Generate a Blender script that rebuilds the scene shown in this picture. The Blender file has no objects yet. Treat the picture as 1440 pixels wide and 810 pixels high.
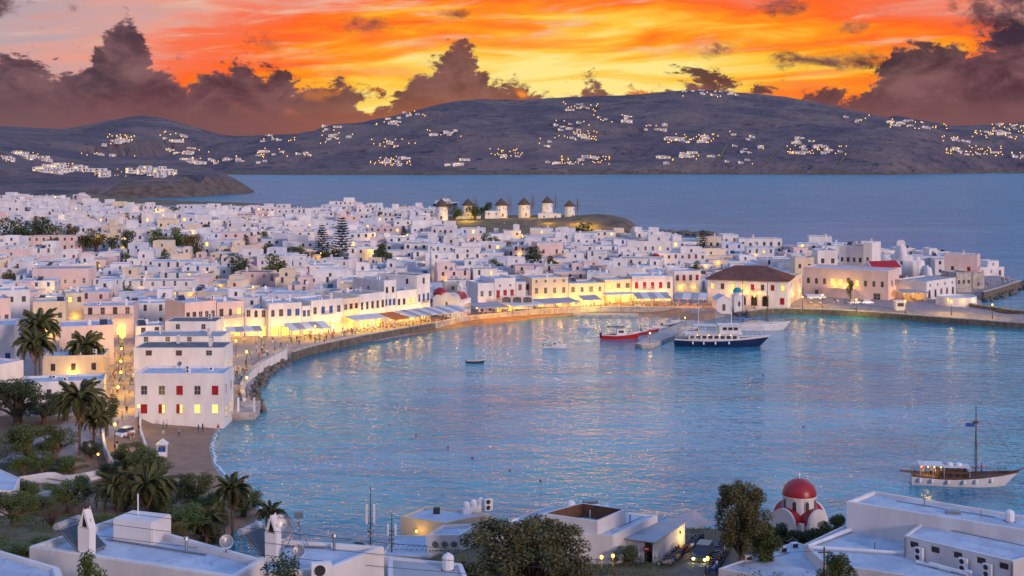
import bpy, bmesh, math, random
import numpy as np
from mathutils import Vector, Matrix

R = math.radians
SC = bpy.context.scene
COL = SC.collection
random.seed(11)
rng = np.random.default_rng(11)

# ------------------------------------------------------------------ camera
F, H, HZ = 1900.0, 55.0, 205.0          # focal length in photo pixels, eye height in metres, horizon row
cd = bpy.data.cameras.new('camera'); cam = bpy.data.objects.new('camera', cd); COL.objects.link(cam)
cam.location = (0, 0, H); cam.rotation_euler = (R(90), 0, 0)
cd.sensor_width = 36; cd.lens = 36 * F / 1440; cd.shift_y = (HZ - 405) / 1440
cd.clip_start = 1; cd.clip_end = 60000
SC.camera = cam

# ------------------------------------------------------------------ world: dusk sky
W = bpy.data.worlds.new('World'); SC.world = W; W.use_nodes = True
class NT:
    """tiny node-expression helper"""
    def __init__(s, tree): s.t = tree; s.n = tree.nodes; s.l = tree.links
    def put(s, sock, val):
        if isinstance(val, bpy.types.NodeSocket): s.l.new(val, sock)
        elif val is not None: sock.default_value = val
    def math(s, op, a, b=None, c=None, clamp=False):
        n = s.n.new('ShaderNodeMath'); n.operation = op; n.use_clamp = clamp
        s.put(n.inputs[0], a); s.put(n.inputs[1], b)
        if c is not None: s.put(n.inputs[2], c)
        return n.outputs[0]
    def smooth(s, v, a, b):
        n = s.n.new('ShaderNodeMapRange'); n.interpolation_type = 'SMOOTHSTEP'
        s.put(n.inputs[0], v); n.inputs[1].default_value = a; n.inputs[2].default_value = b
        return n.outputs[0]
    def mix(s, fac, a, b, mode='MIX'):
        n = s.n.new('ShaderNodeMix'); n.data_type = 'RGBA'; n.blend_type = mode
        s.put(n.inputs[0], fac); s.put(n.inputs[6], a); s.put(n.inputs[7], b)
        return n.outputs[2]
    def noise(s, vec, scale, detail=3, rough=.5, dist=0, out='Fac'):
        n = s.n.new('ShaderNodeTexNoise'); s.put(n.inputs['Vector'], vec)
        n.inputs['Scale'].default_value = scale; n.inputs['Detail'].default_value = detail
        n.inputs['Roughness'].default_value = rough; n.inputs['Distortion'].default_value = dist
        return n.outputs[out]
    def comb(s, x, y, z):
        n = s.n.new('ShaderNodeCombineXYZ'); s.put(n.inputs[0], x); s.put(n.inputs[1], y); s.put(n.inputs[2], z)
        return n.outputs[0]
    def ramp(s, fac, stops, interp='LINEAR'):
        n = s.n.new('ShaderNodeValToRGB'); n.color_ramp.interpolation = interp; s.put(n.inputs[0], fac)
        cr = n.color_ramp
        while len(cr.elements) < len(stops): cr.elements.new(0.5)
        for e, (p, c) in zip(cr.elements, stops): e.position = p; e.color = c if len(c) == 4 else (*c, 1)
        return n.outputs[0]

def srgb(r, g, b):
    f = lambda c: (c / 255 / 12.92) if c / 255 <= .04045 else ((c / 255 + .055) / 1.055) ** 2.4
    return (f(r), f(g), f(b), 1)

SKY_STRENGTH = 1.0
def build_sky():
    k = NT(W.node_tree); k.n.clear()
    tc = k.n.new('ShaderNodeTexCoord'); sep = k.n.new('ShaderNodeSeparateXYZ'); k.l.new(tc.outputs['Generated'], sep.inputs[0])
    az = k.math('ARCTAN2', sep.outputs[0], sep.outputs[1])          # 0 = straight ahead (towards the afterglow)
    el = k.math('ARCSINE', sep.outputs[2])
    pv = k.comb(k.math('MULTIPLY', az, 1), k.math('MULTIPLY', el, 1.7), 0)     # puffy-cloud space
    sv = k.comb(k.math('MULTIPLY', az, 1), k.math('ADD', k.math('MULTIPLY', el, 7), k.math('MULTIPLY', az, -.35)), 3.3)  # streak space
    # afterglow: distance from the place where the sun went down
    dx = k.math('DIVIDE', k.math('SUBTRACT', az, .045), .285); dy = k.math('DIVIDE', k.math('SUBTRACT', el, .030), .085)
    g = k.math('ADD', k.math('MULTIPLY', dx, dx), k.math('MULTIPLY', dy, dy))
    st = k.noise(sv, 7.5, 4, .55, .6)
    g = k.math('ADD', g, k.math('MULTIPLY', k.math('SUBTRACT', st, .5), 2.3))
    glow = k.ramp(k.math('MULTIPLY', g, .42, clamp=True), [(0, srgb(255, 232, 140)), (.12, srgb(255, 200, 70)), (.25, srgb(255, 150, 34)),
            (.40, srgb(255, 106, 40)), (.55, srgb(248, 118, 84)), (.70, srgb(232, 160, 142)), (1, srgb(188, 164, 170))])
    # pale veils of higher cloud
    st2 = k.noise(sv, 11, 4, .6, .4)
    veil = k.math('MULTIPLY', k.smooth(st2, .52, .72), k.smooth(el, .03, .09))
    glow = k.mix(k.math('MULTIPLY', veil, .6), glow, srgb(236, 205, 178))
    st3 = k.noise(sv, 5, 3, .5, .3)
    red = k.math('MULTIPLY', k.smooth(st3, .54, .66), k.smooth(el, .05, .1))
    glow = k.mix(k.math('MULTIPLY', red, .75), glow, srgb(255, 98, 56))
    # cumulus bank along the horizon: height of its top by direction
    tops = [(0, 65), (60, 58), (105, 82), (135, 80), (165, 34), (195, 10), (212, 40), (240, 78), (268, 98), (300, 74), (345, 62), (375, 88),
            (412, 90), (440, 100), (480, 92), (520, 122), (548, 136), (575, 88), (610, 76), (640, 38), (662, 50), (690, 100), (722, 96), (780, 112),
            (835, 92), (868, 126), (915, 104), (985, 84), (1050, 106), (1200, 118), (1245, 60), (1440, 30)]
    vals = []
    for px, py in tops: vals.append((px / 1440, (HZ - py) / F / .12))
    azn = k.math('DIVIDE', k.math('ADD', az, 720 / F), 1440 / F, clamp=True)
    top = k.math('MULTIPLY', k.ramp(azn, [(p, (v, v, v)) for p, v in vals]), .12)
    puff = k.noise(pv, 24, 6, .66, .5); puff2 = k.noise(pv, 90, 4, .65, .6)
    lump = k.math('ADD', k.math('MULTIPLY', k.math('SUBTRACT', puff, .5), .080), k.math('MULTIPLY', k.math('SUBTRACT', puff2, .5), .034))
    edge = k.math('SUBTRACT', k.math('ADD', k.math('SUBTRACT', top, .010), lump), el)
    bank = k.smooth(edge, -.002, .006)
    # loose clouds that drift higher up
    loose = None
    for (px, py, wx, wy) in [(15, 18, 48, 22), (512, 36, 44, 13), (1100, 14, 46, 12), (1385, 28, 75, 45), (1190, 42, 24, 10), (1010, 72, 30, 12), (630, 20, 26, 8), (1150, 88, 90, 13)]:
        ax, ay = (px - 720) / F, (HZ - py) / F
        ex = k.math('DIVIDE', k.math('SUBTRACT', az, ax), wx / F); ey = k.math('DIVIDE', k.math('SUBTRACT', el, ay), wy / F)
        b = k.math('SUBTRACT', 1, k.math('ADD', k.math('MULTIPLY', ex, ex), k.math('MULTIPLY', ey, ey)))
        loose = b if loose is None else k.math('MAXIMUM', loose, b)
    frag = k.math('MULTIPLY', k.smooth(k.noise(pv, 13, 6, .65, .4), .60, .70), k.smooth(k.math('ABSOLUTE', k.math('SUBTRACT', az, .03)), .12, .3))
    loose = k.smooth(k.math('ADD', k.math('MAXIMUM', loose, -3), k.math('MULTIPLY', lump, 75)), -.3, 1.5)
    # cloud colour: plum grey, lit a little from below and at the rims near the glow
    shade = k.smooth(k.math('ADD', k.math('MULTIPLY', puff, .6), k.math('MULTIPLY', k.noise(pv, 16, 3, .6), .4)), .36, .62)
    body = k.mix(shade, srgb(128, 92, 98), srgb(62, 48, 62))
    near = k.math('SUBTRACT', 1, k.smooth(k.math('ABSOLUTE', k.math('SUBTRACT', az, .03)), .02, .27))
    body = k.mix(k.math('MULTIPLY', near, .22), body, srgb(170, 80, 52))
    base = k.mix(k.smooth(el, .047, .012), body, k.mix(near, srgb(116, 82, 88), srgb(176, 92, 62)))
    gap = k.math('MULTIPLY', k.smooth(k.noise(pv, 22, 3, .5), .56, .64), k.smooth(k.math('ABSOLUTE', k.math('SUBTRACT', el, .033)), .016, .003))
    base = k.mix(k.math('MULTIPLY', gap, near), base, srgb(255, 140, 40))
    sky = k.mix(k.math('MULTIPLY', k.math('MAXIMUM', loose, k.math('MULTIPLY', frag, .8)), .9), glow, body)
    sky = k.mix(k.math('MULTIPLY', bank, .96), sky, base)
    # above the afterglow the dome turns to pale dusk blue; away from it the low sky is an even dusty pink
    up = k.ramp(k.smooth(el, .08, 1.45), [(0, (.66, .68, .80)), (.02, (.50, .66, .94)), (.14, (.36, .58, 1.0)), (.42, (.30, .48, .94)), (1, (.19, .35, .78))])
    lowp = k.ramp(k.smooth(el, 0, .6), [(0, (.34, .26, .32)), (.25, (.56, .38, .42)), (1, (.34, .38, .60))])
    away = k.smooth(k.math('ABSOLUTE', az), .55, 1.3)
    plain = k.mix(k.math('MULTIPLY', away, k.smooth(el, .9, .25)), up, lowp)
    fac = k.math('MAXIMUM', k.smooth(el, .106, .16), away)
    bg = k.n.new('ShaderNodeBackground'); bp = k.n.new('ShaderNodeBackground'); mx = k.n.new('ShaderNodeMixShader'); out = k.n.new('ShaderNodeOutputWorld')
    k.l.new(sky, bg.inputs[0]); bg.inputs[1].default_value = SKY_STRENGTH; k.l.new(plain, bp.inputs[0]); bp.inputs[1].default_value = SKY_STRENGTH
    k.l.new(fac, mx.inputs[0]); k.l.new(bg.outputs[0], mx.inputs[1]); k.l.new(bp.outputs[0], mx.inputs[2]); k.l.new(mx.outputs[0], out.inputs[0])
build_sky()
W.cycles.sampling_method = 'MANUAL'; W.cycles.sample_map_resolution = 512

# the last, very soft light of the day
sd_ = bpy.data.lights.new('sun', 'SUN'); sd_.energy = 2.4; sd_.angle = R(10); sd_.color = (1, .73, .64)
sun = bpy.data.objects.new('sun', sd_); COL.objects.link(sun)
sun.rotation_euler = Vector((-.85, 1, -.30)).to_track_quat('-Z', 'Y').to_euler()

SC.view_settings.view_transform = 'Standard'; SC.view_settings.look = 'None'
SC.view_settings.exposure = 0; SC.view_settings.gamma = 1
SC.render.engine = 'CYCLES'
SC.cycles.use_denoising = True
SC.cycles.max_bounces = 5; SC.cycles.diffuse_bounces = 2; SC.cycles.glossy_bounces = 2; SC.cycles.transparent_max_bounces = 6
SC.cycles.sample_clamp_indirect = 4; SC.cycles.sample_clamp_direct = 12
SC.cycles.caustics_reflective = False; SC.cycles.caustics_refractive = False

# ------------------------------------------------------------------ places: from a photo pixel to the ground
def P(px, py, z=0.0):
    Y = F * (H - z) / (py - HZ)
    return Vector(((px - 720) / F * Y, Y, z))
def A(px, py, Y):
    return Vector(((px - 720) / F * Y, Y, H - (py - HZ) / F * Y))

# ------------------------------------------------------------------ helpers
def tag(o, label=None, cat=None, group=None, kind=None):
    if label: o['label'] = label
    if cat: o['category'] = cat
    if group: o['group'] = group
    if kind: o['kind'] = kind
    return o
def empty(name, loc, rz=0, label=None, cat=None, group=None):
    o = bpy.data.objects.new(name, None); COL.objects.link(o)
    o.location = loc; o.rotation_euler = (0, 0, rz); o.empty_display_size = .5
    return tag(o, label, cat, group)
def inst(name, mesh, parent=None, loc=(0, 0, 0), rot=(0, 0, 0), scale=(1, 1, 1)):
    o = bpy.data.objects.new(name, mesh); COL.objects.link(o)
    o.location = loc; o.rotation_euler = rot if not isinstance(rot, (int, float)) else (0, 0, rot)
    o.scale = scale if not isinstance(scale, (int, float)) else (scale,) * 3
    if parent is not None: o.parent = parent
    return o

class MB:
    def __init__(s): s.v = []; s.f = []; s.m = []
    def add(s, vs, fs, mat=0, M=None):
        b = len(s.v)
        s.v += [tuple(M @ Vector(p)) for p in vs] if M is not None else [tuple(p) for p in vs]
        for f in fs: s.f.append(tuple(b + i for i in f)); s.m.append(mat)
        return s
    def box(s, x0, x1, y0, y1, z0, z1, mat=0, M=None, bottom=True):
        vs = [(x0, y0, z0), (x1, y0, z0), (x1, y1, z0), (x0, y1, z0), (x0, y0, z1), (x1, y0, z1), (x1, y1, z1), (x0, y1, z1)]
        fs = [(4, 5, 6, 7), (0, 1, 5, 4), (1, 2, 6, 5), (2, 3, 7, 6), (3, 0, 4, 7)]
        if bottom: fs.append((3, 2, 1, 0))
        return s.add(vs, fs, mat, M)
    def tube(s, p0, p1, r0, r1=None, n=6, mat=0, caps=True):
        p0, p1 = Vector(p0), Vector(p1); r1 = r0 if r1 is None else r1
        d = (p1 - p0)
        if d.length < 1e-6: return s
        d.normalize(); a = d.cross(Vector((0, 0, 1)) if abs(d.z) < .9 else Vector((1, 0, 0))).normalized(); b = d.cross(a)
        vs = []
        for p, r in ((p0, r0), (p1, r1)):
            for i in range(n):
                t = 2 * math.pi * i / n; vs.append(p + a * (r * math.cos(t)) + b * (r * math.sin(t)))
        fs = [(i, (i + 1) % n, n + (i + 1) % n, n + i) for i in range(n)]
        if caps: fs += [tuple(range(n - 1, -1, -1)), tuple(range(n, 2 * n))]
        return s.add(vs, fs, mat)
    def lathe(s, prof, n=12, c=(0, 0, 0), mat=0, M=None, arc=(0, 2 * math.pi)):
        vs = []; full = abs(arc[1] - arc[0] - 2 * math.pi) < 1e-4; k = n if full else n + 1
        for r, z in prof:
            for i in range(k):
                t = arc[0] + (arc[1] - arc[0]) * i / n; vs.append((c[0] + r * math.cos(t), c[1] + r * math.sin(t), c[2] + z))
        fs = []
        for j in range(len(prof) - 1):
            for i in range(n):
                i2 = (i + 1) % k; fs.append((j * k + i, j * k + i2, (j + 1) * k + i2, (j + 1) * k + i))
        return s.add(vs, fs, mat, M)
    def prism(s, poly, z0, z1, mat=0, M=None):
        n = len(poly); vs = [(x, y, z0) for x, y in poly] + [(x, y, z1) for x, y in poly]
        fs = [(i, (i + 1) % n, n + (i + 1) % n, n + i) for i in range(n)] + [tuple(range(n - 1, -1, -1)), tuple(range(n, 2 * n))]
        return s.add(vs, fs, mat, M)
    def extr(s, poly, y0, y1, mat=0, M=None):          # outline in x/z pushed along y
        n = len(poly); vs = [(x, y0, z) for x, z in poly] + [(x, y1, z) for x, z in poly]
        fs = [(i, (i + 1) % n, n + (i + 1) % n, n + i) for i in range(n)] + [tuple(range(n)), tuple(range(2 * n - 1, n - 1, -1))]
        return s.add(vs, fs, mat, M)
    def mesh(s, name, mats, smooth=False):
        me = bpy.data.meshes.new(name); me.from_pydata(s.v, [], s.f)
        for m in (mats if isinstance(mats, (list, tuple)) else [mats]): me.materials.append(m)
        me.polygons.foreach_set('material_index', s.m)
        if smooth: me.polygons.foreach_set('use_smooth', [True] * len(s.f))
        me.update(); return me
    def build(s, name, mats, parent=None, loc=(0, 0, 0), rot=0, smooth=False, bevel=0):
        me = s.mesh(name, mats, smooth)
        if bevel:
            bm = bmesh.new(); bm.from_mesh(me)
            bmesh.ops.remove_doubles(bm, verts=bm.verts, dist=.001)
            bmesh.ops.bevel(bm, geom=[e for e in bm.edges if e.is_manifold and e.calc_face_angle(0) > .6], offset=bevel, segments=2, affect='EDGES', clamp_overlap=True)
            bm.to_mesh(me); bm.free()
        return inst(name, me, parent, loc, rot)

def light(parent, loc, power, color=(1, .66, .26), radius=.35):
    l = bpy.data.lights.new('glow', 'POINT'); l.energy = power * .42; l.color = (1, color[1] * .88, color[2] * .32); l.shadow_soft_size = radius
    o = bpy.data.objects.new('lamp_light', l); COL.objects.link(o); o.location = loc; o.parent = parent
    return o

# ------------------------------------------------------------------ materials
def mat(name, c1, c2=None, rough=.8, scale=.6, bump=0, bscale=8, metal=0, streak=1, island=0, spec=.3, detail=5):
    m = bpy.data.materials.new(name); m.use_nodes = True; k = NT(m.node_tree)
    bs = k.n['Principled BSDF']; bs.inputs['Roughness'].default_value = rough; bs.inputs['Metallic'].default_value = metal
    bs.inputs['Specular IOR Level'].default_value = spec
    c1 = (*c1[:3], 1); c2 = (*c2[:3], 1) if c2 else tuple(c * .8 for c in c1[:3]) + (1,)
    geo = k.n.new('ShaderNodeNewGeometry')
    mp = k.n.new('ShaderNodeMapping'); k.l.new(geo.outputs['Position'], mp.inputs[0]); mp.inputs['Scale'].default_value = (1, 1, streak)
    f = k.smooth(k.noise(mp.outputs[0], scale, detail, .6), .32, .70)
    if island:
        f = k.math('ADD', k.math('MULTIPLY', f, 1 - island), k.math('MULTIPLY', geo.outputs['Random Per Island'], island))
    k.put(bs.inputs['Base Color'], k.mix(f, c1, c2))
    if bump:
        b = k.n.new('ShaderNodeBump'); b.inputs['Strength'].default_value = bump; b.inputs['Distance'].default_value = .05
        k.l.new(k.noise(geo.outputs['Position'], bscale, 4), b.inputs['Height']); k.l.new(b.outputs[0], bs.inputs['Normal'])
    return m
def patched(name, a, b_, c, rough=.85):
    m = mat(name, a, b_, rough, .35, .35, 5); k = NT(m.node_tree); bs = k.n['Principled BSDF']; src = bs.inputs['Base Color'].links[0].from_socket
    geo = k.n.new('ShaderNodeNewGeometry'); pos = geo.outputs['Position']
    col = k.mix(k.math('MULTIPLY', k.smooth(k.noise(pos, 1.6, 6, .7, 1.2), .54, .66), .55), src, (*c, 1))
    vo = k.n.new('ShaderNodeTexVoronoi'); vo.feature = 'DISTANCE_TO_EDGE'; vo.inputs['Scale'].default_value = .28; k.l.new(k.noise(pos, .5, 3, .5, 0, 'Color'), vo.inputs['Vector'])
    k.l.new(pos, vo.inputs['Vector'])
    col = k.mix(k.math('MULTIPLY', k.smooth(vo.outputs['Distance'], .018, .006), .14), col, (*c, 1))
    k.put(bs.inputs['Base Color'], col); return m
def glow_mat(name, col, strength, sample=False):
    m = bpy.data.materials.new(name); m.use_nodes = True; k = NT(m.node_tree); bs = k.n['Principled BSDF']
    bs.inputs['Base Color'].default_value = (*col, 1); bs.inputs['Emission Color'].default_value = (*col, 1)
    bs.inputs['Emission Strength'].default_value = strength
    m.cycles.emission_sampling = 'AUTO' if sample else 'NONE'
    return m
def glass_mat(name, col, rough=.08):
    m = mat(name, col, rough=rough, spec=.6); return m

M = {}
M['white'] = mat('white_limewash', (.74, .72, .715), (.60, .575, .575), .85, .35, .25, 3, streak=.35)
M['white2'] = mat('bluish_limewash', (.62, .64, .70), (.50, .515, .57), .85, .4, .25, 3, streak=.35)
M['cream'] = mat('cream_render', (.72, .60, .44), (.60, .49, .37), .85, .4, .25, 3, streak=.35)
M['pink'] = mat('pale_pink_render', (.70, .54, .50), (.60, .46, .43), .85, .4, .25, 3, streak=.35)
M['roof'] = patched('shade_blue_roof_screed', (.52, .60, .70), (.36, .43, .54), (.24, .25, .29))  # blue of shaded, sky-lit roofs put into the screed colour
M['roofd'] = mat('dark_roof_felt', (.10, .105, .12), (.17, .17, .19), .8, .5, .3, 4)
M['roofg'] = mat('grey_roof_screed', (.40, .41, .44), (.28, .29, .32), .85, .3, .3, 4)
M['red'] = mat('red_dome_paint', (.34, .010, .018), (.24, .008, .016), .38, .7, .05, 6, spec=.5)
M['tile'] = mat('brown_clay_tile', (.20, .095, .07), (.13, .06, .05), .8, .5, .4, 9)
M['stone'] = mat('pale_stone', (.50, .46, .42), (.30, .27, .25), .9, .8, .6, 5)
M['darkstone'] = mat('dark_stone', (.17, .15, .13), (.08, .075, .06), .9, .7, .8, 3)
M['rock'] = mat('brown_rock', (.17, .12, .09), (.07, .055, .045), .9, .12, 1, 1.2)
M['pave'] = mat('paving', (.34, .29, .29), (.24, .20, .21), .8, .5, .3, 5)
M['sand'] = mat('sand', (.34, .22, .15), (.25, .16, .11), .95, .25, .4, 6)
M['soil'] = mat('dry_soil', (.20, .14, .10), (.10, .095, .045), .95, .15, .6, 3)
M['asphalt'] = mat('asphalt', (.06, .06, .065), (.09, .088, .09), .8, .8, .3, 9)
M['wood'] = mat('brown_wood', (.16, .08, .04), (.10, .05, .03), .6, 1, .3, 12)
M['metal'] = mat('grey_metal', (.32, .33, .35), (.22, .23, .25), .45, 1, 0, 1, .7)
M['dark'] = mat('dark_iron', (.03, .03, .035), (.05, .05, .05), .6, 1)
M['black'] = mat('black_rubber', (.012, .012, .014), (.02, .02, .02), .5, 1)
M['plastic'] = mat('white_paint', (.78, .78, .80), (.66, .66, .69), .4, .8)
M['glass'] = glass_mat('dark_window_glass', (.035, .04, .055), .32)
M['wred'] = mat('red_painted_wood', (.36, .012, .03), (.27, .012, .025), .55, 1.5)
M['wblue'] = mat('blue_painted_wood', (.03, .10, .34), (.03, .07, .24), .55, 1.5)
M['wgreen'] = mat('green_painted_wood', (.03, .12, .10), (.03, .09, .08), .55, 1.5)
M['wbrown'] = mat('brown_painted_wood', (.16, .08, .045), (.10, .05, .03), .55, 1.5)
M['wgrey'] = mat('grey_painted_wood', (.42, .40, .40), (.33, .31, .31), .55, 1.5)
M['lit'] = glow_mat('lit_window', (1, .68, .14), 1.2)
M['litw'] = glow_mat('bright_shop_light', (1, .70, .16), 1.5)
M['bulb'] = glow_mat('lamp_bulb', (1, .52, .07), 5)
M['bulbw'] = glow_mat('headlamp_bulb', (1, .93, .70), 18)
M['farbulb'] = glow_mat('far_lamp_bulb', (1, .50, .08), 3.4)
M['navy'] = mat('navy_hull_paint', (.012, .025, .095), (.01, .02, .07), .3, .6, spec=.5)
M['hullw'] = mat('white_hull_paint', (.72, .71, .72), (.60, .58, .58), .35, .6, spec=.5)
M['hullr'] = mat('red_hull_paint', (.45, .02, .02), (.34, .02, .02), .4, .8)
M['canvas'] = mat('pale_canvas', (.70, .68, .68), (.58, .56, .58), .9, .5)
M['canvasg'] = mat('grey_canvas', (.40, .39, .43), (.32, .31, .35), .9, .5)
M['canvaso'] = mat('orange_canvas', (.62, .20, .06), (.50, .16, .05), .9, .5)
M['teal'] = mat('teal_dome_paint', (.02, .28, .34), (.02, .22, .28), .5, .8)
M['bluetank'] = mat('blue_barrel_plastic', (.02, .10, .42), (.02, .08, .34), .4, .8)
M['thatch'] = mat('grey_thatch', (.13, .10, .085), (.07, .055, .05), .95, 1.2, .8, 6)
M['skin'] = mat('skin', (.46, .27, .19), (.40, .23, .16), .6, 4)
M['hair'] = mat('dark_hair', (.03, .02, .016), (.05, .03, .02), .6, 4)
def leafmat(name, a, b):
    return mat(name, a, b, .6, .5, island=.6, spec=.25)
M['leaf'] = leafmat('olive_leaf', (.045, .075, .022), (.13, .145, .05))
M['leafd'] = leafmat('dark_leaf', (.026, .048, .022), (.075, .10, .04))
M['leafm'] = leafmat('dusty_olive_leaf', (.060, .066, .026), (.17, .15, .065))
M['leafp'] = leafmat('pine_needle', (.014, .028, .022), (.04, .06, .04))
M['leafo'] = leafmat('golden_or_lamplit_leaf', (.10, .065, .015), (.18, .13, .03))  # gold tone also puts lamp glow into the colour of lit town trees
M['leafg'] = leafmat('fresh_leaf', (.05, .09, .018), (.12, .16, .04))
M['palm'] = leafmat('palm_leaf', (.045, .070, .026), (.14, .14, .07))
M['dryleaf'] = leafmat('dry_palm_skirt', (.16, .09, .045), (.24, .15, .08))
M['twig'] = mat('dry_twig', (.16, .11, .085), (.10, .07, .06), .9, 2)
M['bark'] = mat('bark', (.14, .095, .065), (.08, .055, .04), .95, 2, .8, 10)
# ------------------------------------------------------------------ the lie of the land
def vnoise(x, y, s):
    xi = np.floor(x).astype(np.int64); yi = np.floor(y).astype(np.int64); fx = x - xi; fy = y - yi
    fx = fx * fx * (3 - 2 * fx); fy = fy * fy * (3 - 2 * fy)
    def h(a, b):
        n = (a * 374761393 + b * 668265263 + s * 974711) & 0xffffffff
        n = ((n ^ (n >> 13)) * 1274126177) & 0xffffffff
        return ((n ^ (n >> 16)) & 0xffff) / 65535.0
    return (h(xi, yi) * (1 - fx) + h(xi + 1, yi) * fx) * (1 - fy) + (h(xi, yi + 1) * (1 - fx) + h(xi + 1, yi + 1) * fx) * fy
def fbm(x, y, s, o=4):
    t = 0; a = .5
    for i in range(o): t = t + a * vnoise(x, y, s + i); x = x * 2.03; y = y * 2.03; a *= .5
    return t

near_shore = [(700, 150), (400, 165), (150, 176), (90, 184), (60, 180), (20, 182), (-10, 180)]
pix_shore = [(520, 772), (470, 766), (420, 752), (372, 722), (330, 690), (302, 655), (296, 630), (302, 610), (312, 594), (330, 592), (356, 591), (363, 578), (354, 552), (371, 523),
    (405, 506), (440, 496), (500, 484), (560, 474), (600, 469), (650, 460), (700, 455), (760, 447), (830, 441), (900, 442), (955, 448), (985, 452),
    (1000, 449), (1030, 443), (1070, 439), (1110, 438), (1200, 441), (1300, 449), (1440, 459), (1640, 470), (1640, 458), (1440, 449), (1400, 444),
    (1378, 436), (1384, 421), (1437, 405), (1432, 396), (1388, 386), (1330, 373), (1200, 364), (1100, 359), (1000, 353), (960, 348), (930, 343),
    (885, 335), (908, 328), (866, 320), (800, 315), (700, 312), (620, 311), (560, 304), (500, 300), (420, 296), (350, 292), (260, 290), (190, 288), (140, 281), (120, 277.5),
    (150, 279.5), (200, 279), (280, 277), (330, 273.5), (357, 271), (345, 264), (320, 257), (300, 252), (295, 247),
    (310, 245.6), (420, 246), (600, 246.4), (800, 245.6), (1000, 245), (1250, 246), (1340, 244), (1440, 243), (1800, 242.5), (2600, 243)]
COAST = [(x, y) for x, y in near_shore] + [P(a, b)[:2] for a, b in pix_shore] + [(9000, 4000), (9000, 14000), (-9000, 14000), (-9000, -400), (700, -400)]
CO = np.array([tuple(c) for c in COAST])

def shore_dist(x, y):
    x = np.asarray(x, float); y = np.asarray(y, float)
    d = np.full(x.shape, 1e9); ins = np.zeros(x.shape, bool)
    n = len(CO)
    for i in range(n):
        ax, ay = CO[i]; bx, by = CO[(i + 1) % n]; ex, ey = bx - ax, by - ay
        t = np.clip(((x - ax) * ex + (y - ay) * ey) / (ex * ex + ey * ey + 1e-9), 0, 1)
        d = np.minimum(d, np.hypot(x - ax - t * ex, y - ay - t * ey))
        if ay != by:
            c = ((ay > y) != (by > y)) & (x < (bx - ax) * (y - ay) / (by - ay) + ax); ins ^= c
    return np.where(ins, d, -d)

def sst(v, a, b):
    t = np.clip((v - a) / (b - a), 0, 1); return t * t * (3 - 2 * t)
RIDGE = np.array([(-900, 214), (-300, 208), (0, 202), (40, 192), (100, 180), (150, 170), (200, 163), (230, 166), (270, 178), (300, 188), (340, 193), (400, 189), (440, 186), (480, 178), (520, 166),
    (560, 159), (600, 150), (640, 141), (680, 139), (730, 141), (780, 138), (820, 137), (860, 134), (900, 131), (950, 128), (1000, 127), (1050, 129), (1100, 135), (1150, 142),
    (1200, 153), (1245, 166), (1262, 163), (1300, 169), (1340, 178), (1400, 176), (1440, 172), (1600, 176), (2400, 200)])
YR = 4000.0
def ground(x, y, sd=None):
    x = np.asarray(x, float); y = np.asarray(y, float)
    if sd is None: sd = shore_dist(x, y)
    sd = sd + np.where(y > 1250, (fbm(x / 38, y / 38, 41) - .5) * 26, 0)
    # near hillside and the flat by the harbour
    yy = y - 10 * sst(x, -15, -70) * sst(y, 240, 130)
    z = np.interp(yy, [-100, 0, 20, 45, 60, 90, 112, 130, 140, 150, 160, 172, 190, 235, 330, 400, 1300], [60, 51, 45.5, 37, 32.5, 23.5, 18, 13.5, 11.8, 10.2, 8.3, 6, 3.2, 2.6, 2.1, 2.0, 4.6])
    z = z - 6.5 * np.exp(-((x + 27) / 15) ** 4) * sst(y, 118, 150) * sst(y, 215, 185)
    # the town climbs to the left and at the back
    z = z + .050 * np.maximum(0, -(x + 120)) * sst(y, 300, 560) * (.12 + .88 * np.where(y > 700, sst(sd, 140, 420), 1))
    z = z + sst(y, 1120, 2500) * 26 * sst(x, -250, -420)
    # windmill hill and its rocky point
    z = z + 5.6 * np.exp(-((x - 4) / 78) ** 4 - ((y - 872) / 62) ** 4) + 4 * np.exp(-((x - 58) / 22) ** 2 - ((y - 850) / 30) ** 2)
    # headland in front of the far bay
    z = z + 13 * np.exp(-((x + 375) / 85) ** 4 - ((y - 1590) / 130) ** 4)
    # far hills
    ur = x / YR * F + 720
    rz = H + (HZ - np.interp(ur, RIDGE[:, 0], RIDGE[:, 1])) / F * YR
    t = (y - 2550) / (YR - 2550)
    s = np.where(t < 1, np.clip(t, 0, 1) ** .85, np.clip(1 - (t - 1) * .9, 0, 1))
    n1 = fbm(x / 420 + 3, y / 420, 5) - .47; n2 = fbm(x / 110, y / 110, 9) - .47
    amp = np.clip(t * 3, 0, 1) * np.clip(1.12 - np.abs(t) * .95, .12, 1)
    hill = rz * s + (n1 * 120 + n2 * 48) * amp
    z = np.where(y > 2300, np.maximum(z, np.where(t > 0, np.maximum(hill, 3), z)) if True else z, z)
    z = np.where((y > 2550) & (x > -820), np.maximum(hill, 2.0), z)
    # rough ground on wild parts
    wild = np.clip((y - 1250) / 300, 0, 1) * np.clip(1 - (y - 2400) / 300, 0, 1)
    z = z + wild * (fbm(x / 60, y / 60, 21) - .5) * 9
    # shores: quays are steep, beaches are shallow
    slope = np.full(x.shape, .9)
    b1 = sst(x, -85, -70) * sst(x, -20, -35) * sst(y, 170, 185) * sst(y, 283, 268)
    b2 = sst(x, -62, -22) * sst(x, 66, 50) * sst(y, 380, 392) * sst(y, 480, 470)
    slope = slope * (1 - b1) + .075 * b1; slope = slope * (1 - b2) + .13 * b2
    slope = np.where(y > 1250, .62, slope)
    slope = np.where(y > 2400, .5, slope)
    return np.minimum(z, np.clip(sd * slope, -4, None) - .02)
def gz(x, y): return float(ground(np.array([x]), np.array([y]))[0])
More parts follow.
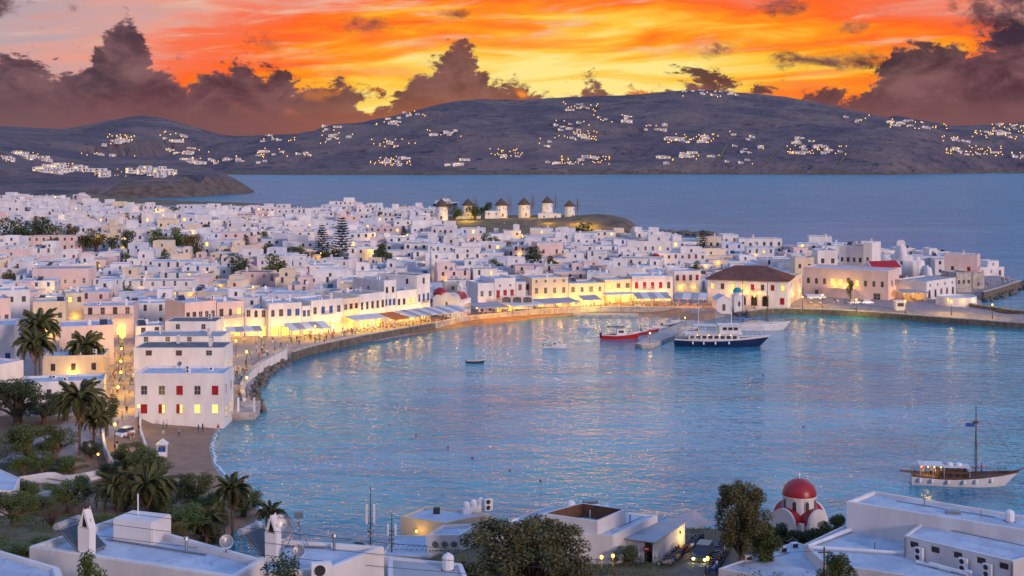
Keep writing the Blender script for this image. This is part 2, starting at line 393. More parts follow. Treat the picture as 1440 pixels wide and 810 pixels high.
def hit(px, py, y0=150.0, y1=6000.0, step=6.0):
    """where the line of sight through a pixel meets the land"""
    Y = np.arange(y0, y1, step); X = (px - 720) / F * Y; Z = H - (py - HZ) / F * Y
    k = np.nonzero(ground(X, Y) >= Z)[0]
    if len(k) == 0: return None
    return Vector((X[k[0]], Y[k[0]], float(ground(X[k[0]:k[0] + 1], Y[k[0]:k[0] + 1])[0])))

def sheet(name, xs, ys, mats, pick):
    X, Y = np.meshgrid(xs, ys); sd = shore_dist(X, Y); Z = ground(X, Y, sd)
    nx, ny = len(xs), len(ys)
    co = np.stack([X, Y, Z], -1).reshape(-1, 3)
    i = np.arange(nx * ny).reshape(ny, nx)
    q = np.stack([i[:-1, :-1], i[:-1, 1:], i[1:, 1:], i[1:, :-1]], -1).reshape(-1, 4)
    zc = co[q].mean(1); keep = co[q][:, :, 2].max(1) > -3.5
    q = q[keep]; zc = zc[keep]
    me = bpy.data.meshes.new(name)
    me.vertices.add(len(co)); me.vertices.foreach_set('co', co.ravel())
    me.loops.add(len(q) * 4); me.loops.foreach_set('vertex_index', q.ravel())
    me.polygons.add(len(q)); me.polygons.foreach_set('loop_start', np.arange(len(q)) * 4)
    for m in mats: me.materials.append(m)
    me.polygons.foreach_set('material_index', pick(zc[:, 0], zc[:, 1], zc[:, 2]).astype(np.int32))
    me.polygons.foreach_set('use_smooth', np.ones(len(q), bool))
    me.update(calc_edges=True); me.validate()
    return inst(name, me)

def hillmat():
    m = bpy.data.materials.new('haze_tinted_heath'); m.use_nodes = True; k = NT(m.node_tree); bs = k.n['Principled BSDF']
    geo = k.n.new('ShaderNodeNewGeometry'); pos = geo.outputs['Position']
    n1 = k.noise(pos, .006, 6, .65); n2 = k.noise(pos, .035, 5, .7); n3 = k.noise(pos, .0022, 3, .5)
    c = k.mix(k.smooth(n1, .38, .62), (.115, .098, .125, 1), (.20, .155, .155, 1))  # purple tint in the heath colour takes the place of hazy air
    c = k.mix(k.smooth(n2, .52, .66), c, (.056, .060, .076, 1))
    c = k.mix(k.smooth(n3, .55, .7), c, (.20, .16, .15, 1))
    # dry-stone field walls and tracks
    vo = k.n.new('ShaderNodeTexVoronoi'); vo.feature = 'DISTANCE_TO_EDGE'; vo.inputs['Scale'].default_value = .0085; k.l.new(pos, vo.inputs['Vector'])
    c = k.mix(k.math('MULTIPLY', k.smooth(vo.outputs['Distance'], .035, .015), k.smooth(n1, .45, .6)), c, (.19, .15, .13, 1))
    k.put(bs.inputs['Base Color'], c); bs.inputs['Roughness'].default_value = .95; bs.inputs['Specular IOR Level'].default_value = .1
    b = k.n.new('ShaderNodeBump'); b.inputs['Strength'].default_value = 1; b.inputs['Distance'].default_value = 14
    k.l.new(k.math('ADD', k.math('MULTIPLY', n2, .8), n1), b.inputs['Height']); k.l.new(b.outputs[0], bs.inputs['Normal'])
    return m
M['hill'] = hillmat()

def pick_town(x, y, z):
    r = np.zeros(len(x))                                   # paving
    r[(y < 262)] = 1                                       # soil on the near hillside
    b1 = (x > -74) & (x < -36) & (y > 188) & (y < 268); r[b1 & (z < 2.75)] = 2
    b2 = (x > -30) & (x < 64) & (y > 380) & (y < 476) & (z < 1.9); r[b2] = 2
    wild = (np.abs(x) < 150) & (y > 790) & (y < 960) & (x > -75); r[wild] = 1
    sd = shore_dist(x, y)
    r[(sd < 9) & (y > 560)] = 3; r[(x > 52) & (y > 800)] = 3
    r[(y > 1130)] = 1
    r[(x < -73) & (x > -86) & (y > 222)] = 0
    return r
xs = np.unique(np.concatenate([np.arange(-700, -130, 9.), np.arange(-130, 140, 2.5), np.arange(140, 760, 7.)]))
ys = np.unique(np.concatenate([np.arange(-60, 180, 6.), np.arange(180, 480, 2.5), np.arange(480, 1300.1, 8.)]))
tag(sheet('ground', xs, ys, [M['pave'], M['soil'], M['sand'], M['rock']], pick_town), kind='structure')
def pick_far(x, y, z):
    r = np.zeros(len(x)); r[(y < 1760) & (z < 17) & (x > -430)] = 1
    r[(z < 7)] = 1
    return r
ysf = np.unique(np.concatenate([np.arange(1300, 2300, 14.), np.arange(2300, 4500, 16.), np.arange(4500, 7000, 80.)])); ysf[0] = ys[-1]
xsf = np.unique(np.concatenate([np.arange(-3600, -1700, 45.), np.arange(-1700, 1700, 13.), np.arange(1700, 3601, 45.)]))
tag(sheet('hills', xsf, ysf, [M['hill'], M['rock']], pick_far), kind='structure')

# ------------------------------------------------------------------ sea
def seamat():
    m = bpy.data.materials.new('sea_water'); m.use_nodes = True; k = NT(m.node_tree); bs = k.n['Principled BSDF']
    geo = k.n.new('ShaderNodeNewGeometry'); pos = geo.outputs['Position']
    mp = k.n.new('ShaderNodeMapping'); k.l.new(pos, mp.inputs[0]); mp.inputs['Scale'].default_value = (.72, 1, 1); mp.inputs['Rotation'].default_value = (0, 0, R(14))
    w1 = k.noise(mp.outputs[0], .42, 3, .6, .5); w2 = k.noise(mp.outputs[0], 1.05, 2, .5, .3); w3 = k.noise(mp.outputs[0], .09, 2, .5)
    patch = k.noise(pos, .016, 3, .55, .5)
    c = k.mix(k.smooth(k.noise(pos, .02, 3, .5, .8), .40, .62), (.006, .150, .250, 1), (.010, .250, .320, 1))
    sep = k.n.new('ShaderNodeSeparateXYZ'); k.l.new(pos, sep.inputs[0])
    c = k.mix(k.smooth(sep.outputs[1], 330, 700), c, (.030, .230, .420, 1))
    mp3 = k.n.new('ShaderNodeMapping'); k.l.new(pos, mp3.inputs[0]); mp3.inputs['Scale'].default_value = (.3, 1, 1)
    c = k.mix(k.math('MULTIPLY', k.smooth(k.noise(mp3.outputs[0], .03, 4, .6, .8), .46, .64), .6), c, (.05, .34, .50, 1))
    k.put(bs.inputs['Base Color'], c); bs.inputs['IOR'].default_value = 1.33
    far = k.smooth(sep.outputs[1], 420, 1100)
    k.put(bs.inputs['Roughness'], k.math('ADD', .05, k.math('MULTIPLY', far, .24)))
    hgt = k.math('ADD', k.math('MULTIPLY', w1, 1.0), k.math('ADD', k.math('MULTIPLY', w2, .36), k.math('MULTIPLY', w3, 1.6)))
    mp2 = k.n.new('ShaderNodeMapping'); k.l.new(pos, mp2.inputs[0]); mp2.inputs['Scale'].default_value = (.25, 1, 1)
    w4 = k.noise(mp2.outputs[0], .075, 5, .7, .6)
    hgt = k.math('ADD', hgt, k.math('MULTIPLY', k.math('MULTIPLY', w4, far), 1.1))
    b = k.n.new('ShaderNodeBump'); k.put(b.inputs['Distance'], k.math('ADD', .5, k.math('MULTIPLY', far, 1.6)))
    k.put(b.inputs['Strength'], k.math('MULTIPLY', k.math('ADD', .45, k.math('MULTIPLY', patch, .8)), k.math('ADD', .8, k.math('MULTIPLY', k.smooth(sep.outputs[1], 350, 1000), 1.9))))
    k.l.new(hgt, b.inputs['Height']); k.l.new(b.outputs[0], bs.inputs['Normal'])
    return m
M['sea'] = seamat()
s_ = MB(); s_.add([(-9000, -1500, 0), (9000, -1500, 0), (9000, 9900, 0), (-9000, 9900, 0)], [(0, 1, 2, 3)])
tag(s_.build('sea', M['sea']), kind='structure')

# thin line of foam where the small beach meets the water
fr = random.Random(2); fl = []
bl = [Vector(c) for c in CO[len(near_shore) + 2:len(near_shore) + 9]]
for i in range(len(bl) - 1):
    for k in range(10): fl.append(bl[i].lerp(bl[i + 1], k / 10))
fm_ = MB(); vs = []
for p in fl: w = fr.uniform(.15, .6); o = fr.uniform(-.2, .5); vs += [(p.x + o, p.y, .045), (p.x + o + w, p.y + .1, .03)]
fm_.add(vs, [(2 * i, 2 * i + 1, 2 * i + 3, 2 * i + 2) for i in range(len(fl) - 1)])
tag(fm_.build('surf_foam', mat('foam', (.75, .76, .78), (.55, .58, .62), .9, 2)), 'thin white line of foam along the small beach', 'foam', kind='stuff')
# ------------------------------------------------------------------ building kit
def window_mesh(name, frame, pane, bars=(1, 1), shutter=None, half=False):
    """unit window 1 x 1: front at y = 0 looking to -y, foot at z = 0"""
    b = MB(); t = .07
    b.box(-.5, -.5 + t, -.05, .05, 0, 1); b.box(.5 - t, .5, -.05, .05, 0, 1)
    b.box(-.5 + t, .5 - t, -.05, .05, 0, t * .8); b.box(-.5 + t, .5 - t, -.05, .05, 1 - t * .8, 1)
    for i in range(bars[0]):
        x = -.5 + (i + 1) / (bars[0] + 1); b.box(x - .03, x + .03, -.03, .04, t * .8, 1 - t * .8)
    for i in range(bars[1]):
        z = (i + 1) / (bars[1] + 1); b.box(-.5 + t, .5 - t, -.026, .036, z - .022, z + .022)
    b.box(-.5 + t, .5 - t, .0, .02, t * .8, 1 - t * .8, 1)
    mats = [frame, pane]
    if shutter:
        mats.append(shutter)
        if half: b.box(-.49, .0, -.16, -.09, .02, .98, 2)
        else:
            b.box(-.49, -.01, -.16, -.09, .02, .98, 2); b.box(.01, .49, -.16, -.09, .02, .98, 2)
            for i in range(5):
                z = .12 + i * .18; b.box(-.45, -.05, -.19, -.16, z, z + .1, 2); b.box(.05, .45, -.19, -.16, z, z + .1, 2)
    return b.mesh(name, mats)
WIN = {
 'white': window_mesh('window', M['plastic'], M['glass']), 'brown': window_mesh('window', M['wbrown'], M['glass']),
 'blue': window_mesh('window', M['wblue'], M['glass']), 'green': window_mesh('window', M['wgreen'], M['glass']),
 'red': window_mesh('window', M['wred'], M['glass']), 'grey': window_mesh('window', M['wgrey'], M['glass']),
 'lit': window_mesh('window', M['wbrown'], M['lit']), 'litwhite': window_mesh('window', M['plastic'], M['lit']),
 'redshut': window_mesh('window', M['wgrey'], M['glass'], shutter=M['wred']), 'redhalf': window_mesh('window', M['wgrey'], M['lit'], shutter=M['wred'], half=True),
 'blueshut': window_mesh('window', M['plastic'], M['glass'], shutter=M['wblue']), 'greenshut': window_mesh('window', M['plastic'], M['glass'], shutter=M['wgreen']),
 'brownshut': window_mesh('window', M['plastic'], M['glass'], shutter=M['wbrown']),
 'shop': window_mesh('shop_window', M['wbrown'], M['litw'], (2, 0)),
}
def door_mesh(col):
    b = MB(); b.box(-.5, .5, -.02, .04, 0, 1); 
    for x in (-.24, .24):
        for z in (.12, .55): b.box(x - .17, x + .17, -.045, -.02, z, z + .34)
    b.box(.36, .42, -.09, -.045, .47, .5, 1)
    return b.mesh('door', [col, M['metal']])
DOOR = {k: door_mesh(M['w' + k]) for k in ('red', 'blue', 'green', 'brown', 'grey')}

def chimney_mesh():
    b = MB(); b.box(-.32, .32, -.32, .32, -.3, 1.1); b.box(-.4, .4, -.4, .4, 1.1, 1.2)
    for x in (-.26, .26): b.box(x - .1, x + .1, -.3, .3, 1.2, 1.5)
    b.extr([(-.42, 1.5), (.42, 1.5), (0, 1.85)], -.38, .38)
    return b.mesh('chimney', M['white'])
def tank_mesh():
    b = MB(); b.lathe([(0, 0), (.55, 0), (.55, 1.1), (.4, 1.3), (.15, 1.36), (.15, 1.45), (0, 1.45)], 10); b.box(-.6, .6, -.6, .6, -.25, 0, 1)
    return b.mesh('water_tank', [M['plastic'], M['metal']])
def solar_mesh():
    b = MB(); Mx = Matrix.Rotation(R(38), 4, 'X')
    b.box(-.95, .95, -.95, .95, -.04, .04, 0, Matrix.Translation((0, -.2, .72)) @ Mx)
    b.box(-.88, .88, -.88, .88, .04, .055, 1, Matrix.Translation((0, -.2, .72)) @ Mx)
    b.tube((-.9, .75, 1.42), (.9, .75, 1.42), .2, n=10, mat=2)
    for x in (-.8, .8): b.tube((x, .75, 0), (x, .75, 1.4), .035, mat=0); b.tube((x, -.9, 0), (x, -.9, .2), .035, mat=0); b.tube((x, -.9, .05), (x, .75, .05), .03, mat=0)
    return b.mesh('solar_heater', [M['metal'], M['glass'], M['roofg']])
def ac_mesh(fans=2):
    b = MB(); b.box(-.45, .45, -.17, .17, 0, .64 * fans + .04)
    for i in range(fans):
        z = .36 + .64 * i
        b.lathe([(.0, 0), (.26, 0)], 12, mat=1, M=Matrix.Translation((-.08, -.175, z)) @ Matrix.Rotation(R(90), 4, 'X'))
        b.lathe([(.26, -.005), (.26, .02), (.29, .02), (.29, -.005)], 12, mat=0, M=Matrix.Translation((-.08, -.175, z)) @ Matrix.Rotation(R(90), 4, 'X'))
    b.box(-.4, -.3, -.15, .15, -.1, 0, 1); b.box(.3, .4, -.15, .15, -.1, 0, 1)
    return b.mesh('air_conditioner', [M['plastic'], M['dark']])
def dish_mesh(r=.5):
    b = MB(); T = Matrix.Translation((0, 0, 1.1)) @ Matrix.Rotation(R(62), 4, 'X')
    b.lathe([(0, 0), (r * .5, .05 * r), (r * .8, .16 * r), (r, .28 * r), (r * 1.01, .26 * r), (r * .8, .13 * r), (0, -.03)], 16, M=T)
    b.tube((0, 0, 0), (0, .0, 1.1), .035, mat=1); p = T @ Vector((0, 0, r)); b.tube(T @ Vector((0, r * .9, .2 * r)), p, .015, mat=1); b.tube(p, T @ Vector((0, 0, r * .8)), .05, mat=1)
    return b.mesh('satellite_dish', [M['metal'], M['dark']], True)
def lamp_mesh():
    b = MB(); b.box(-.03, .03, -.28, .12, .1, .15); b.lathe([(0, -.2), (.12, -.14), (.15, .0), (.1, .1), (0, .12)], 8, (0, -.28, 0), 1)
    return b.mesh('wall_lamp', [M['dark'], M['bulb']])
KIT = dict(chimney=chimney_mesh(), water_tank=tank_mesh(), solar_heater=solar_mesh(), air_conditioner=ac_mesh(2), small_ac=ac_mesh(1), satellite_dish=dish_mesh(), wall_lamp=lamp_mesh())
KIT['big_dish'] = dish_mesh(.95)

_s = MB(); _s.box(-.5, .5, -.12, .003, -.1, -.003); SILL = _s.mesh('sill', M['white'])
def side_wall(b, p0, p1, z0, z1, opens, mat=0, rev=.2):
    """wall from p0 to p1 (outside on the right hand), with real openings (u0, u1, za, zb)"""
    p0, p1 = Vector(p0), Vector(p1); L = (p1 - p0).length; d = (p1 - p0) / L; n = Vector((-d.y, d.x)) * rev   # inward
    us = sorted({0, L, *[o[0] for o in opens], *[o[1] for o in opens]}); zs = sorted({z0, z1, *[o[2] for o in opens], *[o[3] for o in opens]})
    def pt(u, z, k=0): return (p0.x + d.x * u + n.x * k, p0.y + d.y * u + n.y * k, z)
    for i in range(len(us) - 1):
        for j in range(len(zs) - 1):
            uc, zc = (us[i] + us[i + 1]) / 2, (zs[j] + zs[j + 1]) / 2
            if any(o[0] < uc < o[1] and o[2] < zc < o[3] for o in opens): continue
            b.add([pt(us[i], zs[j]), pt(us[i + 1], zs[j]), pt(us[i + 1], zs[j + 1]), pt(us[i], zs[j + 1])], [(0, 1, 2, 3)], mat)
    for u0, u1, za, zb in opens:
        o = [pt(u0, za), pt(u1, za), pt(u1, zb), pt(u0, zb), pt(u0, za, 1), pt(u1, za, 1), pt(u1, zb, 1), pt(u0, zb, 1)]
        b.add(o, [(0, 1, 5, 4), (1, 2, 6, 5), (2, 3, 7, 6), (3, 0, 4, 7)], mat)

def block(root, w, d, h, opens, wall='white', roof='roof', cx=0, cy=0, z0=0, par=.45, base=-1.2, names=('wall', 'roof'), cornice=False, sills=False):
    """one flat-roofed box: walls with openings + parapet, and the roof slab; opens = {'f': [(u_centre, z, w, h, kind)], 'r': .., 'l': ..}"""
    b = MB(); x0, x1, y0, y1 = cx - w / 2, cx + w / 2, cy - d / 2, cy + d / 2; z1 = z0 + h; zb = z0 + base
    sides = {'f': ((x0, y0), (x1, y0)), 'r': ((x1, y0), (x1, y1)), 'b': ((x1, y1), (x0, y1)), 'l': ((x0, y1), (x0, y0))}
    for s, (p, q) in sides.items():
        L = w if s in 'fb' else d
        op = [(L / 2 + o[0] - o[2] / 2, L / 2 + o[0] + o[2] / 2, z0 + o[1], z0 + o[1] + o[3]) for o in opens.get(s, [])]
        side_wall(b, p, q, zb, z1, op)
    t = .28; ix0, ix1, iy0, iy1 = x0 + t, x1 - t, y0 + t, y1 - t
    o4 = [(x0, y0, z1), (x1, y0, z1), (x1, y1, z1), (x0, y1, z1)]; i4 = [(ix0, iy0, z1), (ix1, iy0, z1), (ix1, iy1, z1), (ix0, iy1, z1)]
    r4 = [(x, y, z1 - par) for x, y, _ in i4]
    b.add(o4 + i4 + r4, [(0, 1, 5, 4), (1, 2, 6, 5), (2, 3, 7, 6), (3, 0, 4, 7), (4, 5, 9, 8), (5, 6, 10, 9), (6, 7, 11, 10), (7, 4, 8, 11)])
    if cornice:
        b.box(x0 - .12, x1 + .12, y0 - .14, y0 - .003, z1 - par - .25, z1 - par - .05)
        b.box(x1 + .003, x1 + .14, y0, y1, z1 - par - .25, z1 - par - .05); b.box(x0 - .14, x0 - .003, y0, y1, z1 - par - .25, z1 - par - .05)
    b.build(names[0], M[wall], root)
    rb = MB(); rb.add(r4, [(0, 1, 2, 3)]); rb.build(names[1], M[roof], root)
    spot = {'f': lambda u: ((cx + u, y0 + .12), 0), 'r': lambda u: ((x1 - .12, cy + u), R(90)), 'l': lambda u: ((x0 + .12, cy - u), R(-90)), 'b': lambda u: ((cx - u, y1 - .12), R(180))}
    for s in 'frlb':
        for o in opens.get(s, []):
            (px, py), rz = spot[s](o[0]); kind = o[4]
            if sills and o[1] > .5 and s in 'fr':
                ex = .2 * (1 if s == 'f' else 0); inst('sill', SILL, root, (px + (.12 if s == 'r' else 0), py - (.12 if s == 'f' else 0), z0 + o[1]), rz, (o[2] + .2, 1, 1))
            me = DOOR[kind[5:]] if kind.startswith('door_') else WIN[kind]
            inst('door' if kind.startswith('door_') else 'window', me, root, (px, py, z0 + o[1]), rz, (o[2], 1, o[3]))

def balcony(root, x, y, z, w, d=.9, col='dark'):
    b = MB(); b.box(x - w / 2, x + w / 2, y - d, y, z - .12, z)
    o = b.build('balcony', M['white'], root); r = MB(); n = max(3, int(w / .35))
    for i in range(n + 1):
        xx = x - w / 2 + .03 + (w - .06) * i / n; r.box(xx - .02, xx + .02, y - d + .02, y - d + .06, z, z + .9)
    r.box(x - w / 2, x + w / 2, y - d + .01, y - d + .07, z + .9, z + .96)
    for sx in (-1, 1): r.box(x + sx * (w / 2 - .03) - .02, x + sx * (w / 2 - .03) + .02, y - d + .07, y, z + .9, z + .96)
    r.build('railing', M[col], o)

LAND = []          # landmarks that labels may point to: (phrase, x, y)
FOOT = []          # footprints already taken: (x, y, radius)
def take(c, r): FOOT.append((c[0], c[1], r))

NUMW = {1: 'one', 2: 'two', 3: 'three', 4: 'four', 5: 'five', 6: 'six', 7: 'seven', 8: 'eight'}
def extras(root, w, d, zroof, items, rnd):
    spots = [(-.28, .1), (.28, .18), (.05, -.12), (-.1, .3), (.32, -.2)]; rnd.shuffle(spots)
    for it, (sx, sy) in zip(items, spots):
        inst(it, KIT[it], root, (sx * w, sy * d, zroof), rnd.choice([0, .3, -.3, R(90)]) if it != 'solar_heater' else rnd.uniform(-.3, .3))

def front_house(pl, pr, d, h, rows, wall='white', roof='roof', side=(), label='', group=None, lamp=0, ext=(), cornice=False, name='house', par=.45, base=-1.2, cat='house', side2=()):
    """a house whose street front runs from pl to pr; rows = [(z, n, w, h, kind or list of kinds)]"""
    pl, pr = Vector(pl[:2]), Vector(pr[:2]); w = (pr - pl).length; dv = (pr - pl) / w; nv = Vector((-dv.y, dv.x))
    c = (pl + pr) / 2 + nv * d / 2; rz = math.atan2(dv.y, dv.x); g = max(1.4, gz(*((pl + pr) / 2)))
    root = empty(name, (c.x, c.y, g), rz, label, cat, group)
    def mk(L, rr):
        out = []
        for z, n, ww, hh, kinds in rr:
            ks = kinds if isinstance(kinds, (list, tuple)) else [kinds] * n
            for i in range(n): out.append(((i + .5) / n * L - L / 2, z, ww, hh, ks[i % len(ks)]))
        return out
    block(root, w, d, h, {'f': mk(w, rows), 'r': mk(d, side), 'l': mk(d, side2 or side)}, wall, roof, par=par, base=base, cornice=cornice, sills=True)
    rnd = random.Random(int(abs(c.x * 13 + c.y * 7)))
    extras(root, w, d, h - par, list(ext), rnd)
    for i in range(lamp):
        u = ((i + .5) / lamp - .5) * w
        l = inst('wall_lamp', KIT['wall_lamp'], root, (u, -d / 2 - .02, min(2.7, h - .8)))
        light(l, (0, -.9, -.1), 800, (1, .62, .2), .3)
    take(c, math.hypot(w, d) * .5)
    return root

def dome(root, c, r, n=20, mat_='red', name='dome', k=.95):
    b = MB(); b.lathe([(r * math.cos(t * R(90) / 8), r * k * math.sin(t * R(90) / 8)) for t in range(8)] + [(.02, r * k)], n, c); return b.build(name, M[mat_], root, smooth=True)
def cross(root, c, s=1):
    b = MB(); x, y, z = c; b.box(x - .05 * s, x + .05 * s, y - .05 * s, y + .05 * s, z, z + .9 * s); b.box(x - .28 * s, x + .28 * s, y - .045 * s, y + .045 * s, z + .5 * s, z + .6 * s)
    return b.build('cross', M['plastic'], root)

# ------------------------------------------------------------------ greenery
def leaf_cloud(lobes, n, size, seed, flat=.0):
    r = np.random.default_rng(seed); L = np.array(lobes, float)
    vol = (L[:, 3] * L[:, 4] * L[:, 5]) ** .67; idx = r.choice(len(L), n, p=vol / vol.sum())
    u = r.normal(size=(n, 3)); u /= np.linalg.norm(u, axis=1)[:, None]
    rad = r.uniform(.2, 1.35, n) ** .5
    c = L[idx, :3] + u * rad[:, None] * L[idx, 3:6]
    a = r.normal(size=(n, 3)); a[:, 2] *= .6; a /= np.linalg.norm(a, axis=1)[:, None]
    b = np.cross(a, r.normal(size=(n, 3))); b /= np.linalg.norm(b, axis=1)[:, None]
    s = size * r.uniform(.6, 1.4, n)[:, None]
    v = np.stack([c - a * s, c + b * s * .42, c + a * s, c - b * s * .42], 1)
    return v
def leaf_mesh(name, v, m):
    n = len(v); me = bpy.data.meshes.new(name)
    me.vertices.add(n * 4); me.vertices.foreach_set('co', v.reshape(-1))
    me.loops.add(n * 4); me.loops.foreach_set('vertex_index', np.arange(n * 4))
    me.polygons.add(n); me.polygons.foreach_set('loop_start', np.arange(n) * 4)
    me.materials.append(m); me.update(calc_edges=True); return me
def make_lobes(w, h, n, seed, z0=0.0, open_=.5):
    r = random.Random(seed); out = []; k = (16 / n) ** .38
    for i in range(n):
        a = r.uniform(0, 6.283); q = math.sqrt(r.uniform(.0, 1)); t = r.uniform(0, 1)
        rr = q * math.sin(math.pi * (.20 + .66 * t)) ** .7 * .86
        s = r.uniform(.20, .36) * (1 - .25 * open_) * k
        out.append((math.cos(a) * rr * w / 2, math.sin(a) * rr * w / 2, z0 + h * (.10 + .78 * t), w * s * .62, w * s * .62, h * s * .62))
    return out
def tree_meshes(w, h, trunk, nl, leaf, m, seed, lobes=16, tm='bark'):
    lb = make_lobes(w, h, lobes, seed, trunk); crown = leaf_mesh('crown', leaf_cloud(lb, nl, leaf, seed), M[m])
    b = MB(); r = random.Random(seed); t = max(.06, w * .035)
    b.tube((0, 0, -.4), (0, 0, trunk * .9 + .1), t * 1.5, t, 8)
    for l in lb[:max(5, lobes // 2)]:
        p1 = Vector(l[:3]); mid = Vector((p1.x * .45, p1.y * .45, trunk * .75 + (p1.z - trunk * .75) * .55))
        b.tube((0, 0, trunk * .75), mid, t * .7, t * .4, 6); b.tube(mid, p1, t * .4, t * .15, 5)
    return crown, b.mesh('trunk', M[tm], True)
def plant_tree(name, p, meshes, rz=0, s=1, label='', group=None, cat='tree'):
    root = empty(name, p, rz, label, cat, group)
    inst('crown', meshes[0], root, scale=s); inst('trunk', meshes[1], root, scale=s); return root

def frond_mesh(L, seed, m, droop=1.0):
    r = random.Random(seed); b = MB(); n = 12; pts = []
    for i in range(n + 1):
        t = i / n; pts.append(Vector((L * (t - .12 * t * t), 0, L * (.62 * t - .78 * droop * t * t * (.6 + .4 * t)))))
    for i in range(n):
        b.tube(pts[i], pts[i + 1], .035 * (1 - i / n) + .008, .035 * (1 - (i + 1) / n) + .006, 4, 0, False)
        if i < 1: continue
        for k in range(3):
            p = pts[i].lerp(pts[i + 1], k / 3); t = (i + k / 3) / n; ln = L * .26 * math.sin(math.pi * (.12 + .80 * t)) * r.uniform(.85, 1.15)
            for sd in (-1, 1):
                q = p + Vector((ln * .62, sd * ln * .62, -ln * r.uniform(.15, .5))); wv = Vector((.028 * L / 3, 0, .03))
                b.add([p - wv, p + wv, q], [(0, 1, 2)], 0)
    return b.mesh('frond', m)
FR = [frond_mesh(1, s, M['palm'], dr) for s, dr in ((1, .75), (2, 1.0), (3, 1.25), (4, .5))]
FRD = [frond_mesh(.8, 8, M['dryleaf'], 1.9), frond_mesh(.7, 9, M['dryleaf'], 2.3)]
def palm(p, trunk, L, n, label, lean=0, seed=1, group=None, dry=10):
    r = random.Random(seed); root = empty('palm_tree', p, r.uniform(0, 6), label, 'palm tree', group)
    b = MB(); k = 12
    for i in range(k):
        z0, z1 = trunk * i / k, trunk * (i + 1) / k; x0 = lean * (i / k) ** 2; x1 = lean * ((i + 1) / k) ** 2
        b.tube((x0, 0, z0 - (.4 if i == 0 else 0)), (x1, 0, z1), .24 + .06 * (i == 0), .19, 8)
    b.lathe([(.2, trunk - .7), (.42, trunk - .3), (.36, trunk), (.1, trunk + .3)], 8, (lean, 0, 0))
    b.build('trunk', M['bark'], root)
    for i in range(n):
        a = i * 2.399 + r.uniform(-.2, .2); up = 1 - i / n
        inst('frond', FR[r.randrange(3) if up < .8 else 3], root, (lean, 0, trunk + .1), (0, -R(62 * up ** 1.1 - 30 + r.uniform(-6, 6)), a), L * r.uniform(.85, 1.1))
    for i in range(dry):
        inst('dry_frond', FRD[i % 2], root, (lean, 0, trunk - .15), (0, R(38 + r.uniform(0, 25)), i * 6.283 / max(dry, 1) + r.uniform(-.3, .3)), L * .8)
    return root
def norfolk(p, h, label, seed, group=None):
    root = empty('norfolk_pine', p, seed, label, 'pine tree', group); b = MB(); b.tube((0, 0, -.5), (0, 0, h), h * .016, .05, 8)
    vs = []; r = random.Random(seed); tiers = 13
    for i in range(tiers):
        z = h * (.2 + .78 * i / tiers); ln = h * .25 * (1 - i / tiers) ** .7 + .5
        for j in range(7):
            a = j * 6.283 / 7 + i * .5 + r.uniform(-.15, .15); dx, dy = math.cos(a), math.sin(a)
            e = (dx * ln, dy * ln, z + ln * .12); b.tube((0, 0, z), e, .05, .02, 4, 0, False)
            for q in range(16):
                t = .25 + .75 * q / 15; s = h * .018 * (1.3 - .5 * t); off = r.uniform(-1, 1) * ln * .13
                c = np.array([dx * ln * t - dy * off, dy * ln * t + dx * off, z + ln * .12 * t + r.uniform(-.1, .25)])
                A1 = np.array([dx, dy, .3]) * s * 1.7; B1 = np.array([-dy, dx, r.uniform(-.5, .5)]) * s
                vs.append([c - A1, c + B1, c + A1, c - B1])
    inst('crown', leaf_mesh('crown', np.array(vs), M['leafp']), root); b.build('trunk', M['bark'], root)
    take(p, 3); return root
# ------------------------------------------------------------------ arches
def arch_mesh(pane, frame='white', deep=.35, bars=False):
    b = MB(); n = 10; k = .62                       # springing height
    pts = [(-.42, 0), (-.42, k)] + [(-.42 * math.cos(math.pi * i / n), k + .34 * math.sin(math.pi * i / n)) for i in range(1, n)] + [(.42, k), (.42, 0)]
    out = [(-.5, 0), (-.5, k)] + [(-.5 + i / n, 1) if 0 < i < n else (-.5, 1) for i in range(1, n)] + [(.5, k), (.5, 0)]
    for i in range(len(pts) - 1):
        a, c, d, e = pts[i], pts[i + 1], out[i + 1], out[i]
        b.add([(a[0], -.1, a[1]), (c[0], -.1, c[1]), (d[0], -.1, d[1]), (e[0], -.1, e[1])], [(0, 1, 2, 3)])
        b.add([(a[0], -.1, a[1]), (c[0], -.1, c[1]), (c[0], deep, c[1]), (a[0], deep, a[1])], [(3, 2, 1, 0)])
    b.box(-.45, .45, deep - .06, deep, -.02, 1, 1)
    if bars:
        b.box(-.03, .03, deep - .1, deep - .06, 0, .96, 2); b.box(-.42, .42, deep - .1, deep - .06, .5, .55, 2)
        return b.mesh('window', [M[frame], pane, M['wbrown']])
    return b.mesh('archway', [M[frame], pane])
WIN['arch'] = arch_mesh(M['wbrown']); WIN['archlit'] = arch_mesh(M['litw']); WIN['archwin'] = arch_mesh(M['glass'], deep=.02, bars=True)
WIN['archwinpink'] = arch_mesh(M['glass'], 'pink', .02, True); WIN['archlitwin'] = arch_mesh(M['lit'], 'pink', .02, True); WIN['archopen'] = arch_mesh(M['darkstone'], 'pink', 1.6)

def D2(px, D): return Vector(((px - 720) / F * D, D))
def ztop(py, D): return H - (py - HZ) / F * D
def row_house(xl, xr, Dl, Dr, yt, d, **kw):
    pl, pr = D2(xl, Dl), D2(xr, Dr); g = max(1.4, gz(*((pl + pr) / 2)))
    h = ztop(yt, (Dl + Dr) / 2) - g
    return front_house(pl, pr, d, h, **kw)

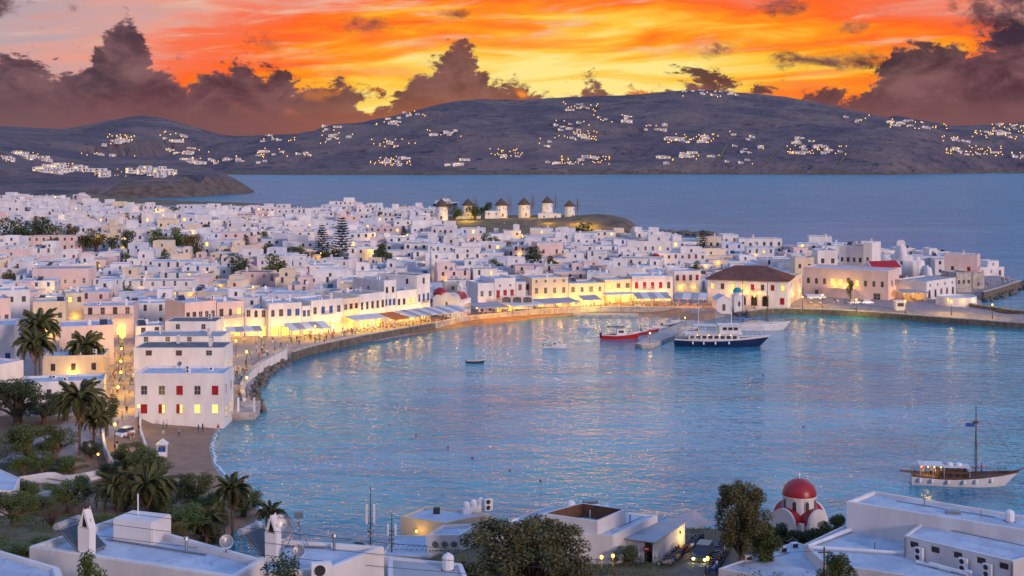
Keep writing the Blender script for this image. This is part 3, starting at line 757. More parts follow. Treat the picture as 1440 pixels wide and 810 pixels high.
# ------------------------------------------------------------------ the house on the small beach and its neighbours behind
row_house(190, 315, 263, 263, 525, 9, rows=[(1.5, 5, 1.25, 1.8, ['redshut', 'redhalf', 'redhalf', 'litwhite', 'litwhite']), (5.1, 5, 1.25, 1.8, ['grey', 'grey', 'redshut', 'grey', 'redshut'])],
    side=[(5.1, 2, 1.2, 1.8, 'grey'), (.4, 2, 1.4, 2.3, 'lit')], side2=[(5.1, 2, 1.2, 1.8, 'lit'), (.3, 3, 1.8, 2.5, 'shop')], label='two-storey white house with dark red shutters standing on the small beach', ext=['air_conditioner', 'small_ac', 'satellite_dish'], base=-3)  # glowing panes on the street side are added to brighten the street
LAND.append(('behind the beach house', *D2(250, 275)))
row_house(188, 315, 285, 285, 489, 9, rows=[(8.4, 3, 1.3, 1.1, ['brown', 'brown', 'grey'])], side=[(.3, 3, 1.8, 2.5, 'shop'), (5, 2, 1.1, 1.6, 'lit')], wall='white', roof='roofd', label='weathered white house with dark flat roof behind the beach house', ext=['chimney', 'chimney', 'small_ac'], par=.1)  # lit side panes added for more glow along the street
row_house(190, 312, 318, 318, 473, 10, rows=[(6.5, 4, 1.1, 1.4, 'grey')], label='long white house with low roof walls, second behind the beach house', ext=['water_tank', 'small_ac', 'chimney'], roof='roofg', par=.2)
row_house(232, 304, 338, 338, 452, 9, rows=[(7, 2, 1.1, 1.3, 'grey')], label='tall blank white block with dark roof rim, third behind the beach house', ext=['air_conditioner'], roof='roofd', par=.12)
row_house(192, 230, 338, 340, 458, 8, rows=[(6, 2, 1.1, 1.4, 'brown')], label='narrow white house with rooftop tanks beside the lantern-lit street', ext=['water_tank', 'air_conditioner', 'solar_heater'])

# ------------------------------------------------------------------ the curved waterfront row
W2 = lambda n, k, z=5.4, w=1.15, h=2.0: (z, n, w, h, k)
SHOP = lambda n, k='shop', w=2.2, h=2.6: (.1, n, w, h, k)
row_house(305, 343, 371, 376, 424, 12, rows=[W2(3, ['brown', 'archwin', 'lit'], 6, 1.2, 2.1), SHOP(2)], side=[W2(3, 'brown', 6)], wall='pink', label='pale pink corner house with long iron balcony at the start of the quay row', lamp=2, ext=['air_conditioner', 'water_tank'])
row_house(260, 304, 364, 370, 424, 12, rows=[W2(5, ['brown', 'brown', 'grey', 'grey', 'grey'], 6, 1.1, 2), SHOP(3)], wall='pink', label='long salmon pink house with pale shutters left of the balcony corner house', lamp=2, ext=['solar_heater', 'small_ac'])
row_house(344, 376, 377, 376, 434, 10, rows=[W2(3, ['grey', 'archwin', 'grey'], 5.2), (.1, 2, 2.4, 2.8, 'archlit')], label='white house with one arched upper window, two lit arches below', lamp=1, ext=['small_ac'])
row_house(378, 424, 374, 377, 426, 11, rows=[W2(4, ['archwin', 'brown', 'blueshut', 'blueshut'], 5.6), SHOP(3)], label='white quay house with blue shutters over a striped awning', lamp=2, ext=['chimney', 'air_conditioner', 'satellite_dish'])
row_house(425, 437, 377, 379, 430, 9, rows=[W2(2, ['blueshut', 'grey'], 5.2, 1, 1.8), SHOP(1)], label='narrow low white house with single blue shutter in the quay row', lamp=0)
row_house(437.5, 482, 379, 386, 421, 11, rows=[W2(4, ['grey', 'blueshut', 'blueshut', 'grey'], 5.6), (.1, 3, 2.5, 2.9, ['archlit', 'shop', 'archlit'])], label='white quay house with blue balcony over yellow lit arches', lamp=2, ext=['small_ac', 'chimney'])
row_house(482.5, 505, 386, 391, 419, 11, rows=[W2(3, ['grey', 'red', 'red'], 6, 1.2, 1.6), SHOP(1)], wall='cream', label='cream quay house with red windows above the brightest restaurant', lamp=1)
row_house(505.5, 542, 391, 399, 412, 12, rows=[W2(5, 'brown', 5.4, 1.0, 2.2), SHOP(2, 'archlit')], label='plain white quay house with five narrow brown windows', ext=['air_conditioner', 'water_tank'], lamp=1, roof='roofg')
row_house(540, 557, 401, 404, 394, 16, rows=[(9.2, 2, .9, 1.8, 'brown'), W2(3, 'blueshut', 5.4, .9, 2)], wall='white', label='tall white house with blue shutters rising over the quay row', side2=[(9, 1, 1, 1.8, 'grey')], ext=['air_conditioner'])
row_house(557.5, 586, 404, 410, 408, 12, rows=[W2(4, ['brown', 'brown', 'lit', 'lit'], 5.2, 1, 1.9), SHOP(2)], label='white quay house with two lit upper windows beside the tall block', lamp=1, ext=['small_ac'])
row_house(586.5, 605, 410, 416, 386, 15, rows=[(11, 1, 1.2, 1.8, 'brown'), (5.6, 3, 1, 2.4, 'blueshut'), SHOP(1)], side=[(11, 2, 1, 1.6, 'brown')], label='tallest white quay tower house next to the red-domed church', ext=['chimney'], roof='roofd', cornice=True)
row_house(672, 695, 432, 434, 398, 11, rows=[W2(2, ['grey', 'grey'], 5, 1, 1.8), (.3, 2, 1, 2.2, 'grey')], label='small white house with pale windows right of the waterfront church')
row_house(695.5, 725, 434, 437, 391, 12, rows=[(4.6, 3, 1.2, 2.6, ['redshut', 'redshut', 'redshut']), (8.2, 2, .7, .7, 'grey'), SHOP(2)], label='white house with tall red shutters and railing above the long terrace', ext=['small_ac'])
row_house(726, 747, 447, 449, 396, 10, rows=[W2(2, 'red', 5)], wall='white2', label='set-back bluish house with red windows between two taller quay houses')
row_house(748, 799, 446, 450, 390, 13, rows=[W2(4, ['green', 'green', 'grey', 'brown'], 4.6, 1.1, 1.9), (8.2, 4, .7, .9, 'brown'), (.2, 2, 2.2, 2.6, 'shop')], label='broad cream-white quay house with four tiny attic windows', lamp=2, wall='cream', ext=['chimney'])
row_house(799.5, 850, 451, 455, 398, 12, rows=[W2(4, ['brown', 'archwin', 'brown', 'archwin'], 4.6, 1.3, 1.8), SHOP(3, 'archlit', 2.6)], label='cream quay house with arched windows over dazzling yellow arches', lamp=3, wall='cream', ext=['small_ac', 'solar_heater'])
row_house(850.5, 889, 456, 459, 393, 12, rows=[W2(3, ['lit', 'brown', 'brown'], 4.8, 1.4, 1.6), SHOP(2, 'archlit', 2.6)], label='cream quay house with bright white-lit ground floor and flat canopy', lamp=3, wall='cream')
row_house(889.5, 946, 458, 459, 388, 13, rows=[(4.4, 5, 1.1, 2.2, ['redshut', 'redshut', 'redshut', 'redshut', 'brown']), SHOP(4)], side=[(4.4, 3, 1, 2.2, 'redshut')], label='white mansion with five dark red shuttered windows above awnings', lamp=2, cornice=True, ext=['chimney', 'water_tank'])
row_house(948, 985, 478, 480, 381, 11, rows=[(5, 4, 1.1, 2.0, ['red', 'redshut', 'red', 'redshut'])], label='white house with red doors set back beside the tile-roofed hall', lamp=2)
balc = [o for o in COL.objects if o.get('label', '').startswith('pale pink corner')][0]; balcony(balc, 0, -6, 5.4, 8)
for key, bx, bz, bw, col in (('white quay house with blue balcony', 0, 5.4, 4.5, 'wblue'), ('white house with tall red shutters', 0, 4.4, 6, 'wred'), ('white mansion with five', -2, 4.2, 5, 'plastic'), ('tallest white quay', 0, 5.3, 3.6, 'dark')):
    o = [q for q in COL.objects if q.get('label', '').startswith(key)][0]
    d = {'white quay house with blue balcony': 11, 'white house with tall red shutters': 12, 'white mansion with five': 13, 'tallest white quay': 15}[key]
    balcony(o, bx, -d / 2, bz, bw, .9, col)

# ------------------------------------------------------------------ hall with the tiled hip roof
def town_hall():
    pl, pr = D2(995, 452), D2(1108, 444); w = (pr - pl).length; dv = (pr - pl) / w; nv = Vector((-dv.y, dv.x)); d = 17; c = (pl + pr) / 2 + nv * d / 2
    r = empty('town_hall', (c.x, c.y, 1.9), math.atan2(dv.y, dv.x), 'large two-storey hall with brown tiled hip roof and arched ground floor', 'building'); h = 8.6
    op = [((i + .5) / 8 * w - w / 2, 5.3, 1.15, 1.9, k) for i, k in enumerate(['lit', 'brown', 'lit', 'lit', 'redshut', 'brown', 'redshut', 'lit'])]
    op += [(-w * .06, 0, 2.6, 3.7, 'archopen'), (w * .08, 0, 2.6, 3.7, 'archopen'), (w * .22, 0, 2.6, 3.7, 'archopen'), (w * .43, .8, 1.4, 2.2, 'redshut'), (-w * .3, .2, 2, 2.6, 'shop')]
    block(r, w, d, h, {'f': op, 'r': [(u, z, 1.1, 1.8, 'lit' if z < 2 else 'green') for u in (-5, -1, 3) for z in (.8, 5.3)], 'l': [(0, 5, 1.1, 1.8, 'red')]}, 'white', 'roofg', cornice=True)
    b = MB(); e = .7; X, Y = w / 2 + e, d / 2 + e; z0, z1 = h + .03, h + 3.9; rx = w / 2 - 8
    b.add([(-X, -Y, z0), (X, -Y, z0), (X, Y, z0), (-X, Y, z0), (-rx, 0, z1), (rx, 0, z1)], [(0, 1, 5, 4), (1, 2, 5), (2, 3, 4, 5), (3, 0, 4)])
    b.add([(-X, -Y, z0 - .18), (X, -Y, z0 - .18), (X, Y, z0 - .18), (-X, Y, z0 - .18), (-X, -Y, z0), (X, -Y, z0), (X, Y, z0), (-X, Y, z0)], [(0, 1, 5, 4), (1, 2, 6, 5), (2, 3, 7, 6), (3, 0, 4, 7), (3, 2, 1, 0)])
    rf = b.build('tiled_roof', M['tile'], r)
    t = MB()                                               # rows of tiles down the slopes, and the ridges
    n = int(2 * X / .9)
    for i in range(n + 1):
        x = -X + 2 * X * i / n; lim = min(1, (X - abs(x)) / (X - rx)) if abs(x) > rx else 1
        for sg in (-1, 1): t.tube((x, sg * Y, z0 + .05), (x, sg * Y * (1 - lim), z0 + (z1 - z0) * lim + .05), .09, n=4, caps=False)
    for i in range(int(2 * Y / .9) + 1):
        y = -Y + .9 * i; lim = 1 - abs(y) / Y
        for sg in (-1, 1): t.tube((sg * X, y, z0 + .05), (sg * (X - (X - rx) * lim), y, z0 + (z1 - z0) * lim + .05), .09, n=4, caps=False)
    t.tube((-rx, 0, z1), (rx, 0, z1), .2); o = t.build('tile_row', M['tile'], rf); tag(o, kind='stuff')
    balcony(r, -w * .06 + 5, -d / 2, 5.0, 3.4, 1, 'wred')
    for u in (-.2, 0, .15): l = inst('wall_lamp', KIT['wall_lamp'], r, (u * w, -d / 2 - .02, 4.6)); light(l, (0, -1.2, .2), 700, (1, .6, .16), .3)
    take(c, 22); LAND.append(('behind the tile-roofed hall', c.x, c.y + 14))
town_hall()
# ------------------------------------------------------------------ long pink building with arched windows
def arched_hall():
    pl, pr = D2(1130, 478), D2(1249, 462); w = (pr - pl).length; dv = (pr - pl) / w; nv = Vector((-dv.y, dv.x)); d = 13; c = (pl + pr) / 2 + nv * d / 2
    r = empty('arched_hall', (c.x, c.y, 1.9), math.atan2(dv.y, dv.x), 'long pink two-storey building with a row of ten arched windows', 'building'); h = ztop(378, 470) - 1.9
    ks = ['archwinpink'] * 3 + ['archlitwin'] * 4 + ['archwinpink'] * 3
    op = [((i + .6) / 10.3 * w - w / 2, 4.6, 1.25, 2.1, ks[i]) for i in range(10)] + [(-w * .34, 0, 1.3, 2.4, 'door_brown'), (-w * .17, .9, 1, 1.2, 'brown'), (-w * .08, 0, 1.1, 2.2, 'door_brown'), (w * .37, 0, 2.6, 2.4, 'grey')]
    block(r, w, d, h, {'f': op, 'r': [(-2, 4.6, 1.2, 2.1, 'brown'), (2.5, 4.6, 1.2, 2.1, 'brown')]}, 'pink', 'roof', cornice=True)
    b = MB(); b.box(-w * .24, w * .12, -d / 2 - 2.2, -d / 2 - .004, -.5, 3.6); b.build('porch_block', M['pink'], r)
    s = MB()
    for i in range(12): s.box(w * .12 + i * .5, w * .12 + (i + 1) * .5, -d / 2 - 1.6, -d / 2 - .004, -.5, 3.6 - i * .3)
    s.build('staircase', M['pink'], r)
    for u in (-.12, 0, .1): l = inst('wall_lamp', KIT['wall_lamp'], r, (u * w, -d / 2 - .02, 4.1)); light(l, (0, -1.3, .3), 800, (1, .62, .14), .3)
    take(c, 22); LAND.append(('behind the long arched building', c.x, c.y + 14))
arched_hall()
row_house(1110, 1128, 452, 470, 388, 8, rows=[(5.2, 3, 1, 1.8, ['green', 'lit', 'green']), (.8, 3, 1, 2, 'lit')], wall='cream', label='yellow lit side house between the tiled hall and the arched building', lamp=2)

# ------------------------------------------------------------------ churches
def vault(b, c, r, L, ang, red=1, white=0, n=10, wall_h=0.0, t=.16):
    """barrel vault along local x after turning by ang, with white end walls standing a little proud"""
    T = Matrix.Translation(c) @ Matrix.Rotation(ang, 4, 'Z')
    pts = [(r * math.cos(math.pi * i / n), r * math.sin(math.pi * i / n)) for i in range(n + 1)]
    vs = []; 
    for x in (-L / 2, L / 2):
        for y, z in pts: vs.append((x, y, z))
    k = n + 1
    b.add(vs, [(i, i + 1, k + i + 1, k + i) for i in range(n)], red, T)
    for s in (-1, 1):
        q = 1.05
        prof = [(-r * q, -wall_h)] + [(-r * q * math.cos(math.pi * i / n), r * q * math.sin(math.pi * i / n)) for i in range(n + 1)] + [(r * q, -wall_h)]
        x0, x1 = (L / 2 - .25, L / 2 + .06) if s > 0 else (-L / 2 - .06, -L / 2 + .25)
        m = len(prof); V = [(x0, y, z) for y, z in prof] + [(x1, y, z) for y, z in prof]
        b.add(V, [(i, (i + 1) % m, m + (i + 1) % m, m + i) for i in range(m)] + [tuple(range(m - 1, -1, -1)), tuple(range(m, 2 * m))], white, T)
def domed_church(name, p, rz, s, label, group=None, arms=True, dome_m='red'):
    """cross-plan chapel: body, four vaulted arms, drum with arched windows, dome, cross"""
    r = empty(name, p, rz, label, 'church', group)
    b = MB(); b.box(-2.3 * s, 2.3 * s, -2.3 * s, 2.3 * s, -2.5, 2.4 * s); b.build('wall', M['white'], r)
    if arms:
        for nm, a in (('nave_vault', 0), ('cross_vault', R(90))):
            v = MB(); vault(v, (0, 0, 2.2 * s), 1.72 * s, 6.0 * s, a, wall_h=2.2 * s + 2.5); v.build(nm, [M['white'], M[dome_m]], r)
            w = MB(); w.box(-2.9 * s, 2.9 * s, -1.62 * s, 1.62 * s, -2.5, 2.2 * s, 0, Matrix.Rotation(a, 4, 'Z')); w.build('arm_wall', M['white'], r)
    z0 = 2.9 * s; rd = 2.02 * s; op = MB()
    op.lathe([(rd, 0), (rd, 2.2 * s), (rd * 1.09, 2.2 * s), (rd * 1.09, 2.36 * s), (rd * .9, 2.36 * s)], 16 if s > .9 else 12, (0, 0, z0)); dr = op.build('drum', M['white'], r)
    for i in range(8):
        a = i * R(45) + R(22.5); inst('window', WIN['archwin'], dr, (math.cos(a) * (rd - .01), math.sin(a) * (rd - .01), z0 + .7 * s), a + R(90), (.62 * s, .5, 1.3 * s))
    d = dome(r, (0, 0, z0 + 2.36 * s), 2.12 * s, 24, dome_m); cross(d, (0, 0, z0 + 2.36 * s + 2.0 * s), .9 * s)
    return r
# on the waterfront
def harbour_church():
    c = D2(630, 430); r = domed_church('church', (D2(619, 428).x, 428, 2), R(-18), 1.12, 'white waterfront church with red dome and red vaults beside the awnings')
    b = MB(); prof = [(-4.6, -1), (-4.6, 5.4), (-3.4, 6.4), (-1.6, 6.2), (-.6, 7.2), (.6, 7.2), (1.6, 6.2), (3.6, 6.0), (4.6, 5.0), (4.6, -1)]
    b.extr(prof, -6.3, -5.6); o = b.build('front_gable', M['white'], r, (4.2, 1, 0)); 
    b = MB(); b.box(-.4, 8.8, -4.58, 4.2, -1, 4.8); b.build('side_aisle', M['white'], r)
    v = MB(); vault(v, (5.6, 0, 4.6), 2.4, 7, R(90), wall_h=3); v.build('aisle_vault', [M['white'], M['red']], r)
    inst('window', WIN['archwin'], r, (4.2, -5.32, 3.2), 0, (.8, 1, 1.2))
    t = MB(); t.box(5.2, 6.6, 1.6, 3, 4, 8.4); t.lathe([(.9, 8.4), (.8, 9), (.3, 9.6), (0, 9.7)], 8, (5.9, 2.3, 0)); t.build('bell_tower', M['white'], r)
    take(c, 11); LAND.append(('behind the waterfront church', c.x, c.y + 16))
harbour_church()
for nm, px, py, s, lab in (('church', 922, 368, 1.15, 'white church with broad red dome behind the quay mansions'), ('church', 663, 347, 1.05, 'small white church with red dome below the windmill hill'), ('church', 330, 420, .62, 'tiny white chapel with bright red dome among the pink houses')):
    q = P(px, py, 6.5 if s > 1 else 7); g = gz(q.x, q.y); domed_church(nm, (q.x, q.y, q.z - 4.2 * s), R(15), s, lab, arms=s > .9); take(q, 7 * s)
    LAND.append(({922: 'near the broad red dome', 663: 'near the small red dome', 330: 'near the tiny red-domed chapel'}[px], q.x, q.y))
# gabled chapel and its little teal dome on the quay
c = P(1018, 437, 1.8); r = empty('chapel', (c.x, c.y, 1.8), R(6), 'plain white gabled chapel on the quay in front of the hall', 'chapel'); take(c, 5)
b = MB(); b.extr([(-2.3, -1), (-2.3, 3.6), (0, 5.0), (2.3, 3.6), (2.3, -1)], -.0, 6.5); b.build('wall', M['white'], r)
b = MB(); b.add([(-2.5, -.2, 3.5), (0, -.2, 5.03), (0, 6.7, 5.03), (-2.5, 6.7, 3.5), (2.5, -.2, 3.5), (2.5, 6.7, 3.5)], [(0, 1, 2, 3), (1, 4, 5, 2)]); b.build('roof', M['roof'], r)
inst('door', DOOR['brown'], r, (0, -.05, 0), 0, (1, 1, 2.1)); cross(r, (0, .1, 5), .9)
c = P(1040, 436, 1.8); r = empty('chapel', (c.x, c.y + 4, 1.8), R(6), 'small white chapel with teal blue dome behind the gabled chapel', 'chapel'); take(c, 5)
b = MB(); b.box(-1.6, 1.6, -2, 2.6, -1, 4.4); b.lathe([(1.5, 4.4), (1.5, 5.4)], 12); b.build('wall', M['white'], r); cross(dome(r, (0, 0, 5.4), 1.6, 16, 'teal'), (0, 0, 6.9), .6)
inst('window', WIN['archwin'], r, (0, -2.0, 1), 0, (.8, 1, 1.7)); inst('door', DOOR['blue'], r, (1.63, 0, 0), R(90), (1, 1, 2.1))
# old rounded church on the point
c = D2(1272, 535); r = empty('church', (c.x, c.y, 3), R(-12), 'old whitewashed church of rounded lumpy blocks on the point', 'church'); take(c, 13)
def lump(name, x, y, w, d, h, rnd, par=r, top=.35):
    me = bpy.data.meshes.new(name); bm = bmesh.new(); bmesh.ops.create_cube(bm, size=1)
    for v in bm.verts: v.co = Vector((x + v.co.x * w * (top if v.co.z > 0 and rnd else 1), y + v.co.y * d * (top if v.co.z > 0 and rnd else 1), (v.co.z + .5) * (h + 2) - 2))
    bmesh.ops.bevel(bm, geom=list(bm.edges), offset=min(w, d) * .17, segments=3, affect='EDGES', clamp_overlap=True)
    for f in bm.faces: f.smooth = True
    bm.to_mesh(me); bm.free(); me.materials.append(M['white']); return inst(name, me, par)
lump('wall', -1, 0, 11, 10, 8.5, False); lump('gable', -1.5, -2, 8, 6, 13.5, True, top=.45); lump('side_block', 5, 1, 8, 9, 8, True, top=.55); lump('buttress', 8.5, -2, 5, 7, 5, True, top=.5); lump('side_block', -7, 1, 7, 8, 9, False)
b = MB(); b.extr([(-1.6, 12.5), (1.6, 12.5), (1.6, 14), (.9, 14.8), (-.9, 14.8), (-1.6, 14)], -2.4, -1.6); b.build('bell_gable', M['white'], r, (-1.5, 0, 0)); inst('window', WIN['archwin'], r, (-1.5, -5.02, 5.5), 0, (.8, 1, 1.4))
LAND.append(('beside the old rounded church', c.x, c.y))
# chapel with a red gabled roof
c = D2(1240, 498); r = empty('chapel', (c.x, c.y, 2.2), R(20), 'white chapel with long red gabled roof behind the arched building', 'chapel'); take(c, 9)
b = MB(); b.box(-6.5, 6.5, -3, 3, -1, 8.2); 
for x in (-6.5, 6.2): b.add([(x, -3, 8.2), (x, 3, 8.2), (x, 0, 10.6), (x + .3, -3, 8.2), (x + .3, 3, 8.2), (x + .3, 0, 10.6)], [(0, 2, 1), (3, 4, 5), (0, 3, 5, 2), (1, 2, 5, 4)])
b.build('wall', M['white'], r); b = MB(); b.add([(-6.2, -3.3, 8.15), (6.2, -3.3, 8.15), (6.2, 0, 10.4), (-6.2, 0, 10.4), (6.2, 3.3, 8.15), (-6.2, 3.3, 8.15)], [(0, 1, 2, 3), (3, 2, 4, 5)]); b.build('roof', M['wred'], r)
for u in (-3, 1.5): inst('window', WIN['brown'], r, (u, -3.03, 4), 0, (.8, 1, 1.6))
inst('window', WIN['brown'], r, (6.53, 0, 4.5), R(90), (.8, 1, 1.6))

# ------------------------------------------------------------------ right-hand point
row_house(1328, 1374, 505, 500, 358, 10, rows=[(6.2, 2, 1.1, 1.6, ['brown', 'redshut'])], side=[(6, 2, 1.2, 1.8, 'redshut')], label='pink sea-edge house with red wooden balconies on the point', wall='pink', ext=['chimney', 'small_ac'], lamp=1)
o = [q for q in COL.objects if q.get('label', '').startswith('pink sea-edge')][0]; balcony(o, 5, -5, 5.6, 4, 1.2, 'wred'); balcony(o, 5, -5, 2.6, 4, 1.2, 'wred')
row_house(1262, 1302, 480, 478, 396, 10, rows=[(.3, 4, 1.6, 2.4, 'shop')], label='low flat-roofed cafe lit orange below its roof terrace', lamp=2, roof='roofg', ext=['air_conditioner', 'small_ac', 'chimney'])
row_house(1303, 1344, 462, 476, 393, 12, rows=[(.6, 5, 1.7, 2.9, ['archwin', 'archwin', 'arch', 'arch', 'archwin']), (4.4, 4, .8, .9, 'brown')], label='white house with tall dark arches on the point', lamp=0, roof='roofg', ext=['air_conditioner'])
row_house(1345, 1366, 486, 488, 383, 9, rows=[(3, 3, 1, 1.4, 'brown')], wall='stone', label='bare stone house with brown windows on the point', roof='roofg')
row_house(1368, 1384, 498, 499, 384, 7, rows=[(1, 1, 1, 1.4, 'brown')], wall='stone', label='square stone ruin at the seaward end of the point', roof='roofg')
row_house(1180, 1214, 520, 515, 345, 11, rows=[(8.2, 4, 1, 1.7, 'brown'), (4.4, 3, 1, 1.6, 'archwin')], label='tall white house with arched windows behind the arched building', ext=['chimney', 'solar_heater'], roof='roofd')
row_house(1150, 1178, 520, 520, 352, 10, rows=[(7.4, 2, 1.3, 1.9, 'brown')], label='white house with dark terrace windows behind the arched building', ext=['chimney'])
row_house(1214, 1226, 512, 510, 341, 9, rows=[(9, 1, .9, 1.5, 'brown')], label='slim white tower house rising behind the arched building', ext=['chimney'])
row_house(1118, 1145, 515, 515, 362, 9, rows=[(6, 2, 1, 1.6, ['red', 'brown'])], wall='cream', label='warm cream house with red balcony behind the tiled hall', lamp=1, ext=['small_ac'])
# low rounded sea bastion, lit by its own lamps
c = P(1352, 432, 1.8); r = empty('sea_bastion', (c.x, c.y + 5, 1.6), 0, 'low round white bastion lit by wall lamps on the pier root', 'bastion'); take(c, 9)
b = MB(); b.lathe([(6.8, -1.5), (6.4, 3.4), (6.0, 3.4), (6.0, 2.8), (0, 2.8)], 24); b.build('wall', M['white'], r, smooth=False)
for a in (-130, -90, -52): l = inst('wall_lamp', KIT['wall_lamp'], r, (6.55 * math.cos(R(a)), 6.55 * math.sin(R(a)), 2.6), R(a + 90)); light(l, (0, -.8, 0), 160, (1, .6, .2), .2)
# kiosks
for px, py, lab in ((1265, 436, 'white ticket kiosk with dark windows standing on the pier'), (897, 431, 'small white kiosk box on the sand below the awnings')):
    c = P(px, py, 1.8); s = 1 if px > 1000 else .55; r = empty('kiosk', (c.x, c.y, gz(c.x, c.y)), 0, lab, 'kiosk'); b = MB(); b.box(-1.6 * s, 1.6 * s, -1.3 * s, 1.3 * s, -.3, 2.6 * s); b.build('body', M['white'], r)
    b = MB(); b.box(-1.8 * s, 1.8 * s, -1.5 * s, 1.5 * s, 2.6 * s, 2.8 * s); b.build('roof', M['plastic'], r); inst('window', WIN['brown'], r, (0, -1.32 * s, 1 * s), 0, (2 * s, .6, 1.1 * s))

# ------------------------------------------------------------------ quay walls
def ribbon_wall(name, pts, th, zb, zt, material, label, cat, cap=None, caph=.22, zs=None):
    """a wall that follows a line of points on the ground"""
    Q = [Vector(p[:2]) for p in pts]; n = len(Q); nv = []
    for i in range(n):
        d = (Q[min(i + 1, n - 1)] - Q[max(i - 1, 0)]).normalized(); nv.append(Vector((-d.y, d.x)))
    def strip(b, t0, t1, z0, z1):
        vs = []
        for i_, (q, m) in enumerate(zip(Q, nv)):
            if zs: z0, z1 = zs[i_] + zb, zs[i_] + zt
            a, c = q + m * t0, q + m * t1; vs += [(a.x, a.y, z0), (c.x, c.y, z0), (c.x, c.y, z1), (a.x, a.y, z1)]
        fs = []
        for i in range(n - 1):
            k = 4 * i; fs += [(k, k + 4, k + 7, k + 3), (k + 2, k + 6, k + 5, k + 1), (k + 3, k + 7, k + 6, k + 2)]
        fs += [(0, 3, 2, 1), (4 * n - 4, 4 * n - 3, 4 * n - 2, 4 * n - 1)]; b.add(vs, fs)
    root = empty(name, (0, 0, 0), 0, label, cat); b = MB(); strip(b, 0, th, zb, zt); b.build('wall_body', M[material], root)
    if cap: b = MB(); strip(b, -.06, th + .06, zt, zt + caph); b.build('coping', M[cap], root)
    return root
def smooth_line(pts, k=6):
    out = []
    for i in range(len(pts) - 1):
        p0, p1, p2, p3 = pts[max(i - 1, 0)], pts[i], pts[i + 1], pts[min(i + 2, len(pts) - 1)]
        for j in range(k):
            t = j / k; out.append(.5 * ((2 * p1) + (p2 - p0) * t + (2 * p0 - 5 * p1 + 4 * p2 - p3) * t * t + (-p0 + 3 * p1 - 3 * p2 + p3) * t ** 3))
    return out + [pts[-1]]
Q1 = smooth_line([P(a, b, 1.9) for a, b in ((346, 566), (343, 548), (352, 530), (372, 513), (404, 496))])
ribbon_wall('harbour_wall', Q1, .7, -1, 2.9, 'white', 'thick white harbour wall curving past the beach house', 'wall', 'stone')
Q2 = smooth_line([P(a, b, 1.9) for a, b in ((414, 496), (440, 488), (500, 475), (560, 464), (612, 455))])
ribbon_wall('harbour_wall', Q2, .8, -1, 2.05, 'darkstone', 'low stone quay edge along the restaurant promenade', 'wall', 'stone', .35)
Q2b = smooth_line([P(a, b, 1.9) for a, b in ((612, 455), (650, 447), (700, 441.5), (760, 436), (800, 434), (860, 432), (990, 434))])
ribbon_wall('promenade_kerb', Q2b, .5, .4, 2.1, 'stone', 'pale kerb between the promenade and the harbour sand strip', 'kerb', 'white', .12)
Q3 = smooth_line([P(a, b, 1.9) for a, b in ((1052, 437), (1075, 434), (1110, 433.5), (1200, 436.5), (1300, 444), (1440, 454), (1620, 465))])
ribbon_wall('pier_wall', Q3, 1.0, -2, 1.7, 'darkstone', 'long dark stone pier wall along the right side of the harbour', 'wall', 'stone', .3)
Q4 = smooth_line([P(a, b, 1.9) for a, b in ((1362, 432), (1400, 437.5), (1440, 442.5), (1620, 455))])
ribbon_wall('breakwater_wall', Q4, .8, -2, 3.0, 'darkstone', 'rough stone sea wall on the outer edge of the pier', 'wall', 'stone', .3)
Q5 = smooth_line([P(a, b, 2.4) for a, b in ((1384, 413), (1412, 405), (1436, 397))])
ribbon_wall('sea_wall', Q5, 1, -2, 2.9, 'darkstone', 'dark sea wall under the promenade on the point', 'wall', 'stone', .3)
def boulders(name, line, n, s, spread, seed, label, mats='darkstone'):
    r = random.Random(seed); b = MB()
    for i in range(n):
        t = r.uniform(0, len(line) - 1.001); k = int(t); p = Vector(line[k]).lerp(Vector(line[k + 1]), t - k)
        q = s * r.uniform(.5, 1.3); c = Vector((p.x + r.uniform(-spread, spread), p.y + r.uniform(-spread, spread), r.uniform(-.4, .5)))
        Mx = Matrix.Translation(c) @ Matrix.Rotation(r.uniform(0, 6), 4, Vector((r.random(), r.random(), r.random() + .1)).normalized())
        b.lathe([(0, -.5 * q), (.5 * q, -.35 * q), (.62 * q, .1 * q), (.36 * q, .45 * q), (0, .5 * q)], 6, M=Mx)
    return tag(b.build(name, M[mats]), label, 'boulders', kind='stuff')
boulders('boulders', [P(a, b) for a, b in ((366, 582), (357, 556), (372, 528), (404, 509))], 170, 1.2, 1.3, 3, 'dark weedy boulders piled against the curved harbour wall')
boulders('boulders', [P(a, b) for a, b in ((1030, 444), (1060, 441), (1105, 439))], 90, 1.0, 1.5, 4, 'dark boulders along the quay in front of the hall')
boulders('boulders', [P(a, b) for a, b in ((1380, 425), (1437, 406), (1434, 398))], 150, 1.6, 3, 5, 'dark wave-washed boulders around the seaward point')
boulders('boulders', [P(a, b) for a, b in ((866, 324), (908, 328.5), (950, 330), (990, 331))], 120, 4, 9, 6, 'low dark reef running out from the windmill point')
# landing with steps beside the beach house
r = empty('landing_stage', P(337, 590, 0), 0, 'stone landing stage with steps beside the beach house', 'landing'); b = MB(); b.box(-3.4, 3.0, 0, 5, -2, 1.5); b.build('slab', M['stone'], r)
for i in range(5): b = MB(); b.box(-1.5, 2.6, 5 + i * .7, 5 + (i + 1) * .7, -.5, 1.7 + i * .12); b.build('step', M['stone'], r)
for x in (-.4, 2.8): b = MB(); b.box(x - .18, x + .18, .5, .9, 1.5, 4.3); b.build('pillar', M['white'], r)
b = MB(); b.box(-2.2, -1.9, 1.3, 1.6, 1.5, 4); b.lathe([(0, 4), (.18, 4.1), (.2, 4.4), (0, 4.6)], 8, (-2.05, 1.45, 0), 1); o = b.build('lamp_post', [M['dark'], M['bulb']], r); light(o, (-1.6, .2, 4.3), 3200, (1, .66, .16), .4)
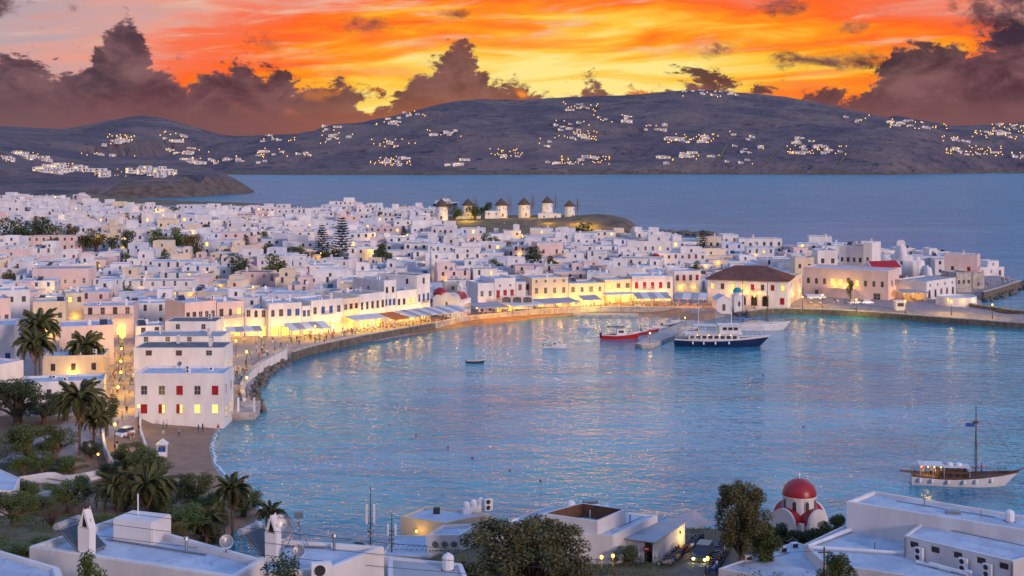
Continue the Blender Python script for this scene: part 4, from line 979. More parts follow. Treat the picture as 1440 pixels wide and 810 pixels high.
# slab jetty in front of the bright corner, and the main stone jetty
c = P(850, 443, .6); r = empty('jetty', (c.x, c.y, 0), R(-2), 'flat concrete slab jetty at the sand strip', 'jetty'); b = MB(); b.box(-10, 11, -1.2, 5, -2, .7); b.build('slab', M['stone'], r); take(c, 4)
p0, p1 = P(905, 484, .9), P(968, 455, .9); dv = (p1 - p0); r = empty('stone_jetty', (p0.x, p0.y, 0), math.atan2(dv.y, dv.x), 'orange-lit stone jetty between the red boat and the navy ship', 'jetty')
b = MB(); L = dv.length; b.prism([(-1.5, 0), (0, -2.6), (L * .5, -3), (L + 8, -3), (L + 8, 3), (L * .4, 3.2), (0, 2.6)], -2, .9); b.build('slab', M['stone'], r, bevel=.12)
b = MB(); b.tube((1, -1.5, .9), (1, -1.5, 3.6), .06); b.lathe([(0, 3.6), (.16, 3.7), (.2, 3.95), (0, 4.1)], 8, (1, -1.5, 0), 1); o = b.build('lamp_post', [M['dark'], M['bulb']], r); light(o, (1, -1.5, 3.2), 500, (1, .6, .2), .3)
b = MB(); b.tube((L * .8, -1.5, .9), (L * .8, -1.5, 3.6), .06); b.lathe([(0, 3.6), (.16, 3.7), (.2, 3.95), (0, 4.1)], 8, (L * .8, -1.5, 0), 1); o = b.build('lamp_post', [M['dark'], M['bulb']], r); light(o, (L * .8, -1.5, 3.2), 500, (1, .6, .2), .3)

# ------------------------------------------------------------------ awnings and terraces with their lamps
_t = MB(); _t.box(-.55, .55, -.4, .4, .7, .75); T_TOP = _t.mesh('table_top', M['canvas']); _t = MB(); _t.tube((0, 0, 0), (0, 0, .7), .05, n=6); _t.lathe([(.3, 0), (.28, .04), (0, .05)], 8); T_LEG = _t.mesh('leg', M['dark'])
_t = MB(); _t.box(-.22, .22, -.22, .22, .42, .46); _t.box(-.22, .22, .19, .22, .46, .92)
for _x in (-.2, .2):
    for _y in (-.2, .2): _t.box(_x - .02, _x + .02, _y - .02, _y + .02, 0, .42)
CHAIR = _t.mesh('chair', M['wbrown'])
def dining(root, w, depth, label):
    short = ' '.join(label.split()[:4]).replace(' over the', '').replace(' at the', '').replace(' in', '').replace(' with', '').replace(' and', '')
    n = max(2, int(w / 2.4)); r = random.Random(int(w * 100))
    for i in range(n):
        for row in (.3, .78):
            v = root.matrix_basis @ Vector((-w / 2 + (i + .5) * w / n + r.uniform(-.2, .2), -depth * row, 0)); g = gz(v.x, v.y); rz = root.rotation_euler.z + r.uniform(-.3, .3)
            if g < 1.5: continue
            t = empty('dining_table', (v.x, v.y, g), rz, f'pale dining table under the {short}', 'table', f'tables under the {short}'); inst('table_top', T_TOP, t); inst('leg', T_LEG, t)
            if row < .5:
                c = inst('dining_chair', CHAIR, None, (v.x - math.sin(rz) * .75, v.y + math.cos(rz) * .75, g), rz); tag(c, f'brown dining chair under the {short}', 'chair', f'chairs under the {short}')
def awning(xl, xr, Dl, Dr, depth, zb, zf, stripes, label, power=900, mats=('canvas', 'canvasg'), n=None, name='awning', lamps=3, col=(1, .60, .18)):
    pl, pr = D2(xl, Dl), D2(xr, Dr); w = (pr - pl).length; dv = (pr - pl) / w; c = (pl + pr) / 2; r = empty(name, (c.x, c.y, 2.0), math.atan2(dv.y, dv.x), label, 'awning')
    bpy.context.view_layer.update() if False else None; dining(r, w, depth, label)
    n = n or max(3, int(w / 2.2))
    for i in range(n):
        x0, x1 = -w / 2 + w * i / n, -w / 2 + w * (i + 1) / n - .03; b = MB()
        b.add([(x0, 0, zb), (x1, 0, zb), (x1, -depth, zf), (x0, -depth, zf), (x0, 0, zb - .05), (x1, 0, zb - .05), (x1, -depth, zf - .05), (x0, -depth, zf - .05)],
              [(0, 3, 2, 1), (4, 5, 6, 7), (3, 7, 6, 2), (0, 4, 7, 3), (1, 2, 6, 5)])
        b.box(x0, x1, -depth - .03, -depth - .005, zf - .38, zf + .02); b.build('canopy_panel', M[mats[i % len(mats)] if stripes else mats[0]], r)
    for i in range(max(2, int(w / 4) + 1)):
        x = -w / 2 + .15 + (w - .3) * i / max(1, int(w / 4)); b = MB(); b.tube((x, -depth + .15, -.3), (x, -depth + .15, zf - .05), .05); b.build('post', M['wbrown'], r)
    for i in range(lamps):
        x = (i + .5) / lamps * w - w / 2; b = MB(); b.tube((x, -depth * .55, zf + .25), (x, -depth * .55, zf - .5), .015, n=4); b.lathe([(0, zf - .85), (.16, zf - .75), (.2, zf - .6), (.1, zf - .48), (0, zf - .46)], 8, (x, -depth * .55, 0), 1)
        o = b.build('hanging_lamp', [M['dark'], M['bulb']], r); light(o, (x, -depth * .55, zf - .95), power * 1.5, col, .25)
    return r
awning(316, 366, 366, 369, 5, 3.9, 3.3, 1, 'grey striped awning at the corner of the quay near the beach house', 800)
awning(398, 455, 371, 377, 6, 4.2, 3.0, 1, 'grey striped awning in front of the blue-shuttered quay house', 900)
awning(484, 530, 384, 391, 5, 4.6, 4.0, 0, 'cream canopy over the brightest restaurant terrace', 2600, ('canvas',), col=(1, .74, .30), lamps=4)
awning(530, 552, 393, 398, 7, 4.2, 3.1, 0, 'orange canopy between the bright restaurant and the pale awnings', 1200, ('canvaso',), lamps=2)
awning(553, 600, 399, 409, 7, 4.2, 3.1, 1, 'long pale awning with grey stripes in front of the tall tower house', 1000)
awning(600, 640, 409, 417, 7, 4.1, 3.0, 1, 'pale awning with grey stripes in front of the waterfront church', 900, lamps=2)
awning(657, 700, 424, 428, 9, 3.6, 3.2, 0, 'flat grey terrace canopy right of the waterfront church', 700, ('canvasg',), lamps=4, col=(1, .45, .10))
awning(700, 745, 428, 434, 9, 3.6, 3.2, 0, 'flat pale terrace canopy below the tall red shutters', 800, ('canvas',), lamps=4, col=(1, .45, .10))
awning(745, 800, 435, 441, 8, 3.6, 3.1, 0, 'flat grey canopy with orange lamps below the attic-window house', 800, ('canvasg', 'canvas'), lamps=4, col=(1, .5, .12))
awning(812, 838, 444, 446, 5, 3.8, 3.0, 0, 'dark grey canopy by the dazzling yellow arches', 2000, ('canvasg',), lamps=2, col=(1, .78, .34))
awning(845, 888, 449, 452, 4, 4.2, 4.0, 0, 'flat cream canopy of the white-lit restaurant', 2400, ('canvas',), lamps=3, col=(1, .80, .36))
awning(889, 938, 450, 451, 8, 4.2, 3.2, 1, 'grey awning along the red-shuttered mansion', 800, ('canvasg', 'canvas'), lamps=4, col=(1, .42, .10))
awning(950, 996, 450, 448, 8, 4.2, 3.2, 1, 'grey awning beside the tile-roofed hall', 800, ('canvasg', 'canvas'), lamps=4, col=(1, .42, .10))
awning(1132, 1158, 452, 452, 4, 3.4, 2.9, 0, 'small yellow-lit kiosk canopy at the foot of the arched building', 900, ('canvas',), lamps=2)
awning(1262, 1300, 466, 466, 5, 3.6, 3.0, 0, 'small dark canopy in front of the low cafe on the point', 700, ('canvasg',), lamps=3, col=(1, .48, .12))
# terrace parapet with three little arches
c = D2(727, 427); r = empty('terrace_parapet', (c.x, c.y, 5.4), 0, 'white terrace parapet with three orange arches above the canopies', 'parapet')
b = MB(); b.box(-5, 5, 0, .3, 1.9, 2.2); b.box(-5, 5, .02, .28, -2, .02); b.build('wall', M['white'], r)
for x in (-3.3, 0, 3.3): inst('archway', WIN['archopen'], r, (x, .1, 0), 0, (3.3, .12, 1.9))

# street lamps on quay and pier
def street_lamp(p, h, label, power=500, col=(1, .68, .22), group='lamps along the harbour quay'):
    power *= 2.2
    r = empty('street_lamp', p, 0, label, 'street lamp', group)
    b = MB(); b.tube((0, 0, -.3), (0, 0, h), .09, .05, 8); b.lathe([(.2, 0), (.16, .5), (.09, .6)], 8); b.build('post', M['dark'], r)
    b = MB(); k_ = min(1, h / 3.8); b.lathe([(0, h), (.16 * k_, h + .05), (.24 * k_, h + .3 * k_), (.16 * k_, h + .5 * k_), (0, h + .56 * k_)], 8); o = b.build('lantern', M['bulb'], r); light(o, (0, 0, h - .3), power, col, .3)
for px, py, pw in ((366, 496, 500), (1062, 435, 300), (1206, 440, 3200), (1130, 436, 1500), (1340, 443, 3400), (1275, 442, 1200), (1398, 448, 1000), (1158, 433, 900), (345, 560, 500), (323, 548, 700), (322, 522, 900), (330, 503, 900), (158, 632, 700), (192, 604, 500), (385, 494, 1500), (442, 481, 1500), (522, 466, 1500), (592, 453, 1500), (690, 437, 1000), (345, 520, 1200)):
    p = P(px, py, 1.9); street_lamp((p.x, p.y + 1.5, 1.9), 3.8, 'single lantern lamp post on the harbour quay', pw)
# ------------------------------------------------------------------ left-hand houses by the lantern-lit street
row_house(-34, 20, 300, 302, 457, 11, rows=[(5, 3, 1.1, 1.5, ['brown', 'brown', 'blueshut'])], wall='white2', label='white house with one small blue window behind the garden trees', ext=['small_ac'], base=-3)
row_house(-30, 33, 258, 268, 512, 9, rows=[(4.2, 4, 1, 1.6, 'brown')], side=[(4, 2, 1, 1.6, 'brown')], label='low white house with scalloped roof edge beside the garden trees', base=-3, ext=['chimney'])
row_house(22, 146, 276, 280, 536, 8, rows=[(1, 4, 1, 1.6, 'brown')], label='long low white roof hidden behind the dark garden trees', base=-3, ext=['small_ac', 'small_ac'], wall='white2')
row_house(60, 146, 298, 300, 500, 10, rows=[(3, 3, 1, 1.6, 'brown')], wall='cream', label='cream house with air conditioners on its roof beside the lit street', ext=['air_conditioner', 'air_conditioner', 'satellite_dish', 'small_ac'], base=-3, lamp=1)
row_house(84, 160, 322, 326, 458, 12, rows=[(6.6, 2, 1, 1.5, 'grey')], side=[(3, 3, 1.1, 1.6, 'lit'), (.2, 4, 1.8, 2.4, 'shop')], wall='pink', label='tall pale pink house beside the street with stepped white roof', ext=['water_tank', 'solar_heater'], base=-3)
row_house(118, 188, 372, 374, 430, 12, rows=[(6.4, 4, 1.2, 2, ['brown', 'grey', 'brown', 'grey']), (.2, 2, 2.6, 3.2, 'archlit')], wall='pink', label='balconied house closing the far end of the lit street', lamp=2, ext=['small_ac', 'chimney'])
o = [q for q in COL.objects if q.get('label', '').startswith('balconied house closing')][0]; balcony(o, 0, -6, 5.6, 13)
row_house(-20, 15, 352, 355, 420, 11, rows=[(7, 3, 1, 1.6, ['brown', 'red', 'red'])], wall='pink', label='pink house with red windows behind the twin palms', lamp=1)
row_house(46, 92, 366, 368, 424, 10, rows=[(6, 3, 1.1, 1.6, 'grey')], wall='cream', label='cream house with grey windows right behind the twin palms', ext=['solar_heater'], lamp=1)
row_house(92, 118, 395, 397, 412, 11, rows=[(7, 2, 1.1, 1.6, ['lit', 'brown'])], wall='cream', label='yellow cream house with one lit window up the slope from the palms', lamp=1, ext=['chimney'])
row_house(-10, 42, 392, 396, 408, 11, rows=[(7, 3, 1.1, 1.6, 'brown')], label='white house with three brown windows above the pink house', ext=['water_tank'])
# buildings on both sides of the street get small lamps strung between them
for i, (px, D, zz) in enumerate(((170, 285, 5.2), (170, 300, 5.2), (171, 318, 5.4), (172, 336, 5.6), (173, 354, 5.8), (166, 268, 5))):
    c = D2(px, D); r = empty('hanging_lantern', (c.x, c.y, gz(c.x, c.y)), 0, 'lantern hung on a cable across the crowded street', 'lantern', 'lanterns across the street')
    b = MB(); b.tube((-3.6, 0, zz + .3), (0, 0, zz), .02, n=4); b.tube((0, 0, zz), (3.6, 0, zz + .3), .02, n=4); b.build('cable', M['dark'], r)
    b = MB(); b.lathe([(0, zz - .6), (.2, zz - .5), (.26, zz - .25), (.1, zz)], 8); o = b.build('lamp_shade', M['bulb'], r); light(o, (0, 0, zz - 1.6), 6000, (1, .60, .08), .3)

# ------------------------------------------------------------------ landmarks for the labels of the many small houses
for phrase, px, py, z in (('near the twin pines', 465, 350, 6), ('by the left grove', 60, 338, 12), ('by the golden-lit trees', 260, 348, 9), ('below the windmill hill', 720, 335, 5), ('by the round green tree', 750, 368, 4),
        ('above the quay arches', 470, 400, 3), ('by the dark shrubbery', 390, 385, 5), ('by the seafront pine', 988, 362, 3), ('near the white mill', 478, 305, 8), ('uphill of the palms', 90, 400, 6), ('above the salmon house', 270, 405, 5), ('over the long terrace', 720, 385, 3),
        ('over the yellow arches', 850, 380, 3), ('between the domes', 800, 362, 4), ('on the left slope', 150, 372, 9)):
    q = P(px, py, z); LAND.append((phrase, q.x, q.y))

GREEN = [  # trees in the town: px, base py, crown width px, crown height px, kind, label
 (20, 338, 60, 30, 'leafd', 'dark rounded tree at the left end of the town grove'), (52, 336, 46, 34, 'leafd', 'tall dark tree in the middle of the town grove'), (80, 338, 30, 22, 'leaf', 'lower olive green tree at the grove edge'),
 (104, 338, 26, 26, 'leafo', 'golden lit tree beside the town grove'), (135, 345, 34, 22, 'leafo', 'small golden tree right of the red palm'), (158, 352, 26, 24, 'leafd', 'dark tree over the blue wall'), (185, 350, 34, 26, 'leafd', 'dark round tree between white houses'),
 (222, 344, 34, 22, 'leaf', 'olive tree left of the golden-lit tree'), (248, 346, 40, 24, 'leaf', 'broad olive tree beside the golden-lit tree'), (274, 352, 34, 26, 'leafo', 'golden-lit tree against the yellow wall'), (280, 368, 22, 18, 'leafd', 'dark shrub tree below the golden-lit tree'),
 (205, 367, 26, 12, 'leaf', 'low bush on a white terrace'), (232, 366, 18, 9, 'leaf', 'small bush beside the terrace bush'), (186, 420, 30, 18, 'leaf', 'round bush above the street end'), (335, 382, 36, 24, 'leafd', 'dark tree below the first pine'),
 (372, 358, 30, 16, 'leafd', 'dark shrub left of the first town pine'), (402, 362, 40, 14, 'leafd', 'wide dark shrub under the first town pine'), (425, 362, 30, 16, 'leaf', 'olive shrub between the pines'), (388, 385, 46, 26, 'leaf', 'large green tree of the shrubbery'), (470, 364, 40, 16, 'leafd', 'dark shrub under the second town pine'),
 (536, 364, 34, 20, 'leafd', 'dark tree right of the twin pines'), (750, 368, 32, 22, 'leafd', 'round green tree standing alone among white houses'), (648, 350, 14, 8, 'leaf', 'little bush beside the small red dome'), (668, 302, 30, 14, 'leafd', 'dark scrub tree behind the second windmill'), (640, 303, 26, 14, 'leafd', 'dark scrub tree behind the first windmill'), (684, 301, 20, 14, 'leafd', 'dark scrub between second and third windmill'),
 (820, 328, 30, 14, 'leafd', 'dark bush on the lit rock below the mills'), (700, 345, 34, 12, 'leaf', 'green bushes at the car park edge'), (250, 300, 30, 8, 'leafd', 'flat dark tree near the inlet'), (105, 292, 22, 8, 'leafd', 'low dark tree on the upper slope'), (35, 300, 24, 8, 'leafd', 'low dark tree among far left roofs'),
 (1196, 420, 14, 22, 'leaf', 'slim tree against the arched building'), (1262, 430, 22, 18, 'leafo', 'lamp-lit tree at the low cafe'), (1040, 400, 12, 10, 'leaf', 'small roof-garden bush by the hall'),
]
rg = random.Random(44)
for i in range(46):
    gx = rg.uniform(5, 980); gy = rg.uniform(300, 402)
    if gy > 395 - max(0, gx - 250) * .02 or (600 < gx < 900 and gy < 335) or (gx > 760 and gy < 345): continue
    GREEN.append((gx, gy, rg.uniform(10, 26), rg.uniform(7, 13), rg.choice(['leafd', 'leaf', 'leaf', 'leafo']), None))
green_spots = []
for g_ in GREEN:
    z = 5
    for _ in range(4):
        q = P(g_[0], g_[1], z + 2.6); z = gz(q.x, q.y)
    green_spots.append((q.x, q.y, z))
    w = g_[2] / F * q.y; take((q.x, q.y), w * .42); take((q.x, q.y - 9), w * .36)

# ------------------------------------------------------------------ the mass of the town
SHW = {'blueshut': 'blue shutters', 'greenshut': 'green shutters', 'redshut': 'red shutters', 'brownshut': 'brown shutters', 'brown': 'brown windows', 'blue': 'blue windows', 'grey': 'grey windows', 'white': 'white windows', 'green': 'green windows', 'red': 'red windows'}
TONE = {'white': 'white', 'white2': 'bluish white', 'cream': 'cream', 'pink': 'pale pink'}
front_px = [-40, 150, 260, 305, 345, 430, 505, 605, 655, 700, 760, 890, 946, 995, 1110, 1130, 1250, 1262, 1350, 1440]
front_D = [410, 410, 388, 394, 396, 398, 414, 442, 452, 458, 470, 480, 500, 482, 480, 505, 505, 520, 540, 560]
cand = []
rt = random.Random(5); D = 392.0
while D < 1190:
    pitch = 12.8 + (D - 390) * .008
    x = -.43 * D + rt.uniform(0, 10)
    while x < .40 * D:
        w = rt.uniform(7, 14) if rt.random() < .8 else rt.uniform(15, 25); xx = x + w / 2; yy = D + rt.uniform(-2.5, 2.5); px = xx / yy * F + 720; x += w + rt.choice([.15, .3, 1.2, 2.8, 3.8])
        if yy < np.interp(px, front_px, front_D): continue
        cand.append((xx, yy, w, rt.uniform(8, 12)))
    D += pitch
cx = np.array([c[0] for c in cand]); cy = np.array([c[1] for c in cand]); csd = shore_dist(cx, cy); cz = ground(cx, cy, csd)
keep = []
for (x, y, w, d), s, z in zip(cand, csd, cz):
    px = x / y * F + 720
    if s < 8.5: continue
    if 606 < px < 900 and 752 < y < 965 and x > -62: continue            # open windmill hill
    if x > 62 and y > 800: continue
    if any((x - a) ** 2 + (y - b) ** 2 < (r + min(w, d) * .42) ** 2 for a, b, r in FOOT): continue
    if rt.random() < (.22 if y > 1000 else .07): continue
    if px < -25 or px > 1460: continue
    if y > 1035 and 118 < px < 480: continue
    keep.append((x, y, w, d, z))
keep.sort(key=lambda k: k[1])
LA = np.array([(a, b) for _, a, b in LAND])
def where(x, y):
    i = int(np.argmin((LA[:, 0] - x) ** 2 + (LA[:, 1] - y) ** 2)); return LAND[i][0]
def gen(x, y, w, d, seed):
    r = random.Random(seed); two = r.random() < .36
    h = (r.uniform(5.9, 6.9) if r.random() < .85 or y > 850 else r.uniform(7.5, 9.5)) if two else r.uniform(3.0, 4.2)
    wall = r.choices(['white', 'white2', 'cream', 'pink'], [60, 20, 9, 11])[0]; roof = r.choices(['roof', 'roofg', 'roofd', 'white'], [60, 20, 4, 16])[0]
    kind = r.choices(list(SHW), [12, 4, 7, 5, 24, 8, 18, 14, 4, 4])[0]; n = max(1, int(w / r.uniform(2.8, 4.4)))
    return r, two, h, wall, roof, kind, n, r.uniform(-.22, .22)
N_SINGLE = 268
for i, (x, y, w, d, z) in enumerate(keep[:N_SINGLE]):
    r, two, h, wall, roof, kind, n, rz = gen(x, y, w, d, i)
    root = empty('house', (x, y, z), rz, None, 'house', 'small flat-roofed houses of the old town')
    op = {'f': [], 'r': [], 'l': []}; nd = r.randrange(n)
    for k in range(n):
        u = (k + .5) / n * w - w / 2
        if two: op['f'].append((u, 4.3, .95, r.choice([1.4, 1.9]), 'lit' if r.random() < .07 else kind))
        if k == nd: op['f'].append((u, .0, 1.05, 2.15, 'door_' + r.choice(['blue', 'red', 'green', 'brown', 'grey'])))
        elif r.random() < .8: op['f'].append((u, 1.0, .9, 1.3, 'lit' if r.random() < .10 else kind))
    for s in ('r', 'l'):
        for k in range(2):
            if r.random() < .6: op[s].append(((k - .5) * d * .5, 4.3 if two else 1.1, .85, 1.3, kind))
    block(root, w, d, h, op, wall, roof, base=-2, par=r.uniform(.15, .45))
    note = None
    if r.random() < .34:
        uw, ud, uh = w * r.uniform(.35, .6), d * r.uniform(.4, .7), r.uniform(2.4, 3.0); sx = r.choice([-1, 1]) * (w - uw) * .42
        block(root, uw, ud, uh, {'f': [(0, .4, .9, 1.3, kind)]}, wall, roof, sx, (d - ud) * .42, h - .3, .3, .0, ('upper_wall', 'upper_roof')); note = 'a rooftop room'
    ext = []
    for it, pr, ph in (('chimney', .36, 'a chimney'), ('water_tank', .26, 'a water tank'), ('solar_heater', .22, 'a solar heater'), ('satellite_dish', .14, 'a dish'), ('small_ac', .25, None)):
        if r.random() < pr: ext.append(it); note = note or ph
    extras(root, w, d, h - .45, ext, r)
    lampd = r.random() < .26
    if lampd:
        l = inst('wall_lamp', KIT['wall_lamp'], root, (r.uniform(-.3, .3) * w, -d / 2 - .02, 2.7)); light(l, (0, -1.0, .1), r.uniform(120, 420), (1, .60, .14), .3)
    lab_ = f"{'two-storey' if two else 'low'} {TONE[wall]} house with {SHW[kind]}{' and ' + note if note else ''}{', lit' if lampd else ''}, {where(x, y)}"
    root['label'] = lab_ if len(lab_.split()) < 17 else lab_.replace(', lit,', ',').replace('two-storey', 'tall').replace('bluish white', 'bluish')
# beyond the first 268 the houses run together
b = MB(); fm = [M['white'], M['white2'], M['cream'], M['pink'], M['roof'], M['roofg'], M['glass'], M['wbrown'], M['lit'], M['farbulb'], M['wblue']]
for i, (x, y, w, d, z) in enumerate(keep[N_SINGLE:]):
    r, two, h, wall, roof, kind, n, rz = gen(x, y, w, d, 5000 + i); wm = ['white', 'white2', 'cream', 'pink'].index(wall); T = Matrix.Translation((x, y, z)) @ Matrix.Rotation(rz, 4, 'Z')
    def blk(x0, x1, y0, y1, z0, z1, p=.22, t=.3):
        b.add([(x0, y0, z0), (x1, y0, z0), (x1, y1, z0), (x0, y1, z0), (x0, y0, z1), (x1, y0, z1), (x1, y1, z1), (x0, y1, z1)], [(0, 1, 5, 4), (1, 2, 6, 5), (2, 3, 7, 6), (3, 0, 4, 7)], wm, T)
        o = [(x0, y0, z1), (x1, y0, z1), (x1, y1, z1), (x0, y1, z1)]; q = [(x0 + t, y0 + t, z1), (x1 - t, y0 + t, z1), (x1 - t, y1 - t, z1), (x0 + t, y1 - t, z1)]; e = [(a, c, z1 - p) for a, c, _ in q]
        b.add(o + q + e, [(0, 1, 5, 4), (1, 2, 6, 5), (2, 3, 7, 6), (3, 0, 4, 7), (4, 5, 9, 8), (5, 6, 10, 9), (6, 7, 11, 10), (7, 4, 8, 11)], wm, T)
        b.add(e, [(0, 1, 2, 3)], 4 if roof in ('roof', 'white') else 5, T)
    blk(-w / 2, w / 2, -d / 2, d / 2, -3, h)
    if r.random() < .4: uw = w * r.uniform(.3, .55); sx = r.choice([-1, 1]) * (w - uw) * .4; blk(sx - uw / 2, sx + uw / 2, -.05 * d, d * .4, h - .4, h + r.uniform(2.2, 2.9))
    pm = 10 if kind.startswith('blue') else (7 if r.random() < .3 else 6)
    for k in range(n):
        u = (k + .5) / n * w - w / 2 + r.uniform(-.3, .3)
        for zz in ((4.2, .9) if two else (1.0,)):
            if r.random() < .9: b.box(u - .58, u + .58, -d / 2 - .05, -d / 2 + .1, zz, zz + r.choice([1.3, 1.7]), 8 if r.random() < .08 else pm, T)
    for s in (-1, 1):
        if r.random() < .6: b.box(*((w / 2 - .1, w / 2 + .05) if s > 0 else (-w / 2 - .05, -w / 2 + .1)), -.5, .5, 1.2, 2.6, pm, T)
    if r.random() < .3: b.box(-w * .3, w * .1, -d / 2 - 1.8, -d / 2 - .06, 2.3, 2.45, 7, T); b.box(-w * .28, w * .08, -d / 2 - .08, -d / 2 - .03, .2, 2.25, 6, T)
    if r.random() < .35: cxx = r.uniform(-.3, .3) * w; b.box(cxx - .35, cxx + .35, .1 * d, .1 * d + .7, h - .5, h + 1.5, wm, T)
    if r.random() < .25: cxx = r.uniform(-.3, .3) * w; b.lathe([(.6, h - .5), (.6, h + .8), (0, h + 1)], 8, (cxx, -.1 * d, 0), wm, T)
tag(b.build('distant_houses', fm), 'mass of far white flat-roofed houses rising behind the old town', 'houses', kind='stuff')
# lamps in the lanes
rs = random.Random(8); n = 0
while n < 46:
    k = rs.choice(keep); x, y = k[0] + k[2] / 2 + .8, k[1] - k[3] / 2 - 1.6
    if y > 980: continue
    z = gz(x, y); street_lamp((x, y, z), 4.0, f'lane lamp glowing between white houses {where(x, y)}', 900 * (1 + (y - 400) / 400), (1, .60, .13), 'lamps in the lanes of the old town'); n += 1

# ------------------------------------------------------------------ windmills
def windmill(p, rb, h, label, power, seed, cone=True, roofm='thatch'):
    r = empty('windmill', p, R(seed * 7), label, 'windmill', 'windmills on the hill'); b = MB()
    b.lathe([(rb * 1.02, -2.5), (rb, 0), (rb * .9, h), (rb * .7, h)], 20); b.build('tower', M['white'], r, smooth=False)
    b = MB(); rr = rb * 1.08
    b.lathe([(rr, h - .25), (rr * .98, h), (rr * .52, h + rb * .62), (.12, h + rb * 1.12), (0, h + rb * 1.15)], 20); rf = b.build('thatched_roof', M[roofm], r)
    b = MB()
    for i in range(20):
        a = i * R(18); b.tube((rr * math.cos(a), rr * math.sin(a), h), (.1 * math.cos(a), .1 * math.sin(a), h + rb * 1.13), .09, .04, 4)
    b.build('roof_battens', M['bark'], rf)
    inst('door', DOOR['brown'], r, (0, -rb - .0, 0), 0, (1.1, 1, 2.1))
    for a, z in ((-60, h * .62), (-118, h * .55), (-80, h * .72)):
        rad = rb * (1 - .1 * z / h) - .02; inst('window', WIN['brown'], r, (rad * math.cos(R(a)), rad * math.sin(R(a)), z), R(a + 90), (.6, .6, .7))
    # wheel: poles with a rope rim, on a wooden shaft
    ang = R(-32); ax = Vector((math.cos(ang), math.sin(ang), 0)); hub = ax * (rb + 1.5) + Vector((0, 0, h + .35)); e1 = Vector((-ax.y, ax.x, 0)); e2 = Vector((0, 0, 1))
    b = MB(); b.tube(Vector((0, 0, h + .35)), hub + ax * 1.6, .2, .12, 8); sh = b.build('shaft', M['wood'], r); Rw = rb * 1.42; tips = []
    for i in range(12):
        a = i * R(30) + .2; t = hub + (e1 * math.cos(a) + e2 * math.sin(a)) * Rw; tips.append(t); b = MB(); b.tube(hub, t, .09, .05, 5); b.build('spoke', M['wood'], sh)
    b = MB()
    for i in range(12): b.tube(tips[i], tips[(i + 1) % 12], .03, n=4); b.tube(tips[i], hub + ax * 1.6, .025, n=4)
    b.build('rim_rope', M['wood'], sh)
    if power:
        b = MB(); b.box(-.35, .35, -.25, .25, 0, .5); b.box(-.3, .3, -.2, .2, .5, .53, 1); o = b.build('floodlight', [M['dark'], M['bulb']], r, (1.0, -rb - 4.5, 0)); light(o, (0, -.1, 1.1), power * 5, (1, .56, .10), .3)
for i, (px, py, rb, h, pw, lab) in enumerate(((621, 308, 4.1, 8.2, 0, 'unlit grey-white windmill at the left end of the mill row'), (658, 305, 3.7, 7.6, 1700, 'golden floodlit windmill above the round terrace'), (705, 304.5, 4.0, 7.4, 450, 'pale windmill with a white annexe to its left'),
        (737, 304, 3.9, 7.6, 1500, 'golden windmill standing on the crest between pale mills'), (770, 303.5, 3.6, 8.6, 1300, 'tall pale windmill above the walled white yard'), (801, 306.5, 3.4, 7.6, 1800, 'windmill at the seaward end above the lit rock'))):
    D = 866 if i else 850
    q = D2(px, D - (8 if i == 5 else 0)); z = ztop(py, q.y); windmill((q.x, q.y, z), rb, h, lab, pw, i)
q = P(478, 305, 8); windmill((q.x, q.y, gz(q.x, q.y)), 4.0, 7.0, 'all-white mill with pale conical roof beyond the town pines', 0, 2, roofm='white')
# white walls and annexe beside the mills
for px0, px1, py, h, d, lab in ((682, 703, 304, 3.2, 5, 'low white annexe joined to the pale windmill'), (757, 789, 308, 3.4, 6, 'white walled yard below the tall pale windmill'), (640, 676, 308, 1.6, 6, 'low round white terrace wall below the golden mill')):
    q0, q1 = D2(px0, 856), D2(px1, 856); w = (q1 - q0).length; r = empty('mill_annexe', ((q0.x + q1.x) / 2, 856 + d / 2, ztop(py, 856)), 0, lab, 'annexe'); block(r, w, d, h, {'f': [((k - .5) * w / 2, .9, .9, 1.2, 'brown') for k in range(2)]} if h > 2 else {}, 'white', 'roof', base=-4)
# floodlights on the rock below the mills
for px, py, pw in ((826, 322, 1500), (812, 316, 900), (656, 312, 1500), (845, 326, 900), (770, 316, 500)):
    q = hit(px, py, 700, 900); 
    if q is None: continue
    r = empty('floodlight', q, 0, 'ground floodlight on the slope below the windmills', 'floodlight', 'floodlights on the mill slope'); b = MB(); b.box(-.4, .4, -.3, .3, 0, .5); b.build('housing', M['dark'], r); b = MB(); b.box(-.33, .33, -.22, .22, .5, .55); o = b.build('lens', M['bulb'], r); light(o, (0, -.8, 3.0), pw * 12, (1, .68, .08), .3)
# ------------------------------------------------------------------ trees in the town
TM = {}
for km in ('leafd', 'leaf', 'leafo'):
    for v in range(2):
        for rat in ('wide', 'tall'):
            TM[km, v, rat] = tree_meshes(1.0, .55 if rat == 'wide' else .9, .12, 1500, .035, km, 31 + v + (5 if rat == 'tall' else 0), 14)
for i, (g_, s) in enumerate(zip(GREEN, green_spots)):
    w = g_[2] / F * s[1]; hh = g_[3] / F * s[1]; rat = 'wide' if hh < w * .72 else 'tall'; tot = (.67 if rat == 'wide' else 1.02)
    s = (s[0], s[1], s[2]); hh += 2.6; t = plant_tree('town_tree', s, TM[g_[4], i % 2, rat], i * 1.3, 1, g_[5] or f"small {'golden' if g_[4] == 'leafo' else 'dark green' if g_[4] == 'leafd' else 'olive green'} tree between white houses {where(s[0], s[1])}", 'trees among the town houses'); t.scale = (w, w, hh / tot * 1.0)
